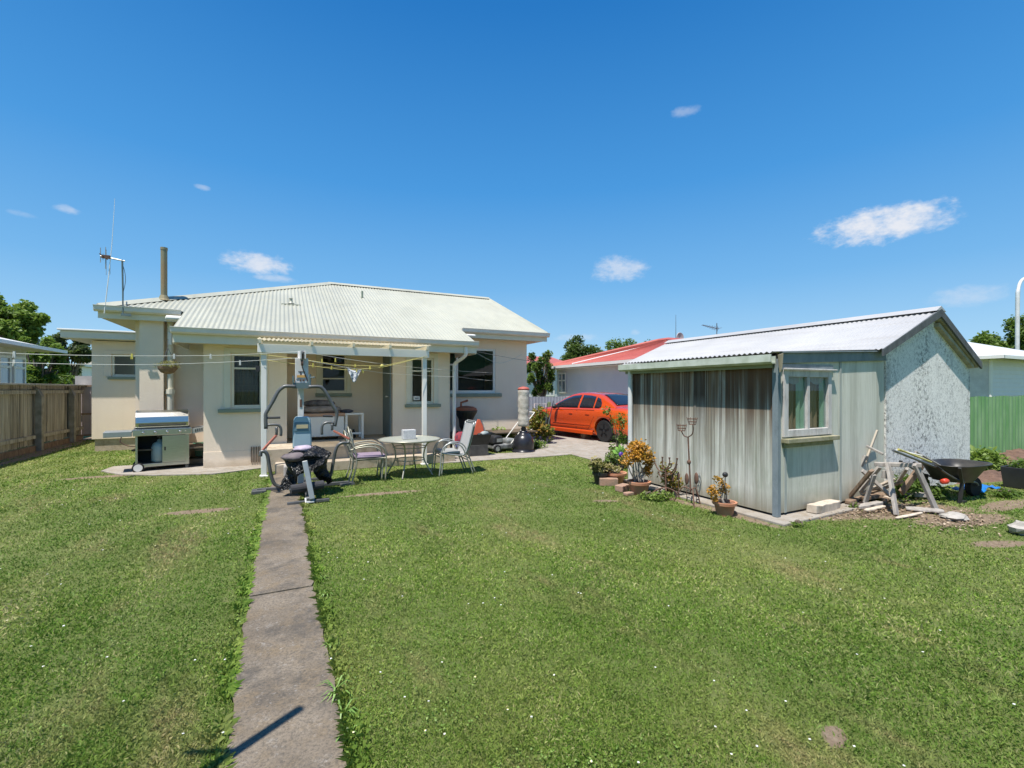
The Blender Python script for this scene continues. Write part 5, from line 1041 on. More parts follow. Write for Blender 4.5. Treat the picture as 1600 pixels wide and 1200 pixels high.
mb = MB(); wb_wall(mb, (12.3, 19.64, 0), (12.3, 8.5, 0), .2, 2.62); wb_wall(mb, (12.3, 8.5, 0), (19, 8.5, 0), .2, 2.62); mb.build('weatherboards', WB, nb)
e = .38; x0, x1, y0, y1, ze = 12.3-e, 19+e, 8.5-e, 19.64+e+.35, 2.74; rx, r0, r1, zr_ = 15.95, 15.8, 16.45, 3.92
RR = lambda: None
mb = MB(); 
def cplane(mb, A, B_, C, D, p=.1, a=.012):
    """corrugated quad: A,B eave ends, D,C matching ridge ends"""
    A, B_, C, D = map(Vector, (A, B_, C, D)); L = (B_-A).length; n_ = (B_-A).cross(D-A).normalized(); k = int(L/p*4)
    vs = []
    for i in range(k+1):
        u = i/k; o_ = n_*a*math.sin(2*math.pi*u*L/p)
        # run straight up the slope from the eave point to the hip/ridge boundary
        vs += [A.lerp(B_, u)+o_, D.lerp(C, u)+o_]
    mb.add(vs, [(2*i, 2*i+2, 2*i+3, 2*i+1) for i in range(k)])
cplane(mb, (x0, y1, ze), (x0, y0, ze), (rx, r0, zr_), (rx, r1, zr_)); cplane(mb, (x0, y0, ze), (x1, y0, ze), (rx, r0, zr_), (rx, r0, zr_)); cplane(mb, (x1, y1, ze), (x0, y1, ze), (rx, r1, zr_), (rx, r1, zr_)); cplane(mb, (x1, y0, ze), (x1, y1, ze), (rx, r1, zr_), (rx, r0, zr_))
rr = mb.build('roof', X['red_roof'], nb)
mb = MB(); cap(mb, (x0, y1, ze+.03), (rx, r1, zr_+.03), .1); cap(mb, (x0, y0, ze+.03), (rx, r0, zr_+.03), .1); cap(mb, (rx, r1, zr_+.03), (rx, r0, zr_+.03), .1); mb.build('ridge_capping', X['red_roof'], rr)
mb = MB(); P0 = Vector((x0+.05, 17.8, ze+.03)); P1 = Vector((rx-.8, 15.6, zr_-.25)); mb.beam(P0, P1, .22, .03, up=(-.3, 0, 1)); mb.build('roof_flashing', X['white'], rr)
mb = MB(); mb.box(x0-.08, x0, y0-.05, y1+.05, ze-.13, ze-.01); mb.box(x0, x1, y1, y1+.08, ze-.13, ze-.01); mb.box(x0, x1, y0-.08, y0, ze-.13, ze-.01); mb.build('gutter', X['white'], nb)
mb = MB(); mb.box(x0, x1, y0, y1, ze-.17, ze-.15); mb.build('soffit', X['white'], nb)
def plainwin(parent, axis, at, a0, a1, z0, z1, vs=(), hs=(), fw=.07):
    mb = MB(); f_ = (lambda a, b, c, d: mb.box(at-.05, at-.02, a, b, c, d)) if axis == 'x' else (lambda a, b, c, d: mb.box(a, b, at-.05, at-.02, c, d))
    f_(a0, a0+fw, z0, z1); f_(a1-fw, a1, z0, z1); f_(a0+fw, a1-fw, z1-fw, z1); f_(a0+fw, a1-fw, z0, z0+fw)
    for v in vs: f_(v-fw/2, v+fw/2, z0+fw, z1-fw)
    for h in hs:
        cuts = [a0+fw]+sorted([c for v in vs for c in (v-fw/2, v+fw/2)])+[a1-fw]
        for i in range(0, len(cuts), 2): f_(cuts[i], cuts[i+1], h-fw/2, h+fw/2)
    w = mb.build('window', X['white'], parent); p_ = MB()
    (p_.box(at-.032, at-.024, a0+fw*.5, a1-fw*.5, z0+fw*.5, z1-fw*.5) if axis == 'x' else p_.box(a0+fw*.5, a1-fw*.5, at-.032, at-.024, z0+fw*.5, z1-fw*.5)); p_.build('pane', GLW, w); return w
GLW = PM('curtained_glass', (.16, .20, .24), (.30, .33, .36), 3, .06, st=(6, 6, .3), spec=.8)
a, b = oX(871, 582, 12.27), oX(885, 614, 12.27); plainwin(nb, 'x', 12.28, b.y, a.y-.1, b.z, 2.40, vs=[(a.y+b.y)/2-.05], hs=[2.02])
# second white house further off
n2 = thing('white_bungalow', 'pale house with a wide many paned window behind the driveway tree', 'house', (12, 27, 0))
p, q = oY(826, 575, 26), oY(895, 575, 26); mb = MB(); mb.box(p.x-3, q.x, 26, 33, 0, 3.1); mb.build('wall', WB, n2)
mb = MB(); mb.prism([(p.x-3.4, 25.6, 3.1), (p.x-3.4, 33.4, 3.1), (p.x-3.4, 29.5, 4.0)], (q.x-p.x+3.8, 0, 0)); mb.build('roof', X['red_roof'], n2)
a, b = oY(838, 593, 26), oY(866, 619, 26); plainwin(n2, 'y', 26, a.x, b.x, b.z, a.z, vs=[a.x+(b.x-a.x)*k for k in (.25, .5, .75)], hs=[b.z+(a.z-b.z)*.68], fw=.09)
# right house
n3 = thing('white_roofed_house', 'white weatherboard house with a pale roof beyond the green fence', 'house', (30, 10, 0))
c = oY(1545, 600, 9.0); xw = c.x; mb = MB(); mb.box(xw, xw+12, 9, 19, 0, 3.0); mb.build('wall', PM('house_core', (.66, .67, .68)), n3)
mb = MB(); wb_wall(mb, (xw, 9, 0), (xw+12, 9, 0), .1, 3.0, .2, .03); mb.build('weatherboards', WB, n3)
mb = MB(); mb.add([(xw-.6, 8.4, 3.08), (xw+12.6, 8.4, 3.08), (xw+7.5, 14, 4.9), (xw+4.5, 14, 4.9), (xw-.6, 19.6, 3.08), (xw+12.6, 19.6, 3.08)], [(0, 1, 2, 3), (0, 3, 4), (4, 3, 2, 5), (5, 2, 1)]); mb.build('roof', PM('pale_roof', (.66, .67, .68), None, 2, .5), n3, solid=.03)
mb = MB(); mb.box(xw-.65, xw+12.65, 8.30, 8.42, 2.94, 3.08); mb.box(xw-.7, xw-.6, 8.3, 19.6, 2.94, 3.08); mb.build('gutter', X['white'], n3)
mb = MB(); mb.tube([(xw-.12, 8.9, 2.9), (xw-.12, 8.9, 0)], .06, 8); mb.build('downpipe', X['white'], n3)
n4 = thing('garage', 'low pale grey building with small dark windows between the shed and the white weatherboard house', 'garage', (36, 14, 0))
a, b = oY(1512, 575, 13), oY(1560, 575, 13); mb = MB(); mb.box(a.x-2, b.x, 13, 20, 0, 2.9); mb.build('wall', PM('pale_garage', (.55, .56, .56)), n4)
mb = MB(); mb.prism([(a.x-2.2, 12.8, 2.92), (b.x+.2, 12.8, 2.92), (b.x+.2, 12.8, 3.0), (a.x-2.2, 12.8, 3.9)], (0, 7.3, 0)); mb.build('roof', X['white'], n4)
c = oY(1517, 599, 12.95)
for z0, z1 in ((1.85, 2.45), (1.1, 1.35)):
    mb = MB(); mb.box(c.x-.5, c.x+.5, 12.95, 12.99, z0, z1); mb.build('window', X['dark'], n4)
# left neighbour
n5 = thing('white_cottage', 'white cottage with a bay window behind the board fence at the far left', 'house', (-9, 19, 0))
xw = -7.5; yb_ = 20.6; mb = MB(); mb.box(xw-7, xw, 14.0, yb_, 0, 2.86); mb.build('wall', PM('white_render', (.72, .73, .75)), n5)
mb = MB(); mb.add([(xw-7.5, 13.4, 2.92), (xw+.75, 13.4, 2.92), (xw+.75, yb_+.7, 2.92), (xw-7.5, yb_+.7, 2.92), (xw-3.4, 16.8, 4.0), (xw-3.4, 17.3, 4.0)], [(1, 2, 5, 4), (0, 1, 4), (2, 3, 5), (3, 0, 4, 5)]); mb.build('roof', X['white'], n5)
mb = MB(); mb.box(xw-7.4, xw+.7, 13.45, yb_+.65, 2.86, 2.89); mb.build('soffit', X['cream'], n5)
mb = MB(); mb.box(xw+.7, xw+.8, 13.4, yb_+.7, 2.84, 2.94); mb.build('gutter', X['white'], n5)
for y0_, y1_ in ((18.9, 19.55), (19.72, 20.45), (17.6, 18.7)):
    mb = MB(); zz0, zz1 = 1.55, 2.62; t_ = .07
    mb.box(xw+.0, xw+.05, y0_, y0_+t_, zz0, zz1); mb.box(xw, xw+.05, y1_-t_, y1_, zz0, zz1); mb.box(xw, xw+.05, y0_+t_, y1_-t_, zz1-t_, zz1); mb.box(xw, xw+.05, y0_+t_, y1_-t_, zz0, zz0+t_); mb.box(xw, xw+.05, y0_+t_, y1_-t_, 2.24, 2.31); w = mb.build('window', X['white'], n5)
    mb = MB(); mb.box(xw+.01, xw+.02, y0_+.03, y1_-.03, zz0+.03, zz1-.03); mb.build('pane', PM('blue_curtained_glass', (.30, .38, .46), (.42, .50, .57), 2, .08, st=(1, 9, .2), spec=.8), w)
for (nm, x0_, x1_, yt, Y, h_, lb) in (('white_building', 75, 128, 572, 34, 5, 'long white low building seen through the trees above the board fence'), ('white_tank', 128, 152, 565, 36, 6, 'tall plain white block beside the left wing of the house')):
    a, b = oY(x0_, yt, Y), oY(x1_, yt, Y); t = thing(nm, lb, 'building', (a.x, Y, 0)); mb = MB(); mb.box(a.x, b.x, Y, Y+6, 0, a.z); mb.build('wall', X['white'], t); mb = MB(); mb.prism([(a.x-.2, Y-.3, a.z+.01), (b.x+.2, Y-.3, a.z+.01), (b.x+.2, Y-.3, a.z+.12), (a.x-.2, Y-.3, a.z+.12)], (0, 6.5, 0)); mb.build('roof', X['white'], t)
# house behind the camera, mirrored in the big window
n6 = thing('green_roofed_house', 'brick house with a dark green roof behind the photographer, mirrored in the large window', 'house', (12, -14, 0))
mb = MB(); mb.box(5, 19, -19, -12, 0, 2.8); mb.build('wall', PM('dark_brick', (.20, .08, .05), (.26, .12, .08), 8, .9), n6)
mb = MB(); mb.prism([(4.5, -11.4, 2.8), (4.5, -19.6, 2.8), (4.5, -15.5, 5.6)], (15, 0, 0)); mb.build('roof', PM('green_roof_paint', (.03, .17, .09), None, 2, .5), n6)
tree('garden_tree', 'bushy tree behind the photographer by the brick house', 'tree', (2.0, -10, 0), 7, (2.2, 2.2, 2, 4.4), 5000, .28, 'mid', 91)
# ================================================================== masts on the far roofs, street lamp
c = oX(1056, 532, 15.9); sdish = thing('satellite_dish', 'pale satellite dish and thin mast on the red roof behind the shed', 'satellite dish', Vector((16.6, c.y-.6, 3.5)))
p = oX(1063, 527, 16.6); mb = MB(); mb.lathe([(.01, .04), (.22, 0), (.23, .02), (.01, .07)], p, 20, axis='y'); mb.build('dish', PM('dish_pink', (.55, .48, .46)), sdish); mb = MB(); mb.tube([Vector((p.x, p.y+.05, 3.3)), p+Vector((0, .05, 0))], .02, 6); mb.build('bracket', X['grey_metal'], sdish)
p = oX(1056, 492, 16.4); one('radio_mast', MB().tube([Vector((p.x, p.y, 3.4)), p], [.02, .008], 6), X['teal'], 'thin upright radio mast left of the satellite dish', 'aerial', at=Vector((p.x, p.y, 3.4)))
p = oX(1120, 510, 17.5); a2 = thing('tv_aerial', 'television aerial on a roof beyond the ridge of the white shed roof', 'aerial', Vector((p.x, p.y, 3.2)))
mb = MB(); mb.tube([Vector((p.x, p.y, 2.6)), oX(1120, 505, 17.5)], .018, 6); mb.build('mast', X['grey_metal'], a2); mb = MB(); u0, u1 = oX(1098, 508, 17.5), oX(1123, 514, 17.5); mb.tube([u0, u1], .014, 5); mb.build('boom', X['grey_metal'], a2)
for k in range(7):
    q_ = u0.lerp(u1, k/6.5); mb = MB(); L = .10+.035*k; mb.tube([q_+Vector((-.0, 0, -L*.4)), q_+Vector((0, 0, L*.4))], .007, 4); mb.tube([q_+Vector((-L*.3, -L, 0)), q_+Vector((L*.3, L, 0))], .007, 4); mb.build('element', X['grey_metal'], a2)
Yl = 16; p = oY(1590, 548, Yl); sl_ = thing('street_lamp', 'tall white curved street lamp above the pale roof at the right edge', 'street lamp', Vector((p.x, Yl, 0)))
pts = [Vector((p.x, Yl, 0)), oY(1589.5, 540, Yl), oY(1590, 470, Yl), oY(1591, 452, Yl), oY(1595, 440, Yl), oY(1603, 434, Yl), oY(1620, 430, Yl)]
mb = MB(); mb.tube([pts[0]]+smoothpath(pts[1:], 4), [.15]*1+[.14]*8+[.12]*13, 10); mb.build('pole', PM('lamp_pole', (.66, .68, .70)), sl_, smooth=True); mb = MB(); e_ = pts[-1]; mb.box(e_.x, e_.x+1.4, Yl-.25, Yl+.25, e_.z-.12, e_.z+.12); mb.build('lamp_head', X['light_metal'], sl_, bevel=.05)
# ================================================================== trees
TG = 'trees beyond the back fences'
def ptree(label, leaf, x, ytop, ybot, wpx, Y, n, size, seed, nb=16, **k):
    """tree whose crown spans ytop..ybot at column x when standing on the plane Y"""
    c = oY(x, (ytop+ybot)/2, Y); top = oY(x, ytop, Y); bot = oY(x, ybot, Y); D = c.x*ST+c.y*CT; rx = wpx/2*D/F; rz = (top.z-bot.z)/2
    return tree(k.pop('name', 'tree'), label, 'tree', (c.x, c.y, 0), top.z, (rx, rx*.9, rz, c.z), n, size, leaf, seed, nb, TG, trunk_r=k.pop('tr', .14), **k)
ptree('leafy tree with pale leaves standing between the right wing and the red roofed house', 'mid', 846, 540, 628, 56, 19.5, 8000, 0.112, 1, 34, blob=.21, shell=.3)
ptree('round topped tree behind the left end of the red roof', 'dark', 905, 526, 590, 56, 34, 7200, 0.231, 2, 14, blob=.42)
ptree('low leafy tree behind the middle of the red roof', 'mid', 968, 530, 600, 62, 36, 7200, 0.218, 3, 14, blob=.42)
ptree('grey green tree showing above the top of the red roof', 'pine', 1021, 518, 600, 46, 40, 6000, 0.218, 4, 12, blob=.42)
ptree('low tree filling the gap between two trees behind the red roof', 'dark', 938, 541, 600, 44, 38, 4320, 0.231, 14, 10, blob=.45)
ptree('tall leafy tree at the left edge behind the white cottage', 'light', 8, 452, 580, 110, 27, 13000, 0.198, 5, 38, blob=.20, shell=.35)
ptree('light green bushy tree behind the board fence', 'light', 60, 512, 620, 70, 24, 9500, 0.145, 6, 32, blob=.20, shell=.35)
ptree('open pine tree with dark horizontal branches left of the house', 'pine', 108, 514, 590, 82, 33, 10080, 0.172, 7, 15, blob=.28, shell=.2, name='pine_tree')
ptree('dark lower tree between the pine and the light green tree', 'mid', 60, 545, 630, 90, 26, 10800, 0.158, 8, 16, blob=.36)
ptree('dark green hedge tree just right of the shed gable', 'mid', 1530, 512, 600, 60, 21, 10080, 0.363, 9, 14, blob=.42)
ptree('tall dark green tree behind the street lamp', 'mid', 1580, 494, 600, 84, 24, 12480, 0.396, 10, 18, blob=.38)
ptree('broad dark tree at the right edge behind the pale roof', 'dark', 1640, 505, 600, 80, 24, 8400, 0.429, 12, 14, blob=.4)
# ================================================================== plants by the driveway, bed at the right wing
def bush(name, label, base, blobs, leaf, n, size, seed, cat='shrub', group=None, stems=6, aspect=.55):
    base = Vector(base); t = thing(name, label, cat, base, group=group); B = [(base.x+b[0], base.y+b[1], base.z+b[2], b[3], b[4], b[5]) for b in blobs]
    foliage('foliage', LEAF[leaf], t, B, n, size, seed, aspect, .3, off=base); rng = random.Random(seed); mb = MB()
    for i in range(stems):
        b = rng.choice(B); e = Vector(b[:3])+Vector((rng.uniform(-.5, .5)*b[3], rng.uniform(-.5, .5)*b[4], rng.uniform(0, .8)*b[5])); s = base+Vector((rng.uniform(-.06, .06), rng.uniform(-.06, .06), 0)); mb.tube(smoothpath([s, s.lerp(e, .5)+Vector((rng.uniform(-.05, .05), 0, .05)), e], 3), [.016, .014, .012, .011, .009, .007, .005], 5)
    mb.build('stem', BARK, t, smooth=True); return t
bush('croton_bush', 'reddish green leafy bush behind the punching bag at the nose of the orange car', gp(840, 694), [(0, 0, .45, .35, .3, .3), (.15, .1, .85, .25, .25, .3), (-.15, -.05, .65, .2, .2, .3), (.3, -.1, .3, .25, .2, .25)], 'rusty', 900, .12, 1)
bush('leafy_plant', 'bright green leafy plant behind the lawn mower', gp(777, 695), [(0, 0, .28, .35, .25, .25), (.35, .1, .2, .3, .2, .2), (-.35, 0, .2, .3, .2, .2)], 'light', 650, .12, 2, 'plant')
bush('low_plant', 'small green plant at the right foot of the punching bag', gp(838, 701), [(0, 0, .12, .35, .2, .12)], 'light', 320, .07, 3, 'plant')
mb = MB(); c = gp(851, 690); 
for k in range(4): mb.tube(smoothpath([c, c+Vector((.1*k-.15, 0, .6)), c+Vector((.22*k-.35, 0, 1.0+.08*k))], 3), .012, 5)
one('bare_stems', mb, X['teal'], 'thin dark shepherd crooks and stems rising behind the reddish bush', 'stakes', at=c)
bush('driveway_shrub', 'glossy green shrub between the orange car and the white shed downpipe', (6.0, 7.3, 0), [(.0, 0, .25, .2, .25, .22), (.06, .0, .60, .14, .22, .26), (.08, .0, .95, .12, .2, .2), (-.26, .0, 1.16, .13, .1, .12), (-.14, 0, .95, .08, .08, .14)], 'mid', 900, .055, 4)
bush('lime_shrub', 'small lime green shrub at the foot of the glossy shrub by the shed downpipe', (5.55, 6.85, 0), [(0, 0, .25, .14, .15, .18), (.03, .1, .45, .08, .1, .14)], 'light', 240, .06, 5)
# succulent in terracotta pot etc.
def flower_pot(label, c, r, h, m='terracotta', name='flower_pot', leaf=None, blobs=None, n=300, size=.05, seed=1, stems=8, rim=True):
    c = Vector(c); t = thing(name, label, 'flower pot', c)
    mb = MB(); mb.lathe([(r*.70, 0), (r*.93, h*.8)]+([(r*1.08, h*.8), (r*1.1, h)] if rim else [(r, h)])+[(r*.9, h), (r*.85, h*.86), (.01, h*.85)], c, 24); mb.build('pot', X[m], t)
    mb = MB(); mb.lathe([(.01, h*.865), (r*.84, h*.87)], c, 16); mb.build('potting_soil', X['soil'], t)
    if leaf:
        B = [(c.x+b[0], c.y+b[1], c.z+b[2], b[3], b[4], b[5]) for b in blobs]; foliage('foliage', LEAF[leaf], t, B, n, size, seed, .6, .3, off=c); rng = random.Random(seed); mb = MB()
        for b in B:
            for q in range(max(1, stems//len(B))):
                e = Vector(b[:3])+Vector((rng.uniform(-.6, .6)*b[3], rng.uniform(-.6, .6)*b[4], rng.uniform(-.2, .6)*b[5])); s = c+Vector((rng.uniform(-.4, .4)*r, rng.uniform(-.4, .4)*r, h*.85)); mb.tube(smoothpath([s, s.lerp(e, .5)+Vector((rng.uniform(-.04, .04), rng.uniform(-.04, .04), 0)), e], 3), [.011, .010, .009, .009, .008, .007, .005], 5)
        mb.build('stem', PM('succulent_stem', (.30, .26, .22), (.42, .38, .32), 8, .9), t, smooth=True)
    return t
c = gp(1134, 806); flower_pot('terracotta pot with a sparse yellow flowered succulent before the streaked shed side', (c.x+.03, c.y+.04, 0), .135, .17, leaf='gold', blobs=[(-.16, .04, .32, .09, .08, .09), (-.02, .0, .36, .08, .08, .08), (-.12, 0, .46, .07, .07, .06), (.03, .02, .30, .06, .06, .06), (-.16, .02, .22, .06, .06, .05)], n=330, size=.042, seed=11)
mb = MB(); cc = Vector((c.x+.03, c.y+.04, .15)); mb.tube([cc+Vector((.0, 0, 0)), cc+Vector((.01, 0, .34))], .006, 5); mb.ball(cc+Vector((.01, 0, .36)), .035, 8, 6); one('garden_ornament', mb, X['plastic'], 'small dark stake ornament with a round tip in the terracotta pot', 'ornament', at=cc)
c = gp(1002, 773); flower_pot('large orange flowered succulent in a weathered terracotta pot at the shed corner', (c.x, c.y+.05, 0), .165, .20, leaf='gold', blobs=[(-.10, .0, .62, .16, .15, .13), (.10, 0, .60, .17, .15, .14), (.0, .05, .74, .16, .14, .10), (.24, .05, .48, .10, .12, .12), (-.26, 0, .52, .10, .1, .1), (.16, 0, .34, .10, .10, .1)], n=1500, size=.052, seed=12, stems=14)
bush('dark_creeper', 'dark reddish plant behind the orange flowered succulent', (5.22, 5.20, 0), [(.0, 0, .30, .12, .16, .22), (.02, -.15, .2, .1, .12, .15)], 'rusty', 420, .06, 13)
c = gp(968, 757); flower_pot('wide orange terracotta bowl with low plants on the bricks beside the downpipe', (5.06, 6.22, .02), .18, .17, leaf='straw', blobs=[(0, 0, .22, .15, .12, .06), (-.12, 0, .26, .1, .1, .08)], n=260, size=.05, seed=14)
flower_pot('black pot with purple and green flowers against the white shed downpipe', (5.22, 6.42, .02), .15, .26, 'plastic', leaf='mid', blobs=[(0, 0, .34, .14, .12, .08), (-.1, 0, .40, .1, .1, .08)], n=300, size=.05, seed=15)
flower_pot('black pot of dry straw coloured grass at the left end of the bricks', (4.80, 6.28, .0), .13, .20, 'plastic', leaf='straw', blobs=[(0, 0, .28, .16, .14, .12), (-.1, 0, .36, .14, .12, .12)], n=320, size=.08, seed=16)
# flower wind spinner
c = oY(969, 710, 6.55); sp = thing('flower_spinner', 'garden ornament shaped like a lime green flower with a purple centre', 'ornament', Vector((c.x, c.y, 0)))
mb = MB(); mb.tube([Vector((c.x, c.y+.02, 0)), c+Vector((0, .02, 0))], .008, 6); mb.build('stake', X['grey_metal'], sp)
LG = PM('lime_enamel', (.38, .62, .13), (.20, .45, .10), 12, .35)
for k in range(12):
    t = 2*math.pi*k/12+.1; d = Vector((math.cos(t), 0, math.sin(t))); nrm = Vector((-math.sin(t), 0, math.cos(t))); L = .19 if k % 2 else .175; mb = MB()
    pts = []; w_ = .034
    for f_, ww in ((.18, .3), (.45, .8), (.75, 1.0), (.93, .6), (1.0, .05)): pts.append((c+d*L*f_+nrm*w_*ww+Vector((0, -.02*math.sin(f_*3), 0)), c+d*L*f_-nrm*w_*ww+Vector((0, .012-.02*math.sin(f_*3), 0))))
    vs = [p for pr_ in pts for p in pr_]; mb.add(vs, [(2*i, 2*i+1, 2*i+3, 2*i+2) for i in range(4)]); mb.build('petal', LG, sp, solid=.003)
mb = MB(); mb.ball(c+Vector((0, -.025, 0)), .05, 14, 10, (1, .6, 1)); mb.build('centre', PM('purple_enamel', (.12, .05, .42), (.08, .04, .25), 10, .3), sp, smooth=True)
bush('blue_flowers', 'low bluish flowering plant below the lime green flower ornament', (5.02, 6.42, 0), [(.0, 0, .33, .12, .1, .08), (-.1, .05, .26, .1, .1, .08), (.14, 0, .36, .08, .1, .07)], 'mid', 300, .05, 17, 'plant')
for i, (px, py, sx, sy, sz, rz, lb) in enumerate(((954, 760, .30, .11, .13, -.5, 'upright brown brick edging the pots beside the shed downpipe'), (976, 768, .24, .14, .10, .35, 'pale brick lying flat below the shed downpipe'), (986, 775, .16, .09, .05, .1, 'orange brown broken brick piece in the grass by the pots'))):
    c = gp(px, py); mb = MB(); mb.box(-sx/2, sx/2, -sy/2, sy/2, 0, sz); o = mb.build('brick', X['brick'], bevel=.012); tag(o, lb, 'brick', 'loose bricks by the shed corner'); o.location = (c.x, c.y+.05, .0); o.rotation_euler = (0, 0, rz)
# wrought iron branches stand (left) and candle stand (right)
c = gp(1040, 776); br = thing('iron_branch_stand', 'rusty wrought iron stand of curved upright branches left of the tall candle stand', 'plant stand', c); Yb = c.y
I = X['rust']; P_ = lambda x, y: oX(x, y, c.x)
mb = MB(); mb.tube([P_(1040, 776), P_(1040, 735), P_(1037, 742)][:2], .012, 6); mb.build('stem', I, br)
for pts in ([(1040, 737), (1030, 735), (1024, 725), (1021, 713)], [(1038, 733), (1035, 728), (1035, 715)], [(1040, 736), (1042, 732), (1046, 725), (1046, 716)], [(1040, 740), (1050, 737), (1056, 728), (1058, 717)], [(1042, 733), (1048, 730), (1049, 725)], [(1040, 742), (1048, 742), (1055, 736), (1057, 726)], [(1040, 742), (1033, 745), (1029, 738)]):
    mb = MB(); q_ = smoothpath([P_(*p) for p in pts], 4); mb.tube(q_, .009, 6); mb.lathe([(.012, -.01), (.016, .012)], q_[-1], 8); mb.build('branch', I, br)
for dx, dy in ((-.22, .1), (.1, -.2), (.05, .2), (-.12, -.14)):
    mb = MB(); mb.tube(smoothpath([c+Vector((0, 0, .14)), c+Vector((dx*.6, dy*.6, .10)), c+Vector((dx, dy, 0))], 3), .009, 6); mb.build('foot', I, br)
c = gp(1080, 788); P_ = lambda x, y: oX(x, y, c.x); cs = thing('candle_stand', 'tall rusty iron candle stand with two wire cups against the streaked shed side', 'candle stand', c)
mb = MB(); mb.tube([P_(1079, 770), P_(1077, 722), P_(1075, 682)], .011, 8); b_ = P_(1076.5, 722); mb.ball(b_, .028, 10, 8, (1, 1, 1.3)); mb.build('pole', I, cs)
for pts in ([(1075, 683), (1069, 681), (1065, 674)], [(1075, 683), (1081, 679), (1083, 672), (1082.5, 664)]):
    mb = MB(); mb.tube(smoothpath([P_(*p) for p in pts], 4), .008, 6); mb.build('arm', I, cs)
for x, y in ((1065, 673), (1081.5, 663)):
    q_ = P_(x, y); mb = MB()
    for rr_, zz in ((.045, .0), (.055, .035), (.065, .075)): mb.tube([q_+Vector((rr_*math.cos(2*math.pi*k/16), rr_*math.sin(2*math.pi*k/16), zz)) for k in range(16)], .004, 5, closed=True)
    for k in range(6): t = 2*math.pi*k/6; mb.tube([q_, q_+Vector((.045*math.cos(t), .045*math.sin(t), 0)), q_+Vector((.07*math.cos(t), .07*math.sin(t), .095))], .004, 5)
    mb.build('cup', I, cs)
for dx, dy in ((-.10, .22), (-.14, -.18), (.12, -.05)):
    mb = MB(); mb.tube(smoothpath([c+Vector((0, 0, .20)), c+Vector((dx*.5, dy*.5, .22)), c+Vector((dx, dy, 0))], 4), .009, 6); mb.build('foot', I, cs)
# metal leaf stakes
for i, (x, y, yt, h_) in enumerate(((1051, 778, 746, .05), (1060, 772, 742, .05), (1073, 790, 746, .07), (1088, 785, 745, .07))):
    b_ = oX(x, y, 5.18); b_.z = 0; tp = oX(x, yt, 5.18); t = thing('leaf_stake', ['short dark metal leaf stake beside the iron branch stand', 'taller dark metal leaf stake beside the iron branch stand', 'broad metal leaf stake just left of the candle stand pole', 'broad metal leaf stake just right of the candle stand pole'][i], 'ornament', b_, group='metal leaf stakes at the shed side')
    mb = MB(); mb.tube([b_, tp-Vector((0, 0, h_))], .005, 5); mb.build('stem', I, t); mb = MB(); mb.ball(tp-Vector((0, 0, h_*.3)), h_, 12, 8, (.25, .5, 1.2)); mb.build('leaf', I, t, smooth=True)
# ================================================================== right of the shed: sawhorse, timber, barrow
S_ = gp(1400, 806); GWd = X['grey_wood']; P_ = lambda x, y, Y: oY(x, y, Y)
sw = thing('sawhorse', 'grey timber sawhorse standing in front of the roughcast gable', 'sawhorse', gp(1425, 795))
A, B_ = P_(1366, 725, 3.42), P_(1440, 727, 2.98)
mb = MB(); mb.beam(A, B_, .10, .05); mb.build('top_beam', GWd, sw, bevel=.006)
for (x0, y0, Y0, fx_, fy_) in ((1387, 724, 3.26, 1401, 806), (1430, 725, 3.02, 1464, 800), (1374, 730, 3.45, 1330, 783), (1418, 730, 3.2, 1392, 770)):
    mb = MB(); f_ = gp(fx_, fy_); mb.beam(P_(x0, y0, Y0), f_+Vector((0, 0, .0)), .085, .035, up=(0, 1, 0)); mb.build('leg', GWd, sw, bevel=.005)
mb = MB(); mb.beam(P_(1378, 741, 3.3), P_(1396, 743, 3.2), .03, .10); mb.build('brace', GWd, sw)
tim = [((1330, 783, 3.75), (1371, 672, 3.55), .03, .025, 'pale_wood', 'long thin pale stick leaning on the front of the shed'), ((1322, 783, 3.7), (1362, 735, 3.35), .10, .035, 'brown_wood', 'thick brown board leaning from the ground to the sawhorse'), ((1328, 765, 3.75), (1353, 712, 3.6), .06, .03, 'grey_wood', 'grey board leaning beside the thick brown board'), ((1354, 697, 3.6), (1380, 710, 3.4), .03, .03, 'grey_wood', 'short pale stick crossing the leaning boards'), ((1347, 735, 3.5), (1392, 775, 3.3), .05, .03, 'grey_wood', 'short board lying crosswise under the sawhorse beam'), ((1408, 770, 3.35), (1440, 727, 3.25), .10, .04, 'brown_wood', 'broad brown board rising under the right end of the sawhorse'),
 ((1336, 776, 3.72), (1398, 748, 3.3), .05, .03, 'pale_wood', 'pale batten sloping up to the left sawhorse leg'), ((1352, 785, 3.45), (1366, 742, 3.35), .09, .025, 'grey_wood', 'short wide grey board leaning under the top beam'), ((1360, 770, 3.5), (1412, 752, 3.2), .035, .03, 'brown_wood', 'thin brown batten resting across the timber pile')]
for a, b, w_, h_, mt, lb in tim:
    p, q_ = oY(*a), oY(*b); one('timber', MB().beam(p, q_, w_, h_, up=(0, 1, 0)), X[mt], lb, 'timber', at=p, group='timber offcuts by the sawhorse', bevel=.004)
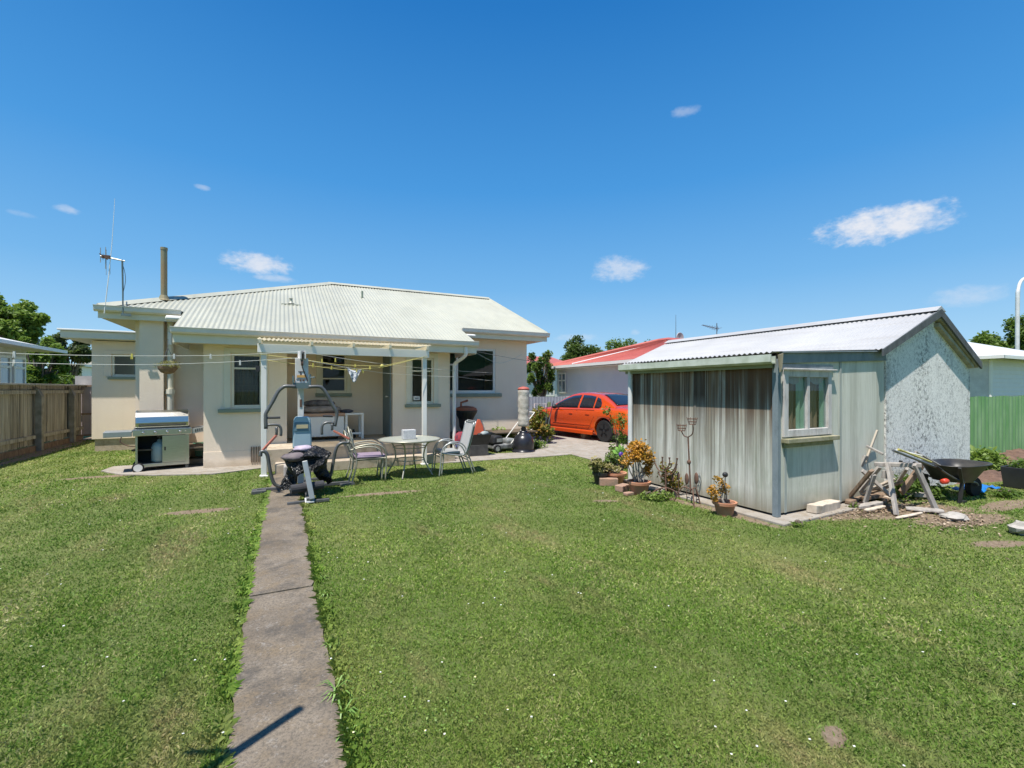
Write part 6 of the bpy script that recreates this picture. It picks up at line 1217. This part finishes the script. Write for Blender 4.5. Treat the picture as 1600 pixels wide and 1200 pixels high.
flat = [(1306, 795, 1268, 806, .15, .11, 'pale_wood', 'big pale split log lying on the grass under the shed window'), (1340, 781, 1296, 787, .13, .11, 'stone', 'pale log behind the big split log'), (1345, 785, 1395, 779, .12, .05, 'brown_wood', 'dark weathered plank on the ground left of the sawhorse leg'), (1340, 797, 1375, 792, .10, .05, 'grey_wood', 'short grey plank in the dirt before the dark plank'), (1395, 776, 1455, 782, .10, .06, 'grey_wood', 'grey plank lying under the sawhorse'), (1370, 766, 1420, 764, .10, .08, 'brown_wood', 'brown plank at the back of the timber pile'), (1415, 797, 1475, 804, .16, .03, 'grey_wood', 'flat broken board lying in the dirt right of the sawhorse leg'), (1310, 775, 1350, 762, .06, .04, 'grey_wood', 'thin grey lath lying along the shed wall'), (1325, 792, 1352, 776, .12, .05, 'brown_wood', 'short brown plank crossing behind the split log'), (1380, 787, 1408, 774, .07, .06, 'brown_wood', 'dark offcut lying between the sawhorse legs'), (1430, 775, 1462, 769, .08, .05, 'brown_wood', 'weathered offcut in the weeds below the barrow'),
 (1352, 803, 1382, 799, .06, .025, 'pale_wood', 'small pale splinter of wood lying in the dirt before the short grey plank'), (1400, 812, 1440, 806, .05, .02, 'pale_wood', 'narrow pale strip of wood in front of the sawhorse'), (1345, 772, 1400, 788, .05, .04, 'pale_wood', 'pale batten lying across the dark plank'), (1360, 776, 1350, 760, .12, .08, 'grey_wood', 'grey block at the back of the pile by the shed wall')]
for i, (x0, y0, x1, y1, w_, h_, mt, lb) in enumerate(flat):
    p, q_ = gp(x0, y0), gp(x1, y1); zz = h_/2+.01+.012*(i % 3); p.z = zz; q_.z = zz+.02; mb = MB(); rng = random.Random(i)
    n = 6; pts = [p.lerp(q_, k/n) for k in range(n+1)]; d = (q_-p).normalized(); s = Vector((-d.y, d.x, 0)); vs = []
    for k, c in enumerate(pts):
        e = .55+rng.random()*.3 if k in (0, n) else 1; 
        for a, b in ((-1, -1), (1, -1), (1, 1), (-1, 1)): vs.append(c+s*a*w_/2*e*rng.uniform(.85, 1.1)+Vector((0, 0, b*h_/2*rng.uniform(.8, 1.1))))
    mb.add(vs, [(0, 3, 2, 1), (4*n, 4*n+1, 4*n+2, 4*n+3)]+[(4*k+j, 4*k+(j+1) % 4, 4*k+4+(j+1) % 4, 4*k+4+j) for k in range(n) for j in range(4)])
    one('timber', mb, X[mt], lb, 'timber', at=p, group='timber offcuts by the sawhorse', bevel=.008)
rng = random.Random(31)
for i, (px, py, r, sx, sz, lb) in enumerate(((1491, 812, .11, 1.4, .40, 'flat pale rock lying on the bare earth before the barrow'), (1596, 835, .10, 1.2, .8, 'pale rock at the right edge of the lawn'), (1352, 790, .06, 1.3, .6, 'small orange brown clod beside the planks'))):
    c = gp(px, py); mb = MB(); mb.ball((c.x, c.y, r*sz*.8), r, 10, 7, (sx, 1, sz), .5, rng); one('rock', mb, X['stone'] if i < 2 else X['brick'], lb, 'rock', at=(c.x, c.y, 0), group='loose rocks on the lawn')
# chips and bark litter in the dirt
V = []; n = 1500; rs = np.random.default_rng(4); cen = np.array([gp(1400, 795)[:2], gp(1330, 800)[:2], gp(1350, 782)[:2], gp(1500, 815)[:2]]); k = rs.integers(0, 4, n); pp = cen[k]+rs.normal(size=(n, 2))*np.array([[.45, .18], [.35, .12], [.4, .15], [.4, .2]])[k]
C = np.c_[pp, .012+.02*rs.random(n)]; keep = ~((C[:, 0] < 10.7) & (C[:, 1] > 3.62) & (C[:, 0] > 5.4)); C = C[keep]; o = attr_mesh('bark_chips', leaf_cloud(C, .04, rs, .5, 3), 4, rs.random(len(C)), leafmat('chips', [(0, (.10, .07, .05)), (.5, (.24, .17, .11)), (1, (.45, .36, .27))], .9, 0)); tag(o, 'scattered brown bark chips and wood litter round the sawhorse', 'litter', kind='stuff')
# wheelbarrow: x along its length (handles at -x), wheel at +x
wbp = gp(1490, 780); wb = thing('wheelbarrow', 'black plastic tray wheelbarrow parked beside the shed gable with its handles to the left', 'wheelbarrow', (8.86, 3.14, 0), R(-8), local=True, scale=.80)
q4 = lambda s_, e_: [(s_+k, s_+(k+1) % 4, e_+(k+1) % 4, e_+k) for k in range(4)]
mb = MB(); n = 36; vs = []; NR = 0
def ring(cx, hx, hy, z, pw=3.2, tilt=0.0):
    global NR
    for k in range(n):
        t = 2*math.pi*k/n; c_, s_ = math.cos(t), math.sin(t); x = cx+hx*math.copysign(abs(c_)**(2/pw), c_); y = hy*math.copysign(abs(s_)**(2/pw), s_); vs.append((x, y, z+tilt*(x-cx)+(.02*max(0, x) if z > .6 else 0)))
    NR += 1
for f_ in (.0, .06, .2, .45, .7, .88, 1.0): ring(-.12+.06*f_, .30+.26*f_**.9, .22+.14*f_, .36+.29*f_-.03*(1-f_)**3, tilt=-.05*(1-f_))
ring(-.06, .585, .385, .655); ring(-.06, .585, .385, .64); ring(-.06, .56, .36, .635)
for f_ in (.97, .7, .4, .15, .03): ring(-.12+.06*f_, .285+.26*f_**.9, .205+.14*f_, .375+.27*f_, tilt=-.05*(1-f_))
mb.add(vs, [(i*n+k, i*n+(k+1) % n, (i+1)*n+(k+1) % n, (i+1)*n+k) for i in range(NR-1) for k in range(n)]+[tuple(range(n-1, -1, -1)), tuple((NR-1)*n+k for k in range(n))])
mb.build('tray', PM('barrow_plastic', (.020, .020, .021), (.05, .047, .043), 5, .42), wb, smooth=True)
for s in (-.2, .2):
    mb = MB(); mb.tube(smoothpath([(-1.02, s*1.35, .66), (-.72, s*1.25, .52), (-.3, s*1.1, .37), (.2, s*.8, .31), (.48, s*.35, .22)], 4), .017, 8); mb.build('handle_tube', X['grey_metal'], wb, smooth=True)
    mb = MB(); mb.tube([(-1.08, s*1.37, .69), (-.93, s*1.32, .62)], .022, 8); mb.build('grip', X['rubber'], wb)
    mb = MB(); mb.beam((-.36, s*1.35, .42), (-.44, s*1.35, 0), .05, .04); mb.beam((-.44, s*1.35, .02), (-.28, s*1.35, .02), .05, .04); mb.beam((-.40, s*1.4, .36), (-.58, s*1.72, .64), .04, .03); mb.build('leg', X['plastic'], wb)
mb = MB(); mb.lathe([(.08, -.045), (.17, -.045), (.185, 0), (.17, .045), (.08, .045)], (.48, 0, .185), 24, axis='y'); mb.build('wheel', X['rubber'], wb)
for i, (a, b, r, mt, lb) in enumerate((((1404, 702, 3.05), (1455, 722, 3.1), .013, YW, 'long yellow rod resting across the barrow tray'), ((1396, 704, 3.0), (1462, 730, 3.1), .016, X['grey_metal'], 'dark grey rod beside the yellow rod'), ((1431, 706, 3.2), (1475, 731, 3.15), .014, X['grey_wood'], 'pale wooden stick leaning into the black barrow'), ((1401, 703, 3.1), (1440, 712, 3.1), .012, X['white'], 'short pale rod lying above the yellow rod'))):
    p, q_ = oY(*a), oY(*b); one('rod', MB().tube([p, q_], r, 8), mt, lb, 'rod', at=p, group='rods across the wheelbarrow')
c = oY(1477, 752, 3.0); 
one('red_bottle', MB().lathe([(.01, -.07), (.035, -.07), (.04, .02), (.03, .05), (.01, .07)], Vector((c.x, c.y, c.z)), 12, axis='x'), PM('red_toy', (.62, .05, .02), (.50, .06, .03), 9, .4), 'small red and green container hanging below the barrow tray', 'container', at=c, smooth=True)
rng = random.Random(6); c = gp(1538, 772); mb = MB(); n = 16; vs = []
for i in range(n+1):
    for j in range(9): u, v = i/n-.5, j/8-.5; vs.append((c.x+u*.75, c.y+.12+v*.28+.05*math.sin(u*9), .03+.05*abs(math.sin(u*14+v*5))+rng.uniform(0, .03)))
mb.add(vs, [(i*9+j, (i+1)*9+j, (i+1)*9+j+1, i*9+j+1) for i in range(n) for j in range(8)]); one('blue_tarp', mb, PM('blue_tarp', (.02, .22, .62), (.03, .15, .45), 7, .35), 'crumpled bright blue plastic lying on the ground right of the barrow', 'plastic sheet', at=(c.x, c.y, 0), smooth=True, solid=.004)
c = gp(1597, 768); pt = thing('planter_tub', 'square black planter tub with green seedlings at the right edge', 'planter', (c.x+.18, c.y, 0)); c = Vector((c.x+.50, c.y+.1, 0))
mb = MB(); o_ = [(c.x-.34, c.y-.2, .34), (c.x+.34, c.y-.2, .34), (c.x+.34, c.y+.2, .34), (c.x-.34, c.y+.2, .34)]; b4 = [(c.x-.30, c.y-.17, 0), (c.x+.30, c.y-.17, 0), (c.x+.30, c.y+.17, 0), (c.x-.30, c.y+.17, 0)]; i4 = [(a+(.03 if a < c.x else -.03), b+(.03 if b < c.y else -.03), .34) for a, b, _ in o_]; j4 = [(a, b, .26) for a, b, _ in i4]
mb.add(b4+o_+i4+j4, [(3, 2, 1, 0)]+q4(0, 4)+q4(4, 8)+q4(8, 12)+[(12, 13, 14, 15)]); mb.build('tub', X['plastic'], pt, bevel=.01); foliage('foliage', LEAF['mid'], pt, [(c.x-.15, c.y, .38, .18, .16, .08), (c.x+.15, c.y, .38, .18, .16, .08)], 400, .06, 21, off=pt.location)
def weed(label, px, py, r, h, n, size, seed, leaf='mid', name='weed_clump', dy=0):
    c = gp(px, py); return bush(name, label, (c.x, c.y+dy, 0), [(-.4*r, 0, h*.45, r*.6, r*.5, h*.5), (.4*r, 0, h*.4, r*.6, r*.5, h*.45), (0, 0, h*.6, r*.4, r*.4, h*.4)], leaf, n, size, seed, 'weeds', 'weeds along the shed and fence', stems=7, aspect=.35)
weed('leafy green weeds growing under the sawhorse and barrow', 1432, 778, .38, .34, 1300, .085, 31, dy=.1)
weed('weeds growing round the leg of the barrow', 1478, 782, .22, .22, 600, .08, 32, dy=.1)
weed('tall bright weeds against the foot of the green corrugated fence', 1540, 738, .55, .50, 1500, .12, 33, 'light')
weed('low weeds at the edge of the soil bed right of the blue plastic', 1572, 776, .30, .12, 500, .07, 34)
weed('small weed seedling beside the split log', 1335, 796, .10, .10, 90, .06, 35, 'light')
weed('weeds at the foot of the iron branch stand', 1035, 782, .22, .14, 420, .05, 36, 'light')
weed('weeds along the footing near the orange flowered succulent', 1012, 780, .18, .12, 300, .05, 37, 'light')
weed('weed clump at the near corner of the shed footing', 1248, 822, .14, .06, 160, .05, 38, 'light')
for i, (px, py) in enumerate(((318, 1141+0), )): pass
# ================================================================== lawn
def inpoly(X_, Y_, poly):
    r = np.zeros(len(X_), bool); n = len(poly)
    for i in range(n):
        x0, y0 = poly[i][:2]; x1, y1 = poly[(i+1) % n][:2]
        if y0 == y1: continue
        c = ((y0 > Y_) != (y1 > Y_)) & (X_ < (x1-x0)*(Y_-y0)/(y1-y0)+x0); r ^= c
    return r
HOUSE = [[(-1.42, 10.98), (-.27, 10.98), (-.27, 9.98), (-.13, 9.98), (-.13, 9.6), (3.42, 9.6), (3.42, 10.98), (3.76, 10.98), (3.76, 12.13), (6.56, 12.13), (6.56, 20), (-2.76, 20), (-2.76, 15.3), (-4.36, 15.3), (-4.36, 21), (-2.76, 21), (-2.76, 12.13), (-1.42, 12.13)], [(-4.31, 15.32), (-2.7, 15.32), (-2.7, 20), (-4.31, 20)]]
SHED_ = [(5.2, 3.36), (7.2, 3.40), (7.2, 3.6), (10.7, 3.6), (10.7, 9.2), (7.7, 9.2), (7.7, 6.3), (5.2, 6.3)]
def lawn(N_, seed, rmin=1.25, rmax=24):
    rs = np.random.default_rng(seed); rho = rmin*np.exp(rs.random(N_)*math.log(rmax/rmin)); ang = R(26.5)+(rs.random(N_)-.5)*R(122)
    x = rho*np.sin(ang); y = rho*np.cos(ang); bad = inpoly(x, y, DRIVE) | inpoly(x, y, APRON) | inpoly(x, y, SHED_) | inpoly(x, y, SOIL) | (x < -5.66) | (x > 18)
    pth = inpoly(x, y, PATH); bad |= pth
    for h in HOUSE: bad |= inpoly(x, y, h)
    thin = np.zeros(N_)
    for cx, cy, rx, ry, rot in DIRTS:
        u = ((x-cx)*math.cos(rot)+(y-cy)*math.sin(rot))/rx; w_ = (-(x-cx)*math.sin(rot)+(y-cy)*math.cos(rot))/ry; thin = np.maximum(thin, 1.35-(u*u+w_*w_))
    thin += .35*np.sin(x*11+2*np.sin(y*9))*np.sin(y*13+2*np.sin(x*7)); bad |= rs.random(N_) < np.clip(thin*1.3, 0, .93)
    k = ~bad; return x[k], y[k], rho[k], rs
def patchy(x, y):
    return (np.sin(x*1.9+1.3*np.sin(y*1.1))*np.sin(y*1.7+1.1*np.sin(x*.9+2))+.6*np.sin(x*4.7+y*3.1+np.sin(y*5))*np.sin(y*4.1-x*2.3))
x, y, rho, rs = lawn(1000000, 1)
n = len(x); pt_ = patchy(x, y); L = (.015+.0008*rho)*(.55+.9*rs.random(n))*(1+.22*pt_); W = (.0009+.00046*rho)*(.7+.8*rs.random(n))
# shaggy uncut edge beside the path
ex = np.minimum(np.abs(x-(-.38+.0*y)), 9); lx = np.interp(y, [p.y for p in PL], [p.x for p in PL]); rx_ = np.interp(y, [p.y for p in PR], [p.x for p in PR]); de = np.minimum(np.abs(x-lx), np.abs(x-rx_)); fr = np.clip(1-de/.10, 0, 1)*(y < 9.5)
L = L*(1+.5*fr*rs.random(n))
a = rs.random(n)*2*math.pi; lean = (.25+.9*rs.random(n)); dx, dy = np.cos(a), np.sin(a); t = rs.random(n)*2*math.pi; wx, wy = np.cos(t)*W, np.sin(t)*W
V = np.empty((n, 4, 3)); V[:, 0] = np.c_[x-wx, y-wy, np.zeros(n)]; V[:, 1] = np.c_[x+wx, y+wy, np.zeros(n)]
V[:, 2] = np.c_[x+wx*.8+dx*L*lean*.45, y+wy*.8+dy*L*lean*.45, L*.62]; V[:, 3] = np.c_[x+dx*L*lean, y+dy*L*lean, L*np.clip(1.02-.35*lean, .3, 1)]
stripe = np.sin(2*math.pi*(x-.12*y+.12*np.sin(y*1.3))/.85)
rnd = np.clip(.02+.86*rs.random(n)+.11*pt_+(.06+.17*(x < -.4))*stripe+(rs.random(n) > .93)*.35, 0, 1)
o = attr_mesh('grass', V.reshape(-1, 3), 4, rnd, X['grass']); tag(o, 'short mown green lawn grass with paler and brownish patches', 'grass', kind='stuff')
# clover and broad leaved lawn weeds
x, y, rho, rs = lawn(22000, 5, 1.3, 10); k = patchy(x*1.3+2, y*1.3) > .35; x, y, rho = x[k], y[k], rho[k]; n = len(x)
o = attr_mesh('clover', leaf_cloud(np.c_[x, y, .018+.012*rs.random(n)], .011, rs, .8, 2.2)*1.0, 4, rs.random(n), leafmat('clover_leaf', [(0, (.10, .18, .03)), (.5, (.16, .26, .05)), (1, (.24, .34, .08))], .5, .2)); tag(o, 'low clover leaves mixed into the lawn', 'clover', kind='stuff')
# uncut tufts along both path edges
rs = np.random.default_rng(9); P = []; Dn = []; 
for side, E_ in ((-1, PL), (1, PR)):
    yy = rs.random(9500)**1.3*7.6+1.6; xx = np.interp(yy, [p.y for p in E_], [p.x for p in E_])+side*(.035*np.abs(rs.normal(size=9500))+.015); clump = np.sin(yy*9+side)+np.sin(yy*23)+np.sin(yy*5.3+side*2); k = clump+rs.normal(size=9500)*.7 > .2; P.append(np.c_[xx[k], yy[k]]); Dn.append(np.full(k.sum(), side))
P = np.vstack(P); sd_ = np.concatenate(Dn); n = len(P); L = (.018+.034*rs.random(n)); W = (.0016+.0005*P[:, 1])*(.8+.8*rs.random(n)); a = rs.random(n)*2*math.pi; lean = .4+.8*rs.random(n); dx, dy = np.cos(a)-sd_*.35, np.sin(a); wx, wy = -np.sin(a)*W, np.cos(a)*W
V = np.empty((n, 4, 3)); V[:, 0] = np.c_[P[:, 0]-wx, P[:, 1]-wy, np.zeros(n)]; V[:, 1] = np.c_[P[:, 0]+wx, P[:, 1]+wy, np.zeros(n)]; V[:, 2] = np.c_[P[:, 0]+wx+dx*L*.4, P[:, 1]+wy+dy*L*.4, L*.75]; V[:, 3] = np.c_[P[:, 0]+dx*L*lean, P[:, 1]+dy*L*lean, L*.7]
o = attr_mesh('edge_grass', V.reshape(-1, 3), 4, rs.random(n)*.75, X['grass']); tag(o, 'longer uncut grass tufts creeping over both edges of the path', 'grass', kind='stuff')
# big weed blades on the right edge
mb = MB(); rng = random.Random(3)
for px, py, L_ in ((497, 905, .10), (505, 930, .12), (520, 1075, .15), (524, 1085, .15), (530, 1115, .16), (512, 1010, .1), (536, 1150, .12), (493, 870, .1)):
    c = gp(px+5, py)
    L_ *= .7
    for k in range(7):
        a = rng.uniform(0, 6.28); d = Vector((math.cos(a), math.sin(a), 0)); s = Vector((-d.y, d.x, 0))*.004; q0, q1, q2 = c, c+d*L_*.5+Vector((0, 0, L_*.35)), c+d*L_*rng.uniform(.8, 1.1)+Vector((0, 0, L_*.12)); mb.add([q0-s, q0+s, q1+s, q1-s, q2], [(0, 1, 2, 3), (3, 2, 4)])
o = mb.build('weed_blades', PM('weed_green', (.12, .22, .04), (.18, .30, .06), 20, .5)); tag(o, 'broad green weed blades leaning over the right edge of the path', 'weeds', kind='stuff')
# daisies
x, y, rho, rs = lawn(260, 12, 1.5, 11); n = len(x); C = np.c_[x, y, .035+.01*rs.random(n)]; V = []; 
for k in range(3):
    a = rs.random(n)*6.28; r = (.0045+.0006*rho)[:, None]; d = np.c_[np.cos(a), np.sin(a), .15*rs.normal(size=n)]*r; e = np.c_[-np.sin(a), np.cos(a), .15*rs.normal(size=n)]*r; V.append(np.stack([C+d, C+e, C-d, C-e], 1))
V = np.concatenate(V).reshape(-1, 3); k = rs.random(n*3); o = attr_mesh('daisies', V, 4, k, leafmat('daisy', [(0, (.75, .75, .70)), (.8, (.8, .8, .76)), (.95, (.8, .7, .2))], .8, .1)); tag(o, 'tiny white daisies dotted over the lawn', 'daisies', kind='stuff')
EXPO = 1.02
CLOUDS = [(1378, 350, .100, .034, 1.0, -.06), (405, 412, .072, .024, .85, -.02), (970, 420, .070, .032, .65, 0.0), (1070, 174, .03, .012, .3, 0), (105, 327, .022, .008, .45, 0), (315, 293, .014, .006, .35, 0), (1515, 462, .06, .022, .35, .02), (905, 528, .06, .012, .3, 0), (430, 435, .05, .01, .5, .02), (36, 335, .02, .006, .2, 0), (993, 519, .012, .008, .35, 0)]
# ================================================================== light, sky, render
w = bpy.data.worlds.new('World'); SC.world = w; w.use_nodes = True; nt = w.node_tree; nt.nodes.clear()
out = nt.nodes.new('ShaderNodeOutputWorld'); bg = nt.nodes.new('ShaderNodeBackground'); sky = nt.nodes.new('ShaderNodeTexSky')
sky.sky_type = 'NISHITA'; sky.sun_disc = False; sd = Vector((-.33, -.22, 1)).normalized()
sky.sun_elevation = math.asin(sd.z); sky.sun_rotation = math.atan2(sd.x, sd.y); sky.altitude = 0; sky.air_density = 1.0; sky.dust_density = .3; sky.ozone_density = 3.5
bg.inputs[1].default_value = .13
tc = nt.nodes.new('ShaderNodeTexCoord').outputs['Generated']
def vdot(v, c):
    n = nt.nodes.new('ShaderNodeVectorMath'); n.operation = 'DOT_PRODUCT'; nt.links.new(v, n.inputs[0]); n.inputs[1].default_value = c; return n.outputs['Value']
def pixdir(x, y):
    a = dr(x); v = Vector((a[0], a[1], -(y-HZ)/F)); return v.normalized()
nz = nt.nodes.new('ShaderNodeTexNoise'); nz.inputs['Scale'].default_value = 38; nz.inputs['Detail'].default_value = 9; nz.inputs['Roughness'].default_value = .62
mp = nt.nodes.new('ShaderNodeMapping'); mp.inputs['Scale'].default_value = (1, 1, 1.8); nt.links.new(tc, mp.inputs[0]); nt.links.new(mp.outputs[0], nz.inputs['Vector'])
nz2 = nt.nodes.new('ShaderNodeTexNoise'); nz2.inputs['Scale'].default_value = 9; nz2.inputs['Detail'].default_value = 3; nt.links.new(tc, nz2.inputs['Vector'])
tot = None
for x, y, wx, wy, den, thr in CLOUDS:
    c = pixdir(x, y); e1 = c.cross(Vector((0, 0, 1))).normalized(); e2 = e1.cross(c)
    a = mth(nt, 'DIVIDE', vdot(tc, e1), wx); b = mth(nt, 'DIVIDE', vdot(tc, e2), wy); front = mth(nt, 'GREATER_THAN', vdot(tc, c), .5)
    r2 = mth(nt, 'ADD', mth(nt, 'MULTIPLY', a, a), mth(nt, 'MULTIPLY', b, b))
    m_ = mth(nt, 'SUBTRACT', 1.0, r2)                                   # 1 centre .. 0 rim
    m_ = mth(nt, 'ADD', m_, mth(nt, 'MULTIPLY', mth(nt, 'SUBTRACT', nz.outputs['Fac'], .5+thr), 2.1))
    mr_ = nt.nodes.new('ShaderNodeMapRange'); mr_.interpolation_type = 'SMOOTHSTEP'; nt.links.new(m_, mr_.inputs[0]); mr_.inputs[1].default_value = .15; mr_.inputs[2].default_value = 1.3; mr_.inputs[4].default_value = den
    k = mth(nt, 'MULTIPLY', mr_.outputs[0], front); tot = k if tot is None else mth(nt, 'MAXIMUM', tot, k)
sepz = nt.nodes.new('ShaderNodeSeparateXYZ'); nt.links.new(tc, sepz.inputs[0]); K = 1/(.13*2**EXPO)
rp = nt.nodes.new('ShaderNodeValToRGB'); el = rp.color_ramp.elements
for i, (p, cc) in enumerate(((0, (.47, .72, .90)), (.07, (.36, .63, .88)), (.21, (.165, .455, .82)), (.39, (.058, .315, .73)), (.64, (.010, .18, .55)), (1, (.010, .13, .45)))):
    if i >= 2: el.new(.5)
for i, (p, cc) in enumerate(((0, (.47, .72, .90)), (.07, (.36, .63, .88)), (.21, (.165, .455, .82)), (.39, (.058, .315, .73)), (.64, (.010, .18, .55)), (1, (.010, .13, .45)))):
    el[i].position = p; el[i].color = (*cc, 1)
nt.links.new(sepz.outputs['Z'], rp.inputs[0])
vm = nt.nodes.new('ShaderNodeVectorMath'); vm.operation = 'SCALE'; nt.links.new(rp.outputs[0], vm.inputs[0]); vm.inputs['Scale'].default_value = K*.99
base = mix(nt, .94, sky.outputs[0], vm.outputs[0]); c = mix(nt, tot, base, (.80*K, .83*K, .90*K)); nt.links.new(c, bg.inputs[0]); nt.links.new(bg.outputs[0], out.inputs[0])
SKYMIX = c
sl = bpy.data.lights.new('sun', 'SUN'); so = bpy.data.objects.new('sun', sl); COL.objects.link(so); sl.energy = 3.4; sl.angle = R(.53); sl.color = (1, .95, .87)
so.rotation_euler = (-sd).to_track_quat('-Z', 'Y').to_euler(); so.location = (-5, -5, 20)
SC.render.engine = 'CYCLES'; SC.view_settings.view_transform = 'Standard'; SC.view_settings.look = 'None'; SC.view_settings.exposure = EXPO; SC.view_settings.gamma = 1
SC.cycles.max_bounces = 8; SC.cycles.transparent_max_bounces = 16; SC.cycles.caustics_reflective = False; SC.cycles.caustics_refractive = False
